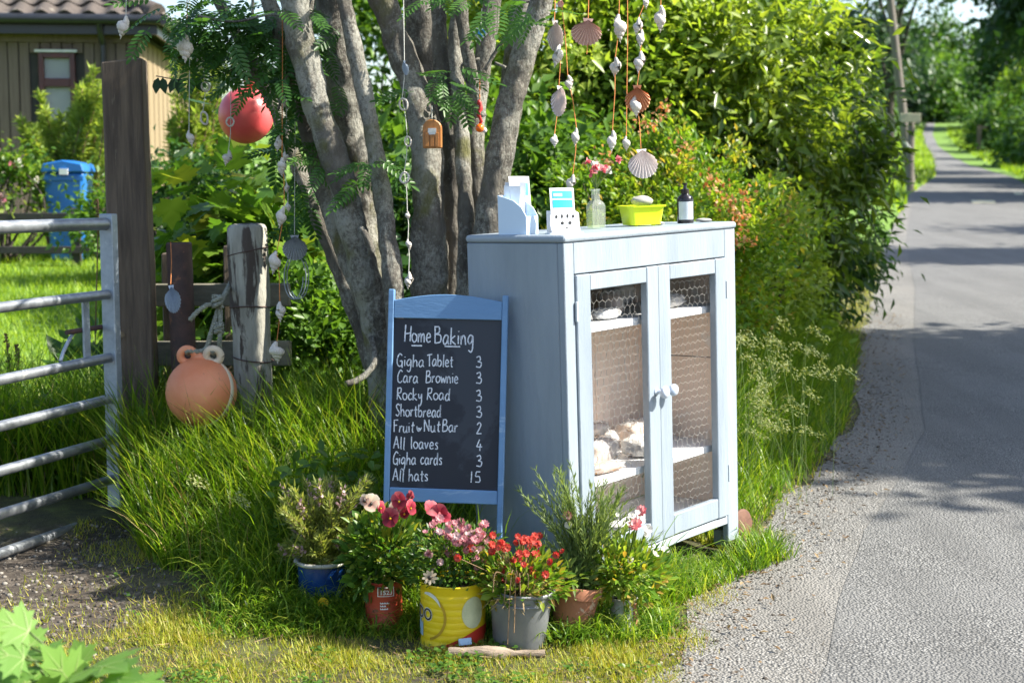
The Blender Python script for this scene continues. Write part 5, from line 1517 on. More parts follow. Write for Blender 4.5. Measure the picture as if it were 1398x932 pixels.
leaflet('blue and white leaflet leaning in the pierced holder', b2 + Vector((.002, .0, .008)), .070, .122, -14, 14, [(-.40, .42, .76, .93, 'print_sky'), (-.40, .42, .54, .72, 'print_teal'), (-.36, .0, .80, .87, 'print_white')])
# glass bottle vase with flowers
b3 = top_at(pxu(814, .17), .17)
vz = thing('bottle_vase', 'clear square glass bottle holding a few pink and white flowers', 'vase', b3, rot=(0, R(-1.7), R(20)))
MB().lathe([(0, .002), (.030, .002), (.031, .008), (.031, .068), (.026, .078), (.015, .086), (.0135, .112), (.016, .114), (.016, .118), (.012, .118), (.012, .112)], 4, Matrix.Rotation(R(45), 4, 'Z')).build('bottle', M['glass'], vz, local=True, smooth=True, auto=30, bev=.003)
MB().lathe([(0, .004), (.026, .004), (.026, .058), (0, .058)], 4, Matrix.Rotation(R(45), 4, 'Z')).build('water', M['water'], vz, local=True)
st = MB()
fl = []
for i in range(9):
    e = (rng.normal() * .026 + .004, rng.normal() * .018, .165 + rng.random() * .045)
    st.tube(catmull([(rng.normal() * .008, rng.normal() * .008, .012), (0, 0, .11), e], 5), .0012, 4); fl.append(e)
st.build('flower_stem', M['stem_green'], vz, local=True)
for i, e in enumerate(fl):
    n_ = 11
    a_ = rdir(n_) * 1.0 + (0, -.4, .3)
    o = scatter('flower', T_OVAL, np.repeat([np.array(e) * 1.0], n_, 0) + np.array(vz.location), a_, rdir(n_) + (0, -.6, .5), .017, .012, rng.random(n_), M['petal_rose'] if i % 3 else M['petal_white'], vz)
# lime tub with stones
b4 = top_at(pxu(876, .14), .14)
tb = thing('lime_tub', 'lime yellow plastic tub on the cabinet top', 'tub', b4, rot=(0, R(-1.7), R(22)))
def rr(w, d, r_, z, n_=5):
    o_ = []
    for (cx_, cy_, a0) in ((w - r_, d - r_, 0), (-w + r_, d - r_, 90), (-w + r_, -d + r_, 180), (w - r_, -d + r_, 270)):
        for i in range(n_ + 1):
            a = R(a0 + 90 * i / n_); o_.append((cx_ + r_ * math.cos(a), cy_ + r_ * math.sin(a), z))
    return o_
def loft(m_, rings, cap0=True, cap1=True):
    n_ = len(rings[0]); v = [p_ for r_ in rings for p_ in r_]; f = []
    for j in range(len(rings) - 1):
        for i in range(n_): f.append((j * n_ + i, j * n_ + (i + 1) % n_, (j + 1) * n_ + (i + 1) % n_, (j + 1) * n_ + i))
    if cap0: f.append(tuple(range(n_ - 1, -1, -1)))
    if cap1: f.append(tuple(range((len(rings) - 1) * n_, len(rings) * n_)))
    return m_.add(v, f)
loft(MB(), [rr(.052, .036, .014, .004), rr(.061, .044, .016, .058), rr(.066, .049, .017, .058), rr(.067, .050, .017, .063), rr(.059, .042, .015, .063), rr(.050, .034, .013, .010)]).build('tub', M['tub_lime'], tb, local=True, smooth=True, auto=35)
for fx in (-.03, .03):
    MB().lathe([(.006, 0), (.007, .004)], 10, Matrix.Translation((fx, -.02, 0))).build('foot', M['tub_lime'], tb, local=True)
s1 = b4 + Vector((0, 0, .058))
st1 = thing('beach_stone', 'oval pale stone weighing down the lime tub', 'stone', s1)
MB().blob((0, 0, .018), (.034, .028, .017), 18, 12, .12, 2, 3).build('stone', M['stone'], st1, local=True, smooth=True)
# soap bottle
b5 = top_at(pxu(936, .10), .10)
sb = thing('soap_bottle', 'dark round pump bottle with a pale label', 'bottle', b5, rot=(0, R(-1.7), 0))
MB().lathe([(0, 0), (.0245, 0), (.026, .003), (.026, .074), (.023, .083), (.013, .090), (.012, .093), (0, .093)], 24).build('body', M['bottle_dark'], sb, local=True, smooth=True, auto=40)
MB().lathe([(.0132, .0932), (.0132, .107), (.006, .109), (.005, .120), (.0085, .121), (.0085, .126), (0, .127)], 16).build('pump_cap', M['bottle_dark'], sb, local=True, smooth=True, auto=40)
lab = MB(); n_ = 14; v, f = [], []
for j in (.012, .068):
    for i in range(n_ + 1):
        a = R(-148 + 116 * i / n_); v.append((.0264 * math.cos(a), .0264 * math.sin(a), j))
for i in range(n_): f.append((i, i + 1, n_ + 2 + i, n_ + 1 + i))
lab.add(v, f).build('label', M['label_pale'], sb, local=True, smooth=True)
for px_, v_, sx_, lab_ in ((961, .085, .026, 'flat grey stone lying beside the soap bottle'), (899, .10, .018, 'small pale stone in front of the lime tub')):
    b6 = top_at(pxu(px_, v_), v_)
    r_ = thing('beach_stone', lab_, 'stone', b6)
    MB().blob((0, 0, .0065), (sx_, sx_ * .7, .006), 16, 9, .15, 2, px_).build('stone', M['stone'], r_, local=True, smooth=True)

# rusty disc leaning by the cabinet's right foot
dp = at(1013, 726, 4.78)
dc = thing('rusty_disc', 'round brown disc leaning behind the cabinet right foot', 'disc', (dp[0], dp[1], hz1(dp[0], dp[1])))
dz = .055
MB().lathe([(.0, -.006), (.052, -.006), (.055, -.002), (.055, .004), (.048, .007), (.0, .007)], 28, Matrix.Translation((dp[0], dp[1], hz1(dp[0], dp[1]) + .075)) @ Euler((R(84), 0, R(48))).to_matrix().to_4x4()).build('disc', M['disc'], dc, smooth=True, auto=40)

# ------------------------------------------------------------------ chalkboard
BS = .002
bt = at(523, 688, 4.03)
brot = Euler((R(-7), R(.6), R(-7)))
board = thing('chalkboard', 'blue-framed chalkboard menu for home baking leaning by the cabinet', 'chalkboard', bt, rot=brot)
def BX(px): return (px - 523) * BS
def BZ(py): return (688 - py) * BS * 1.005
def bp(name, px0, px1, py0, py1, y0, y1, mat='frame_blue', bev=.002):
    return MB().box((BX(px0), y0, BZ(py1)), (BX(px1), y1, BZ(py0))).build(name, M[mat], board, local=True, bev=bev)
gz_ = -.27
MB().box((BX(523), 0, gz_), (BX(531), .020, BZ(388))).build('stile', M['frame_blue'], board, local=True, bev=.002)
MB().box((BX(684), 0, gz_), (BX(692), .020, BZ(394))).build('stile', M['frame_blue'], board, local=True, bev=.002)
arc = [(BX(531.3), BZ(428)), (BX(683.7), BZ(428))] + [(BX(683.7 - 152.4 * t_), BZ(403 - 9 * math.sin(math.pi * t_))) for t_ in np.linspace(0, 1, 16)]
MB().prism(arc, .001, .019).build('top_rail', M['frame_blue'], board, local=True, bev=.0015)
bp('bottom_rail', 531.3, 683.7, 664, 683, .001, .019)
bp('slate_panel', 531.3, 683.7, 428.3, 663.7, .008, .014, 'slate', 0)
# rear legs
for lx in (528, 687):
    MB().box((BX(lx) - .006, .03, -.30), (BX(lx) + .006, .05, BZ(420)), Matrix.Rotation(R(0), 4, 'X')).build('rear_leg', M['frame_blue'], board, local=True, bev=.002)
MB().box((BX(531.3), .0195, BZ(424)), (BX(683.7), .0295, BZ(412))).build('hinge_bar', M['frame_blue'], board, local=True, bev=.001)

# handwriting: each letter a few pen strokes (x-height 1, capitals 1.8)
GL_ = {
 'H': (1.05, [[(0, 0), (.05, 1.9)], [(.85, .05), (.92, 1.75)], [(.0, .85), (.95, 1.0)]]),
 'o': (.85, [[(.4, 1), (.08, .8), (.02, .35), (.3, 0), (.68, .2), (.75, .7), (.4, 1.0)]]),
 'm': (1.15, [[(.02, 0), (.03, .95), (.05, .6), (.3, .98), (.46, .7), (.47, .05), (.5, .6), (.76, .98), (.92, .7), (.97, 0)]]),
 'e': (.82, [[(.06, .5), (.62, .58), (.55, .92), (.28, 1), (.02, .5), (.25, .03), (.7, .15)]]),
 'B': (1.0, [[(.02, 0), (.08, 1.85)], [(.0, 1.75), (.6, 1.75), (.62, 1.2), (.1, 1.0)], [(.1, 1.0), (.8, .85), (.75, .2), (.02, 0.02)]]),
 'a': (.9, [[(.66, .9), (.3, 1), (.0, .45), (.22, .0), (.55, .3), (.68, .9), (.66, .25), (.82, .02)]]),
 'k': (.85, [[(.02, 0), (.06, 1.8)], [(.6, .95), (.08, .5), (.72, 0)]]),
 'i': (.32, [[(.1, .95), (.1, .05)], [(.12, 1.35), (.14, 1.42)]]),
 'n': (.85, [[(.04, 0), (.05, .95), (.07, .55), (.35, .98), (.58, .75), (.66, 0)]]),
 'g': (.88, [[(.66, .9), (.3, 1), (.0, .5), (.22, .08), (.55, .35), (.68, .92), (.66, -.3), (.45, -.8), (.08, -.6)]]),
 'G': (1.0, [[(.85, 1.6), (.45, 1.85), (.05, 1.1), (.1, .25), (.5, 0), (.82, .35), (.82, .8), (.45, .75)], [(.82, .8), (.82, -.2)]]),
 'h': (.85, [[(.04, 1.8), (.03, 0), (.06, .5), (.36, .95), (.6, .7), (.66, 0)]]),
 'T': (.85, [[(.0, 1.65), (.95, 1.8)], [(.45, 1.72), (.42, 0)]]),
 'b': (.85, [[(.05, 1.8), (.03, .1), (.08, .6), (.4, .95), (.7, .6), (.5, .05), (.05, .1)]]),
 'l': (.34, [[(.1, 1.75), (.09, .1), (.2, .0)]]),
 't': (.62, [[(.28, 1.5), (.25, .15), (.5, .02)], [(.0, .95), (.58, 1.02)]]),
 'C': (.95, [[(.8, 1.6), (.45, 1.85), (.05, 1.1), (.12, .25), (.5, 0), (.85, .3)]]),
 'r': (.62, [[(.05, 0), (.06, .95), (.1, .55), (.3, .92), (.55, .88)]]),
 'w': (1.05, [[(.0, .95), (.2, .05), (.45, .75), (.68, .05), (.95, 1.0)]]),
 'R': (.95, [[(.03, 0), (.08, 1.8)], [(.0, 1.7), (.65, 1.7), (.6, 1.05), (.1, .9), (.8, 0)]]),
 'c': (.75, [[(.62, .85), (.32, 1), (.02, .5), (.25, .02), (.65, .2)]]),
 'y': (.82, [[(.05, .95), (.12, .4), (.4, .35), (.62, .95)], [(.62, .95), (.55, -.3), (.3, -.8), (.05, -.65)]]),
 'd': (.88, [[(.62, .85), (.3, 1), (.0, .45), (.22, .0), (.58, .35), (.7, 1.8), (.66, .3), (.78, .02)]]),
 'S': (.85, [[(.72, 1.55), (.4, 1.8), (.08, 1.45), (.35, .95), (.68, .5), (.4, .02), (.02, .25)]]),
 'F': (.85, [[(.04, 0), (.06, 1.75)], [(.0, 1.7), (.8, 1.8)], [(.05, .95), (.6, 1.02)]]),
 'u': (.88, [[(.05, .95), (.06, .2), (.32, .02), (.6, .4), (.64, .95), (.64, .2), (.78, 0)]]),
 '&': (.8, [[(.05, .9), (.15, .25), (.35, .05), (.5, .45), (.3, .6), (.45, .1), (.75, .7)]]),
 'N': (1.0, [[(.03, 0), (.05, 1.75)], [(.05, 1.75), (.8, .05)], [(.8, .05), (.84, 1.8)]]),
 'A': (1.0, [[(.0, 0), (.42, 1.8)], [(.42, 1.8), (.85, 0)], [(.12, .62), (.72, .65)]]),
 'v': (.8, [[(.02, .95), (.3, .03)], [(.3, .03), (.65, .98)]]),
 's': (.68, [[(.55, .85), (.3, 1.0), (.1, .75), (.42, .45), (.45, .1), (.05, .08)]]),
 '3': (.9, [[(.05, 1.55), (.5, 1.75), (.6, 1.2), (.25, .95)], [(.25, .95), (.75, .75), (.6, .1), (.0, .15)]]),
 '2': (.9, [[(.05, 1.4), (.4, 1.75), (.6, 1.3), (.05, .05)], [(.05, .05), (.75, .08)]]),
 '4': (.9, [[(.4, 1.75), (.02, .6)], [(.02, .6), (.8, .62)], [(.55, 1.1), (.5, 0)]]),
 '1': (.5, [[(.15, 1.7), (.12, 0)]]),
 '5': (.9, [[(.7, 1.7), (.2, 1.7)], [(.2, 1.7), (.1, 1.0), (.55, .95), (.6, .2), (.02, .1)]]),
 ' ': (.5, []),
}
lseed = [0]
def write(text, px, py, xh, width_px=None, lw=2.3, name='lettering'):
    """text with its baseline starting at (px, py) of the photograph's board, x-height in px"""
    adv = sum(GL_[c_][0] + .12 for c_ in text)
    sx = (width_px / adv) if width_px else xh
    m_ = MB(); x_ = px
    for c_ in text:
        w_, strokes = GL_[c_]
        lseed[0] += 1
        rl = random.uniform(-.05, .05); dy = random.uniform(-.06, .06)
        for sidx, s_ in enumerate(strokes):
            pts = catmull(s_, 6) if len(s_) > 2 else catmull(s_, 6)
            P2 = np.array([(x_ + (a + rl * b) * sx, py - (b + dy) * xh) for a, b in pts])
            P2 += np.array([[.22 * mnoise.noise(Vector((i * .5, lseed[0] * 3.1, sidx))), .22 * mnoise.noise(Vector((i * .5, lseed[0] * 3.1, 9 + sidx)))] for i in range(len(P2))])
            tn = norm(np.gradient(P2, axis=0) + 1e-6); nn = np.stack([-tn[:, 1], tn[:, 0]], 1)
            hw_ = np.array([lw * .5 * (.82 + .3 * mnoise.noise(Vector((i * .9, lseed[0], 2)))) for i in range(len(P2))])
            a_ = P2 + nn * hw_[:, None]; b_ = P2 - nn * hw_[:, None]
            v = [(BX(q[0]), .0072, BZ(q[1])) for q in a_] + [(BX(q[0]), .0072, BZ(q[1])) for q in b_]
            n2 = len(P2)
            yo = .00006 * (sidx + lseed[0] % 7)
            v = [(q[0], q[1] - yo, q[2]) for q in v]
            m_.add(v, [(i, i + 1, n2 + i + 1, n2 + i) for i in range(n2 - 1)])
        x_ += (w_ + .12) * sx
    o = m_.build(name, M['chalk'], board, local=True)
    return o
write('Home', 547, 461, 12.5, 39, 2.3); write('Baking', 590, 463, 13, 57, 2.3)
for x0, x1, yy in ((557, 572, 466), (604, 626, 466)):
    m_ = MB(); m_.box((BX(x0), .0062, BZ(yy + 1)), (BX(x1), .0072, BZ(yy - 1))); m_.build('underline', M['chalk'], board, local=True)
LINES = [('Gigha', 537, 495, 40, 'Tablet', 580, 38, '3'), ('Cara', 538, 518, 31, 'Brownie', 579, 47, '3'), ('Rocky', 538, 542, 38, 'Road', 581, 34, '3'),
         ('Shortbread', 537, 565, 66, None, 0, 0, '3'), ('Fruit', 535, 587, 30, None, 0, 0, '2'), ('All', 535, 610, 18, 'loaves', 560, 40, '4'),
         ('Gigha', 535, 632, 34, 'cards', 574, 32, '3'), ('All', 535, 655, 18, 'hats', 558, 29, None)]
for a, x0, yy, w0, b_, x1, w1, pr_ in LINES:
    write(a, x0, yy, 9.4, w0, 2.0)
    if b_: write(b_, x1, yy - 1, 9.4, w1, 2.0)
    if pr_: write(pr_, 649 + (yy - 495) * .03, yy - 1, 9.0, 10, 2.0)
write('&', 567, 585, 8, 9, 1.8); write('Nut', 578, 585, 9.4, 24, 2.0); write('Bar', 604, 585, 9.4, 23, 2.0)
write('15', 645, 654, 9.0, 18, 2.0)

# ------------------------------------------------------------------ pots and tins of flowers
def pot_root(name, label, px, Y, cat='flower pot', group='pots and tins of flowers in front of the chalkboard', rot=None):
    x_ = at(px, 830, Y)[0]
    return thing(name, label, cat, (x_, Y, hz1(x_, Y) - .004), group, rot)

def cyl_patch(r_, fn_lo, fn_hi, a0, a1, mat, parent, name='print', n_=22, k=5, lift=.0006):
    """printed area on a round tin: angles in degrees from the front, height limits as functions of the angle"""
    v, f = [], []
    for j in range(k + 1):
        for i in range(n_ + 1):
            a = a0 + (a1 - a0) * i / n_
            lo, hi = fn_lo(a), fn_hi(a)
            z = lo + (hi - lo) * j / k
            v.append(((r_ + lift) * math.sin(R(a)), -(r_ + lift) * math.cos(R(a)), z))
    for j in range(k):
        for i in range(n_):
            f.append((j * (n_ + 1) + i, j * (n_ + 1) + i + 1, (j + 1) * (n_ + 1) + i + 1, (j + 1) * (n_ + 1) + i))
    m_ = MB(); m_.add(v, f)
    o = m_.build(name, M[mat], parent, local=True, smooth=True)
    return o

def cyl_text(text, r_, a0, z0, size, mat, parent, bold=.0, lift=.0012, name='lettering', xs_=1.0):
    cu = bpy.data.curves.new('lettering', 'FONT')
    cu.body = text; cu.size = size; cu.offset = bold; cu.resolution_u = 3
    tmp = bpy.data.objects.new('lettering', cu); col.objects.link(tmp)
    dg = bpy.context.evaluated_depsgraph_get()
    me = bpy.data.meshes.new_from_object(tmp.evaluated_get(dg))
    bpy.data.objects.remove(tmp); bpy.data.curves.remove(cu)
    bm = bmesh.new(); bm.from_mesh(me)
    bmesh.ops.triangulate(bm, faces=bm.faces)
    bmesh.ops.subdivide_edges(bm, edges=bm.edges, cuts=1)
    for v in bm.verts:
        a = R(a0) + v.co.x * xs_ / r_
        v.co = Vector(((r_ + lift) * math.sin(a), -(r_ + lift) * math.cos(a), z0 + v.co.y))
    bm.to_mesh(me); bm.free(); me.name = name
    return link(name, me, parent, M[mat])

def spires(parent, base, tops, nleaf, L, W, mat, stem_mat='stem_green', r_=.0016, start=.12, out=.006, name='foliage', up=1.0, tmpl=T_NEEDLE):
    base = np.array(base, float)
    P, A, T = [], [], []; w_ = MB()
    for tp in tops:
        tp = np.array(tp, float)
        b0 = base + np.array((rng.normal() * .018, rng.normal() * .018, 0))
        mid = b0 * .5 + tp * .5 + np.array((b0[0] - tp[0], b0[1] - tp[1], 0)) * .18
        path = np.array(catmull([b0, mid, tp], 7))
        w_.tube(path, np.linspace(r_ * 1.4, r_ * .6, len(path)), 4)
        s = start + (1 - start) * rng.random(nleaf)
        pos = np.stack([np.interp(s, np.linspace(0, 1, len(path)), path[:, i]) for i in range(3)], 1)
        sd = rdir(nleaf); dirv = norm(tp - b0)
        P.append(pos + sd * out * rng.random((nleaf, 1))); A.append(sd * .8 + dirv * up); T.append(rng.random(nleaf))
    w_.build('stem', M[stem_mat], parent, smooth=True)
    P, A, T = np.concatenate(P), np.concatenate(A), np.concatenate(T)
    n_ = len(P)
    return scatter(name, tmpl, P, A, rdir(n_), L * (.6 + .8 * rng.random(n_)), W * (.7 + .6 * rng.random(n_)), T, mat, parent)

def tuft(parent, c, rad, n_, L, W, mat, tmpl=T_OVAL, name='foliage', up=.4):
    P = np.array(c) + rdir(n_) * np.array(rad) * (rng.random((n_, 1)) ** .45)
    A = norm((P - np.array(c)) / np.array(rad)) + rdir(n_) * .5 + (0, 0, up)
    Nn = np.array((0, -.4, 1.)) + rdir(n_) * .6
    return scatter(name, tmpl, P, A, Nn, L * (.6 + .8 * rng.random(n_)), W * (.6 + .8 * rng.random(n_)), rng.random(n_), mat, parent)

def bloom_mesh(kind):
    """flower heads as small meshes, about 1 unit across, facing -Y"""
    v, f, t_ = [], [], []
    def petal(an, L_, W_, tilt, tint, y0=0.0, r0=.04):
        b = len(v)
        ca, sa = math.cos(an), math.sin(an)
        for lx, ly in ((0, 0), (-.5, .35), (-.55, .7), (-.25, .98), (.25, 1.0), (.55, .7), (.5, .35), (0, .55)):
            rr_, xx = r0 + ly * L_, lx * W_
            yy = y0 - math.sin(tilt) * ly * L_ + .10 * W_ * abs(lx) * 2 - .02
            v.append((ca * rr_ - sa * xx, yy, sa * rr_ + ca * xx)); t_.append(tint + (.25 * ly if kind != 'pansy' else .55 * ly))
        for i in range(7):
            f.append((b + i, b + (i + 1) % 7, b + 7))
    if kind == 'pansy':
        for an, L_, W_, tt, y0 in ((R(62), .48, .52, .45, .06), (R(118), .48, .52, .45, .06), (R(0), .42, .46, .12, .02), (R(180), .42, .46, .12, .02), (R(270), .44, .66, .05, -.02)):
            petal(an, L_, W_, R(12), tt, y0)
    elif kind == 'daisy':
        for i in range(9): petal(2 * math.pi * i / 9, .44, .17, R(15), .5, 0)
    elif kind == 'pompom':
        for j, (ti, n_) in enumerate(((5, 8), (38, 8), (66, 6))):
            for i in range(n_): petal(2 * math.pi * (i + j * .5) / n_, .42 * math.cos(R(ti)) + .08, .26, R(ti), .2 + .3 * j, -.05 * j)
    elif kind == 'cup':
        for i in range(5): petal(2 * math.pi * i / 5, .36, .40, R(48), .4, 0)
    me = bpy.data.meshes.new('flower'); me.from_pydata(v, [], f); me.update()
    at_ = me.attributes.new('tint', 'FLOAT', 'POINT'); at_.data.foreach_set('value', np.clip(t_, 0, 1).astype(np.float32))
    me.polygons.foreach_set('use_smooth', [True] * len(me.polygons))
    return me
bloom_cache = {}
def bloom(kind, mat, parent, pos, size, rx=None, rz=None, name='flower'):
    key = (kind, mat)
    if key not in bloom_cache:
        me = bloom_mesh(kind); me.materials.append(M[mat]); bloom_cache[key] = me
    o = link(name, bloom_cache[key], parent)
    o.location = tuple(np.array(pos) - np.array(root_of(parent).location))
    o.scale = (size,) * 3
    o.rotation_euler = (R(-25) + rng.normal() * .35 if rx is None else rx, rng.normal() * .4, rng.normal() * .5 if rz is None else rz)
    return o
def heart_disc(parent, pos, r_, mat):
    o = MB().blob(pos, (r_, r_ * .6, r_), 8, 5).build('flower_eye', M[mat], parent, smooth=True)

# 1. blue enamel pot with heather
Y = 4.05
pt = pot_root('blue_pot', 'dark blue glazed pot with cream rim holding tall straggly heather', 441, Y)
bx, by, bz = pt.location
MB().lathe([(0, 0), (.052, 0), (.060, .01), (.068, .06), (.071, .115), (.0715, .126), (.063, .126), (.062, .112), (0, .112)], 32).build('pot', M['enamel_blue'], pt, local=True, smooth=True, auto=40)
MB().lathe([(.0716, .124), (.078, .126), (.081, .131), (.078, .136), (.070, .136), (.064, .131), (.064, .1265)], 32, jit=.03).build('rim', M['enamel_rim'], pt, local=True, smooth=True)
MB().lathe([(.0, .118), (.03, .121), (.0615, .1165)], 20, jit=.0).build('soil', M['soil'], pt, local=True, smooth=True)
tops = [at(x_, y_, Y + rng.normal() * .05) for x_, y_ in [(random.uniform(378, 506), random.uniform(650, 760)) for _ in range(95)]]
spires(pt, (bx, by, bz + .115), tops, 170, .018, .0048, M['heather'], 'stem_dry', .0014, .15, .012)
P_, A_ = [], []
for i in range(34):
    tp = tops[i]; n_ = 26
    s = 1 - rng.random((n_, 1)) * .28
    P_.append(np.array((bx, by, bz + .115)) * (1 - s) + tp * s + rdir(n_) * .008); A_.append(rdir(n_) + (0, 0, .6))
P_, A_ = np.concatenate(P_), np.concatenate(A_)
scatter('floret', T_OVAL, P_, A_, rdir(len(P_)), .012, .008, rng.random(len(P_)), M['petal_mauve'], pt, kind='stuff')

# 2. red tin with pansies
Y = 3.91
pt = pot_root('red_tin', 'rusty red tin half hidden in grass, holding wine and cream pansies', 524, Y)
bx, by, bz = pt.location
MB().lathe([(0, 0), (.051, 0), (.052, .003), (.0505, .006), (.0505, .128), (.052, .131), (.050, .134), (.048, .131), (.048, .118), (0, .118)], 32, jit=.012).build('tin', M['tin_red'], pt, local=True, smooth=True, auto=40)
cyl_patch(.0505, lambda a: .098, lambda a: .124, -14, 38, 'print_white', pt, n_=14, lift=.0012)
cyl_patch(.0505, lambda a: .100, lambda a: .122, -11, 35, 'tin_red', pt, n_=14, lift=.0018)
cyl_text('1523', .0505, -7, .104, .017, 'print_white', pt, .0004, lift=.0026)
for i, (z_, a1) in enumerate(((.078, 22), (.070, 12), (.062, 18))):
    cyl_patch(.0505, lambda a, z_=z_: z_, lambda a, z_=z_: z_ + .0035 + .0015 * math.sin(a * .9), -6, a1, 'print_white', pt, n_=20, k=1, lift=.0012)
MB().lathe([(0, .124), (.0475, .122)], 20).build('soil', M['soil'], pt, local=True)
tuft(pt, (bx, by, bz + .215), (.12, .075, .105), 850, .03, .016, M['leaf_bramble'])
tuft(pt, (bx - .035, by - .02, bz + .145), (.06, .05, .045), 90, .034, .018, M['leaf_mid'])
st_ = MB()
for x_, y_, s_, mt in ((507, 686, 25, 'petal_cream'), (545, 683, 25, 'petal_wine'), (533, 706, 27, 'petal_wine'), (560, 679, 20, 'petal_wine'), (520, 692, 18, 'petal_wine'), (540, 692, 20, 'petal_cream'), (561, 692, 22, 'petal_wine'), (498, 682, 16, 'petal_cream'), (552, 700, 16, 'petal_wine')):
    p_ = at(x_, y_, Y - .06 + rng.normal() * .015)
    st_.tube(catmull([(bx + rng.normal() * .02, by, bz + .12), p_ * .5 + np.array((bx, by + .02, bz + .12)) * .5, p_ + np.array((0, .008, 0))], 5), .0013, 4)
    bloom('pansy', mt, pt, p_, s_ / 2000 * Y, rx=R(-12))
    heart_disc(pt, p_ + np.array((0, -.006, -.002)), .0045 if mt == 'petal_cream' else .003, 'print_dark' if mt == 'petal_cream' else 'petal_yellow')
st_.build('flower_stem', M['stem_green'], pt)

# 3. yellow tin
Y = 3.80
pt = pot_root('yellow_tin', 'dented bright yellow tin with dark lettering, holding dusky pink flowers', 618.5, Y)
bx, by, bz = pt.location
rT = .0865
prof = [(0, 0), (rT, 0), (rT + .0018, .003), (rT, .006)]
for i in range(1, 9):
    z = .006 + i * .0175
    prof += [(rT, z - .002), (rT - .0007, z), (rT, z + .002)]
prof += [(rT, .166), (rT + .002, .169), (rT, .172), (rT - .003, .170), (rT - .003, .150), (0, .150)]
MB().lathe(prof, 48, jit=.006).build('tin', M['tin_yellow'], pt, local=True, smooth=True, auto=40)
cyl_text('NIDO', rT, -104, .078, .046, 'print_white', pt, .0022, lift=.0016, xs_=.86)
cyl_text('NIDO', rT, -104, .078, .046, 'print_dark', pt, .0004, lift=.0024, xs_=.86)
def ringseg(c0, z0, ra, rb_, a_from, a_to, mat, lift):
    v, f = [], []
    ks = np.linspace(R(a_from), R(a_to), 26)
    for t_ in ks:
        for q in (ra, rb_ if not callable(rb_) else rb_(t_)):
            s_, z = q * math.cos(t_), q * math.sin(t_)
            a = R(c0) + s_ / rT
            v.append(((rT + lift) * math.sin(a), -(rT + lift) * math.cos(a), z0 + z))
    for i in range(len(ks) - 1): f.append((2 * i, 2 * i + 1, 2 * i + 3, 2 * i + 2))
    MB().add(v, f).build('print', M[mat], pt, local=True, smooth=True)
ringseg(-52, .088, .058, .065, -75, 70, 'print_gold', .0014)
ringseg(-52, .090, .056, lambda t_: .056 + .010 * max(0, math.sin((t_ - .5) * 2.4)), 28, 95, 'print_white', .0019)
cyl_patch(rT, lambda a: .030, lambda a: .072 + .008 * math.sin(a * .4), -88, -62, 'print_blue', pt, lift=.0013)
v, f = [], []
n_ = 26
for i in range(n_):
    t_ = 2 * math.pi * i / n_
    a = R(40) + .034 * math.cos(t_) / rT
    v.append(((rT + .0014) * math.sin(a), -(rT + .0014) * math.cos(a), .100 + .042 * math.sin(t_)))
for rq in (.5,):
    for i in range(n_):
        t_ = 2 * math.pi * i / n_
        a = R(40) + rq * .034 * math.cos(t_) / rT
        v.append(((rT + .0014) * math.sin(a), -(rT + .0014) * math.cos(a), .100 + rq * .042 * math.sin(t_)))
v.append(((rT + .0014) * math.sin(R(40)), -(rT + .0014) * math.cos(R(40)), .100))
for i in range(n_):
    j = (i + 1) % n_
    f += [(i, j, n_ + j, n_ + i), (n_ + i, n_ + j, 2 * n_)]
MB().add(v, f).build('print', M['print_cream'], pt, local=True, smooth=True)
cyl_patch(rT, lambda a: .007, lambda a: .010 + .046 * sstep((a + 40) / 105), -40, 88, 'print_red', pt, lift=.0012)
MB().lathe([(0, .158), (.05, .160), (rT - .004, .155)], 24).build('soil', M['soil'], pt, local=True, smooth=True)
tuft(pt, (bx + .002, by, bz + .205), (.14, .10, .065), 1050, .018, .008, M['leaf_mid'])
tuft(pt, (bx + .01, by, bz + .255), (.13, .09, .065), 750, .018, .008, M['leaf_bramble'])
spots_ = [(random.gauss(628, 22), random.uniform(712, 775)) for _ in range(70)] + [(600, 708), (590, 716), (612, 722), (596, 728), (640, 720), (655, 742), (648, 762)]
for i, (x_, y_) in enumerate(spots_):
    p_ = at(x_, y_, Y - .03 + rng.normal() * .045)
    bloom('pompom' if i % 3 else 'cup', 'petal_pink' if i % 4 else 'petal_mauve', pt, p_, random.uniform(8, 15) / 2000 * Y)
for x_, y_, s_ in ((600, 700, 24), (589, 694, 22), (606, 705, 20)):
    bloom('pansy', 'petal_wine', pt, at(x_, y_, Y - .02), s_ / 2000 * Y * 1.1)
p_ = at(587, 787, Y - .10)
bloom('daisy', 'petal_cream', pt, p_, .042, rx=0, rz=0); heart_disc(pt, p_ + np.array((0, -.008, 0)), .006, 'print_dark')

# 4. grey bucket
Y = 3.76
pt = pot_root('grey_bucket', 'dented grey metal bucket with small dark red flowers and dead stems', 708, Y, rot=(R(1.5), R(3), 0))
bx, by, bz = pt.location
MB().lathe([(0, 0), (.066, 0), (.068, .004), (.083, .150), (.087, .152), (.088, .157), (.085, .160), (.080, .157), (.078, .130), (0, .130)], 36, jit=.035, seed=4).build('bucket', M['bucket_grey'], pt, local=True, smooth=True, auto=40)
MB().lathe([(.0845, .126), (.0865, .128), (.0845, .130)], 36, jit=.035, seed=4).build('rolled_band', M['bucket_grey'], pt, local=True, smooth=True)
MB().lathe([(0, .142), (.05, .145), (.078, .138)], 24).build('soil', M['soil'], pt, local=True, smooth=True)
tuft(pt, (bx, by, bz + .185), (.135, .09, .07), 700, .026, .011, M['leaf_lime'])
tuft(pt, (bx - .02, by - .05, bz + .165), (.06, .03, .03), 60, .035, .020, M['leaf_light'])
tuft(pt, (bx - .01, by - .03, bz + .155), (.085, .05, .04), 200, .04, .004, M['straw'], T_NEEDLE, 'dry_stalks', .1)
fs_, k_ = MB(), 0
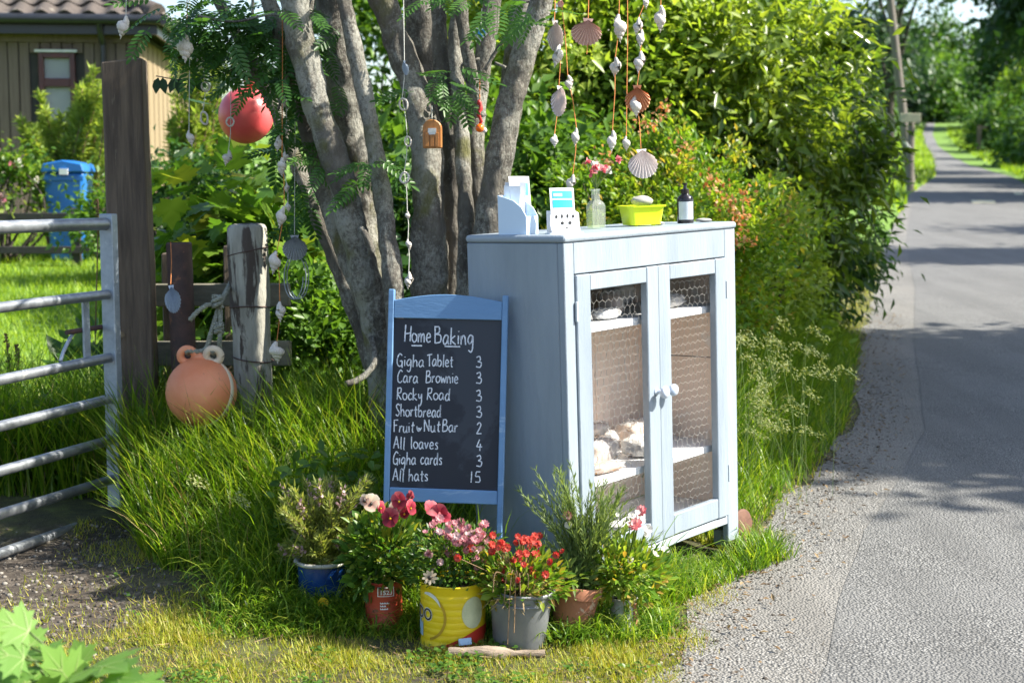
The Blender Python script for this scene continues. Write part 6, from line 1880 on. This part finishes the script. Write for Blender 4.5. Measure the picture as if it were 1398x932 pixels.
for i in range(56):
    x_, y_ = random.gauss(702, 30), random.uniform(728, 792)
    if i < 5: x_, y_ = [(664, 731), (718, 734), (736, 785), (673, 746), (727, 752)][i]
    p_ = at(x_, y_, Y - .02 + rng.normal() * .04)
    fs_.tube(catmull([(bx + rng.normal() * .03, by + rng.normal() * .03, bz + .14), (np.array((bx, by, bz + .14)) + p_) / 2 + rng.normal(size=3) * .008, p_], 5), .0010, 4)
    bloom('pompom', 'petal_red', pt, p_, random.uniform(7, 11) / 2000 * Y * 1.1)
fs_.build('flower_stem', M['straw'], pt)['kind'] = 'stuff'
ds = MB()
for (x0, x1, y1) in ((690, 684, 820), (697, 700, 862), (693, 692, 878), (700, 706, 812), (676, 668, 808), (712, 716, 800)):
    ds.tube(catmull([(bx - .01, by - .05, bz + .18), at((x0 + x1) / 2, 780, Y - .088), at(x1, y1, Y - .098)], 6), .0014, 4)
ds.build('dead_stem', M['stem_dry'], pt)['kind'] = 'stuff'

# 5. terracotta pot with rosemary
Y = 3.84
pt = pot_root('terracotta_pot', 'leaning terracotta pot with spiky grey-green rosemary', 779, Y, rot=(R(-4), R(8), 0))
bx, by, bz = pt.location
MB().lathe([(0, .01), (.048, .01), (.050, .014), (.062, .105), (.068, .106), (.071, .135), (.069, .138), (.063, .136), (.060, .115), (0, .115)], 32, jit=.01).build('pot', M['terracotta'], pt, local=True, smooth=True, auto=40)
MB().lathe([(0, .126), (.061, .122)], 20).build('soil', M['soil'], pt, local=True)
tops = [at(x_, y_, Y + rng.normal() * .06) for x_, y_ in [(random.gauss(768, 38), random.uniform(645, 740)) for _ in range(75)] + [(697, 652), (702, 668), (745, 640), (755, 648), (788, 655), (820, 670), (812, 660), (730, 655), (836, 690)]]
spires(pt, (bx + .008, by, bz + .125), tops, 85, .020, .0028, M['rosemary'], 'stem_green', .0014, .15, .004, up=1.3)
tuft(pt, (bx - .03, by - .03, bz + .16), (.075, .05, .05), 130, .032, .011, M['rosemary'])

# 6. small pale pot with pink and white flowers
Y = 3.97
pt = pot_root('pale_tin', 'small pale tin under yellowing leaves with white and pink flowers', 852, Y - .1)
bx, by, bz = pt.location
Y = by
MB().lathe([(0, 0), (.036, 0), (.037, .003), (.0355, .006), (.0365, .03), (.0355, .032), (.0365, .06), (.0355, .062), (.036, .092), (.038, .095), (.035, .097), (.034, .08), (0, .08)], 26, jit=.02).build('tin', M['enamel_rim'], pt, local=True, smooth=True, auto=40)
cyl_patch(.0375, lambda a: .010, lambda a: .085, 38, 80, 'terracotta', pt, name='rust_stain')
MB().lathe([(0, .088), (.034, .086)], 18).build('soil', M['soil'], pt, local=True)
tuft(pt, (bx, by, bz + .155), (.13, .09, .085), 700, .028, .011, M['leaf_lime'])
tuft(pt, (bx - .02, by, bz + .19), (.11, .08, .085), 420, .025, .010, M['leaf_light'])
fs_ = MB()
for x_, y_, s_, mt in ((876, 697, 14, 'petal_rose'), (868, 716, 17, 'petal_rose'), (862, 703, 9, 'petal_white'), (870, 700, 9, 'petal_white'), (872, 712, 9, 'petal_white'), (884, 722, 14, 'petal_white'), (880, 728, 11, 'petal_white'), (908, 752, 14, 'petal_white'), (893, 757, 13, 'petal_white'), (881, 772, 13, 'petal_white'), (831, 788, 11, 'petal_white'), (862, 764, 11, 'petal_white'), (775, 703, 11, 'petal_rose'), (776, 715, 12, 'petal_white'), (842, 702, 7, 'petal_white')):
    p_ = at(x_, y_, Y - .04 + rng.normal() * .02)
    fs_.tube(catmull([(bx + rng.normal() * .02, by, bz + .1), (np.array((bx, by, bz + .13)) + p_) / 2, p_ + np.array((0, .006, -.002))], 5), .0011, 4)
    bloom('cup' if mt == 'petal_white' else 'pompom', mt, pt, p_, s_ / 2000 * Y * 1.15)
fs_.build('flower_stem', M['stem_green'], pt)['kind'] = 'stuff'

# log, packet, pansy, yellow leaf
a_, b_ = at(612, 889, 3.66), at(744, 884, 3.655)
za = hz1(a_[0], 3.66)
lg = thing('log', 'thin pale dead branch lying in front of the yellow tin and bucket', 'log', ((a_[0] + b_[0]) / 2, 3.66, za))
MB().tube(catmull([(a_[0], 3.66, za + .016), ((a_[0] * .6 + b_[0] * .4), 3.652, za + .016), (b_[0], 3.655, za + .015)], 6), [.013] * 4 + [.0165] * 5 + [.010] * 4, 14, wob=.5, wsc=24).build('branch', M['log'], lg, smooth=True, auto=50)
q = at(641, 882, 3.64)
pk_ = thing('paper_scrap', 'scrap of pale blue and white wrapper stuck beside the log', 'litter', (q[0], 3.64, hz1(q[0], 3.64)))
MB().box((-.017, -.002, .004), (.017, .002, .022), Matrix.Translation((q[0] - .012, 3.695, hz1(q[0], 3.69) + .018)) @ Euler((R(-18), R(-4), R(8))).to_matrix().to_4x4()).build('scrap', M['print_blue'], pk_, bev=.001)
q = at(441, 823, 3.92)
ps = thing('yellow_pansy', 'single small yellow pansy in the grass by the blue pot', 'flower', (q[0], 3.92, hz1(q[0], 3.92)))
MB().tube(catmull([(q[0] + .01, 3.94, hz1(q[0], 3.94)), (q[0] + .004, 3.935, q[2] * .6), tuple(q)], 5), .0012, 4).build('stem', M['stem_green'], ps)
bloom('pansy', 'petal_yellow', ps, q, .032, rx=0, rz=0, name='bloom')
tuft(ps, (q[0] + .012, 3.93, q[2] - .02), (.03, .02, .015), 14, .022, .010, M['leaf_mid'])
q = ground(1040, 746)
yl = scatter('fallen_leaf', T_OVAL, np.array([q + (0, 0, .02)]), np.array([(.3, -.6, .5)]), np.array([(-.2, -.8, .6)]), .042, .03, .9, M['petal_yellow'])
tag(yl, 'single yellow leaf at the grass edge by the road', 'leaf')

# ------------------------------------------------------------------ young sycamore in the near left corner
sx0 = at(95, 990, 2.25)
sap = thing('sycamore_sapling', 'young sycamore with broad lobed leaves in the near left corner', 'sapling', (sx0[0], 2.25, hz1(sx0[0], 2.25)))
specs = [(20, 842, 60, .1), (-20, 860, 70, .2), (58, 880, 60, -.1), (30, 905, 80, 0), (85, 905, 70, .1), (150, 897, 95, .0), (170, 920, 70, -.1), (120, 925, 80, .1), (-10, 915, 90, 0), (205, 925, 50, .1), (60, 930, 90, -.15), (8, 885, 60, .15), (110, 888, 45, .2), (190, 940, 80, -.1), (40, 862, 45, .3), (240, 955, 60, 0)]
wd = MB()
trunk_top = at(100, 960, 2.3)
wd.tube(catmull([tuple(sap.location), (sap.location.x + .01, 2.27, .2), tuple(trunk_top)], 5), [.010] * 6 + [.007] * 5, 7)
P_, A_, N2, L_ = [], [], [], []
for x_, y_, s_, tl in specs:
    q = at(x_, y_, 2.25 + tl * .5 + rng.normal() * .05)
    dvec = norm(q - trunk_top + rng.normal(size=3) * .05)
    base = q - dvec * s_ / 2000 * 2.25 * .5
    wd.tube(catmull([trunk_top + np.array((rng.normal() * .02, 0, -.04)), (trunk_top + base) / 2 + np.array((0, 0, .02)), base], 5), .0022, 5)
    P_.append(base); A_.append(dvec + np.array((0, -.25, -.2 + rng.normal() * .15))); N2.append((rng.normal() * .3, -.55 + rng.normal() * .2, 1)); L_.append(s_ / 2000 * 2.25 * 1.15)
wd.build('stem', M['stem_green'], sap, smooth=True)
for i in range(len(P_)):
    lf = scatter('leaf', T_LOBED, np.array([P_[i]]), np.array([A_[i]]), np.array([N2[i]]), L_[i], L_[i], .2 + .6 * rng.random(1), M['leaf_maple'], sap, smooth=True)
    scatter('vein', T_VEINS, np.array([P_[i]]), np.array([A_[i]]), np.array([N2[i]]), L_[i], L_[i], .5, M['leaf_vein'], lf)

# ------------------------------------------------------------------ weeds by the gate
def weed(name, label, c, rad, n_, L, W, mat, spikes):
    r_ = thing(name, label, 'weed', (c[0], c[1], hz1(c[0], c[1])))
    tuft(r_, c, rad, n_, L, W, mat)
    for (x_, y_, y1) in spikes:
        t_, b0 = at(x_, y_, c[1]), at(x_ + 6, y1, c[1])
        MB().tube(catmull([(c[0] + rng.normal() * .03, c[1], hz1(c[0], c[1])), (b0 + t_) / 2 * .98 + np.array((0, 0, 0)) * 0 + .02 * np.array(c), t_], 5), .003, 5).build('stalk', M['stem_dry'], r_)
        m2 = 90
        s = rng.random((m2, 1))
        P = b0 * (1 - s) + t_ * s + rdir(m2) * .012 * (1.15 - s)
        scatter('seed_spike', T_OVAL, P, rdir(m2) + (0, 0, .3), rdir(m2), .012, .010, rng.random(m2), M['litter'], r_)
cw_ = at(120, 560, 6.0); 
weed('dock_plant', 'dark broad-leaved dock behind the gate latch', (cw_[0], 6.0, .26), (.20, .16, .24), 170, .12, .05, M['leaf_dark'], [(52, 520, 570), (167, 500, 560)])
cw_ = at(18, 560, 5.9)
weed('dock_plant', 'brown-spiked dry dock seen through the gate at left', (cw_[0], 5.9, .10), (.12, .1, .10), 60, .10, .04, M['leaf_mid'], [(8, 455, 510), (22, 470, 520)])
cw_ = at(130, 400, 6.3)
weed('lupin_plant', 'faded lupin with a pink seed spike above the top gate bar', (cw_[0], 6.3, .42), (.14, .12, .24), 90, .09, .03, M['leaf_mid'], [(131, 275, 320)])

# ------------------------------------------------------------------ grass
CABI = CABM.inverted()
def in_cab(P, pad=.0):
    Mi = np.array(CABI)
    L_ = P @ Mi[:3, :3].T + Mi[:3, 3]
    return (L_[:, 0] > -pad) & (L_[:, 0] < CW + pad) & (L_[:, 1] > -pad) & (L_[:, 1] < CD + pad)
POTS = [(o.location.x, o.location.y) for o in scene.objects if o.type == 'EMPTY' and o.get('category') == 'flower pot']
def sample(n_, x0, x1, y0, y1, accept):
    out_ = []
    tot = 0
    for _ in range(30):
        X = rng.uniform(x0, x1, n_); Y_ = rng.uniform(y0, y1, n_)
        a = accept(X, Y_)
        k_ = rng.random(n_) < a
        out_.append(np.stack([X[k_], Y_[k_]], 1)); tot += k_.sum()
        if tot >= n_: break
    return np.concatenate(out_)[:n_]
def clumpy(X, Y_, sc, lo=-.1, hi=.35):
    return sstep((np.array([mnoise.noise(Vector((a * sc, b * sc, 3.7))) for a, b in zip(X, Y_)]) - lo) / (hi - lo))
def grass(name, label, XY, Lf, Wd, mat, tmpl=T_BLADE, lean=.35, tint=(0, 1), pad=.0):
    X, Y_ = XY[:, 0], XY[:, 1]
    P = np.stack([X, Y_, hz(X, Y_) - .006], 1)
    keep = ~in_cab(P, pad)
    for (a, b) in POTS:
        keep &= (P[:, 0] - a) ** 2 + (P[:, 1] - b) ** 2 > .062 ** 2
    P = P[keep]; X, Y_ = P[:, 0], P[:, 1]
    n_ = len(P)
    L_ = Lf(X, Y_) * (.55 + .75 * rng.random(n_))
    az = rng.uniform(0, 2 * math.pi, n_)
    h_ = np.stack([np.cos(az), np.sin(az), np.zeros(n_)], 1)
    A = np.array((0, 0, 1.)) + h_ * (lean * rng.random(n_))[:, None] + rng.normal(size=(n_, 3)) * .08
    o = scatter(name, tmpl, P, A, h_ + rng.normal(size=(n_, 3)) * .2, L_, Wd * (.7 + .6 * rng.random(n_)), tint[0] + (tint[1] - tint[0]) * rng.random(n_), mat, None, 'stuff')
    return tag(o, label, 'grass')

def z_left(X, Y_):
    g_ = gravel_zone(X, Y_)
    front = 4.22 + .10 * np.sin(X * 4) + .25 * sstep((-.9 - X) / .7)
    return np.where((g_ < .35) & (Y_ > front), 1.0, 0.0) * np.where(X < -1.45, .5 * sstep((6.3 - Y_) / .6), 1) * np.where((X / Y_ < -.262) & (Y_ < 5.3), 0.0, 1.0) * (1 - .6 * sstep((X + .45) / .3))
XY = sample(24000, -2.3, .12, 4.1, 5.85, z_left)
grass('tall_grass', 'long bright grass growing below the posts and the orange buoy', XY, lambda X, Y_: .17 + .30 * sstep((Y_ - 4.2) / .7) - .08 * np.exp(-((X + 1.02) / .2) ** 2), .0062, M['grass_tall'], T_BLADE, .42)
grass('dry_grass', 'dry straw stalks among the long grass by the posts', XY[:900], lambda X, Y_: .20 + .25 * sstep((Y_ - 4.2) / .7), .003, M['straw'], T_BLADE, .6)
wd_ = XY[(clumpy(XY[:, 0], XY[:, 1], 3.0, .15, .3) > .5)][:1500]
Pw = np.stack([wd_[:, 0], wd_[:, 1], hz(wd_[:, 0], wd_[:, 1]) + .05 + .30 * rng.random(len(wd_))], 1)
tag(scatter('ground_weeds', T_OVAL, Pw, rdir(len(Pw)) * (1, 1, .4) + (0, 0, .3), np.array((0, -.3, 1.)) + rdir(len(Pw)) * .5, .045, .022, rng.random(len(Pw)), M['leaf_mid'], None, 'stuff'), 'broad-leaved weeds mixed through the long grass', 'weeds')
def z_pots(X, Y_):
    return np.where(Y_ > 3.80, 1.0, 0.0) * sstep((X + 1.0) / .25)
XY = sample(9000, -.85, .45, 3.78, 4.6, z_pots)
grass('tall_grass', 'shorter grass tufts between the flower pots', XY, lambda X, Y_: .06 + .16 * sstep((Y_ - 3.8) / .45), .0048, M['grass_tall'], T_BLADE2, .7, pad=.01)
def z_right(X, Y_):
    d = xe(Y_) - X
    return np.where((d > .05) & (Y_ > 4.55 + .55 * sstep((.75 - X) / .5)), 1.0, 0.0) * np.where(X > .1 + (Y_ - 4.6) * .12, 1, 0) * (.35 + .65 * sstep(d / .35))
XY = sample(30000, .1, 2.8, 4.5, 10.5, z_right)
grass('tall_grass', 'long sunlit verge grass right of the cabinet', XY, lambda X, Y_: (.12 + .36 * sstep((xe(Y_) - X - .05) / .55)), .0064, M['grass_tall'], T_BLADE, .5)
def z_tin(X, Y_):
    return np.maximum(np.exp(-((X + .345) / .10) ** 2 - ((Y_ - 3.90) / .05) ** 2), np.maximum(np.exp(-((X + .52) / .12) ** 2 - ((Y_ - 3.95) / .06) ** 2), .8 * np.exp(-((X - .20) / .12) ** 2 - ((Y_ - 3.80) / .05) ** 2)))
XY = sample(2600, -.8, .45, 3.72, 4.1, z_tin)
grass('tall_grass', 'grass half hiding the red tin and the blue pot', XY, lambda X, Y_: .095 + 0 * X, .0045, M['grass_tall'], T_BLADE2, .8)
XY = sample(900, -.72, .1, 3.95, 4.4, lambda X, Y_: np.ones_like(X) * (Y_ > 4.0))
grass('tall_grass', 'tall thin blades rising in front of the chalkboard', XY[:420], lambda X, Y_: .30 + 0 * X, .0052, M['grass_tall'], T_BLADE, .5, (.4, 1))
def z_moss(X, Y_):
    d = xe(Y_) - X
    edge_ = np.array([mnoise.noise(Vector((a * 3.2, b * 3.2, 8.1))) for a, b in zip(X, Y_)])
    base = sstep((d + .06 + .30 * edge_) / .22) * (1 - .93 * gravel_zone(X + .12 * np.sin(Y_ * 7), Y_))
    return base * (.30 + .70 * clumpy(X, Y_, 4.0))
XY = sample(70000, -1.5, 1.0, 3.35, 5.0, z_moss)
grass('mossy_turf', 'short yellowish moss and turf along the front of the verge', XY, lambda X, Y_: .022 + .016 * np.sin(X * 9 + Y_ * 5) ** 2, .0042, M['grass_moss'], T_SHORT, 1.2)
XY = sample(2600, -1.3, .8, 3.4, 4.4, lambda X, Y_: (1 - gravel_zone(X, Y_)) * sstep((xe(Y_) - X) / .1) * clumpy(X, Y_, 6.0, .05, .3))
Pc = np.stack([XY[:, 0], XY[:, 1], hz(XY[:, 0], XY[:, 1]) + .008 + .02 * rng.random(len(XY))], 1)
tag(scatter('clover', T_OVAL, Pc, rdir(len(Pc)) * (1, 1, .2), np.array((0, -.2, 1.)) + rdir(len(Pc)) * .4, .014, .011, rng.random(len(Pc)), M['leaf_mid'], None, 'stuff'), 'low clover leaves dotted through the front turf', 'weeds')
XY = sample(9000, .3, 5.2, 4.6, 19, lambda X, Y_: sstep((xe(Y_) - X + .02) / .1) * (1 - sstep((xe(Y_) - X - .35) / .3)))
grass('verge_turf', 'low turf fringe along the lane edge', XY, lambda X, Y_: .04 + .02 * np.sin(X * 9) ** 2, .006, M['grass_moss'], T_SHORT, 1.0)
XY = sample(78000, -9.5, -.95, 5.6, 16, lambda X, Y_: lawn_zone(X, Y_) * np.where(np.abs(X) < .36 * Y_ + .3, 1.0, .45) * np.clip(9 / Y_, .35, 1))
grass('lawn_grass', 'sunlit mown garden lawn beyond the gate', XY, lambda X, Y_: .035 + .004 * Y_, .009, M['grass_lawn'], T_SHORT, .8)
XY = sample(14000, 7.5, 70, 24, 210, lambda X, Y_: np.where((X > xe(Y_) + 3.2) & (X < xe(Y_) + 7), 1., 0) + np.where((X < xe(Y_)) & (X > xe(Y_) - 3), 1., 0))
grass('verge_turf', 'grass banks along the far lane', XY, lambda X, Y_: .15 + .0025 * Y_, .03 + 0.05 * 1, M['grass_lawn'], T_SHORT, .8)

U, V_ = rng.uniform(.08, 1.0, 2600), rng.uniform(-.16, -.005, 2600)
W3 = np.array([CABM @ Vector((a, b, 0)) for a, b in zip(U, V_)])
U2, V2 = rng.uniform(-.30, -.02, 1800), rng.uniform(-.05, .5, 1800)
W4 = np.array([CABM @ Vector((a, b, 0)) for a, b in zip(U2, V2)])
grass('tall_grass', 'grass growing up round the foot of the cabinet', np.concatenate([W3[:, :2], W4[:, :2]]), lambda X, Y_: .085 + .03 * np.sin(X * 17), .005, M['grass_tall'], T_BLADE, .5)
# seeding grass heads beside the cabinet and under the posts
def plumes(label, spots__, Y0, L0):
    P, A, T = [], [], []
    w_ = MB()
    for x_, y_ in spots__:
        Yy = Y0 + rng.normal() * .25
        t_ = at(x_, y_, Yy)
        b0 = np.array((t_[0] + rng.normal() * .06 - .05, Yy, hz1(t_[0], Yy)))
        bend = norm(np.array((rng.normal() * .5 + .5, -.3, -.25)))
        tip = t_ + bend * L0
        path = np.array(catmull([b0, (b0 + t_) / 2 + (0, 0, .05), t_, tip], 6))
        w_.tube(path, .0008, 3)
        m2 = 70
        s = .62 + .38 * rng.random(m2)
        pos = np.stack([np.interp(s, np.linspace(0, 1, len(path)), path[:, i]) for i in range(3)], 1)
        P.append(pos + rdir(m2) * .016); A.append(rdir(m2) * .7 + bend + (0, 0, -.3)); T.append(rng.random(m2))
    P, A, T = np.concatenate(P), np.concatenate(A), np.concatenate(T)
    o = scatter('seeding_grass', T_NEEDLE, P, A, rdir(len(P)), .009, .003, T, M['seedhead'], None, 'stuff')
    tag(o, label, 'grass')
    o2 = w_.build('grass_stalks', M['stem_green']); tag(o2, label + ', its stalks', 'grass', kind='stuff')
plumes('drooping straw-coloured grass heads right of the cabinet', [(random.gauss(1050, 30), random.uniform(450, 590)) for _ in range(34)] + [(1100, 480), (1115, 500), (1060, 440)], 5.6, .08)
plumes('pale seeding grass heads under the white post', [(random.gauss(330, 70), random.uniform(600, 690)) for _ in range(12)], 4.6, .05)

# leaf litter, twigs and stones along the road edge and the entrance
XY = sample(800, .2, 3.2, 3.4, 12, lambda X, Y_: sstep((X - xe(Y_) + .12) / .08) * (1 - sstep((X - xe(Y_) - .12) / .22)))
n_ = len(XY)
lo = scatter('leaf_litter', T_LEAF, np.stack([XY[:, 0], XY[:, 1], np.interp(XY[:, 1], HR_Y, HR_Z) + .018], 1), rdir(n_) * (1, 1, .15), np.array((0, 0, 1.)) + rdir(n_) * .35, .010 + .022 * rng.random(n_), .008 + .006 * rng.random(n_), rng.random(n_), M['litter'], None, 'stuff')
tag(lo, 'dead leaves and scraps gathered along the road edge', 'litter')
XY = sample(900, -1.4, .9, 3.4, 4.3, lambda X, Y_: np.ones_like(X))
n_ = len(XY)
lo = scatter('leaf_litter', T_NEEDLE, np.stack([XY[:, 0], XY[:, 1], hz(XY[:, 0], XY[:, 1]) + .012], 1), rdir(n_) * (1, 1, .15), np.array((0, 0, 1.)) + rdir(n_) * .35, .02 + .04 * rng.random(n_), .003, rng.random(n_), M['litter'], None, 'stuff')
tag(lo, 'dry straws and bark scraps strewn on the front turf', 'litter')
def pebbles(name, label, XY, zf, smin, smax, mat):
    ico = [(0, 0, 1), (.89, 0, .45), (.28, .85, .45), (-.72, .53, .45), (-.72, -.53, .45), (.28, -.85, .45), (.72, .53, -.3), (-.28, .85, -.3), (-.89, 0, -.3), (-.28, -.85, -.3), (.72, -.53, -.3)]
    fc = [(0, 1, 2), (0, 2, 3), (0, 3, 4), (0, 4, 5), (0, 5, 1), (1, 6, 2), (2, 7, 3), (3, 8, 4), (4, 9, 5), (5, 10, 1), (6, 7, 2), (7, 8, 3), (8, 9, 4), (9, 10, 5), (10, 6, 1)]
    n2 = len(XY)
    s = smin + (smax - smin) * rng.random(n2) ** 3
    o = scatter(name, tm([(a, b, c * .6) for a, b, c in ico], fc), np.stack([XY[:, 0], XY[:, 1], zf(XY[:, 0], XY[:, 1])], 1), rdir(n2) * (1, 1, .2), np.array((0, 0, 1.)) + rdir(n2) * .25, s, s * (.7 + .5 * rng.random(n2)), rng.random(n2), mat, None, 'stuff')
    return tag(o, label, 'gravel')
M['pebble'] = leafmat('mixed_gravel', [(.04, .032, .025), (.075, .062, .05), (.13, .115, .10), (.26, .24, .21)], 0.0, .85, 1.0)
XY = sample(5500, -2.6, -.55, 3.2, 5.3, lambda X, Y_: gravel_zone(X, Y_))
pebbles('gravel', 'loose dark gravel in the gate entrance', XY, lambda a, b: hz(a, b) + .001, .002, .010, M['pebble'])
XY = sample(5500, -.3, 3.0, 3.2, 9, lambda X, Y_: sstep((X - xe(Y_) + .30) / .12) * (1 - sstep((X - xe(Y_) - .04) / .25)))
pebbles('road_grit', 'loose grit along the crumbling road edge', XY, lambda a, b: np.maximum(hz(a, b), np.interp(b, HR_Y, HR_Z) + .004), .0015, .008, M['pebble'])
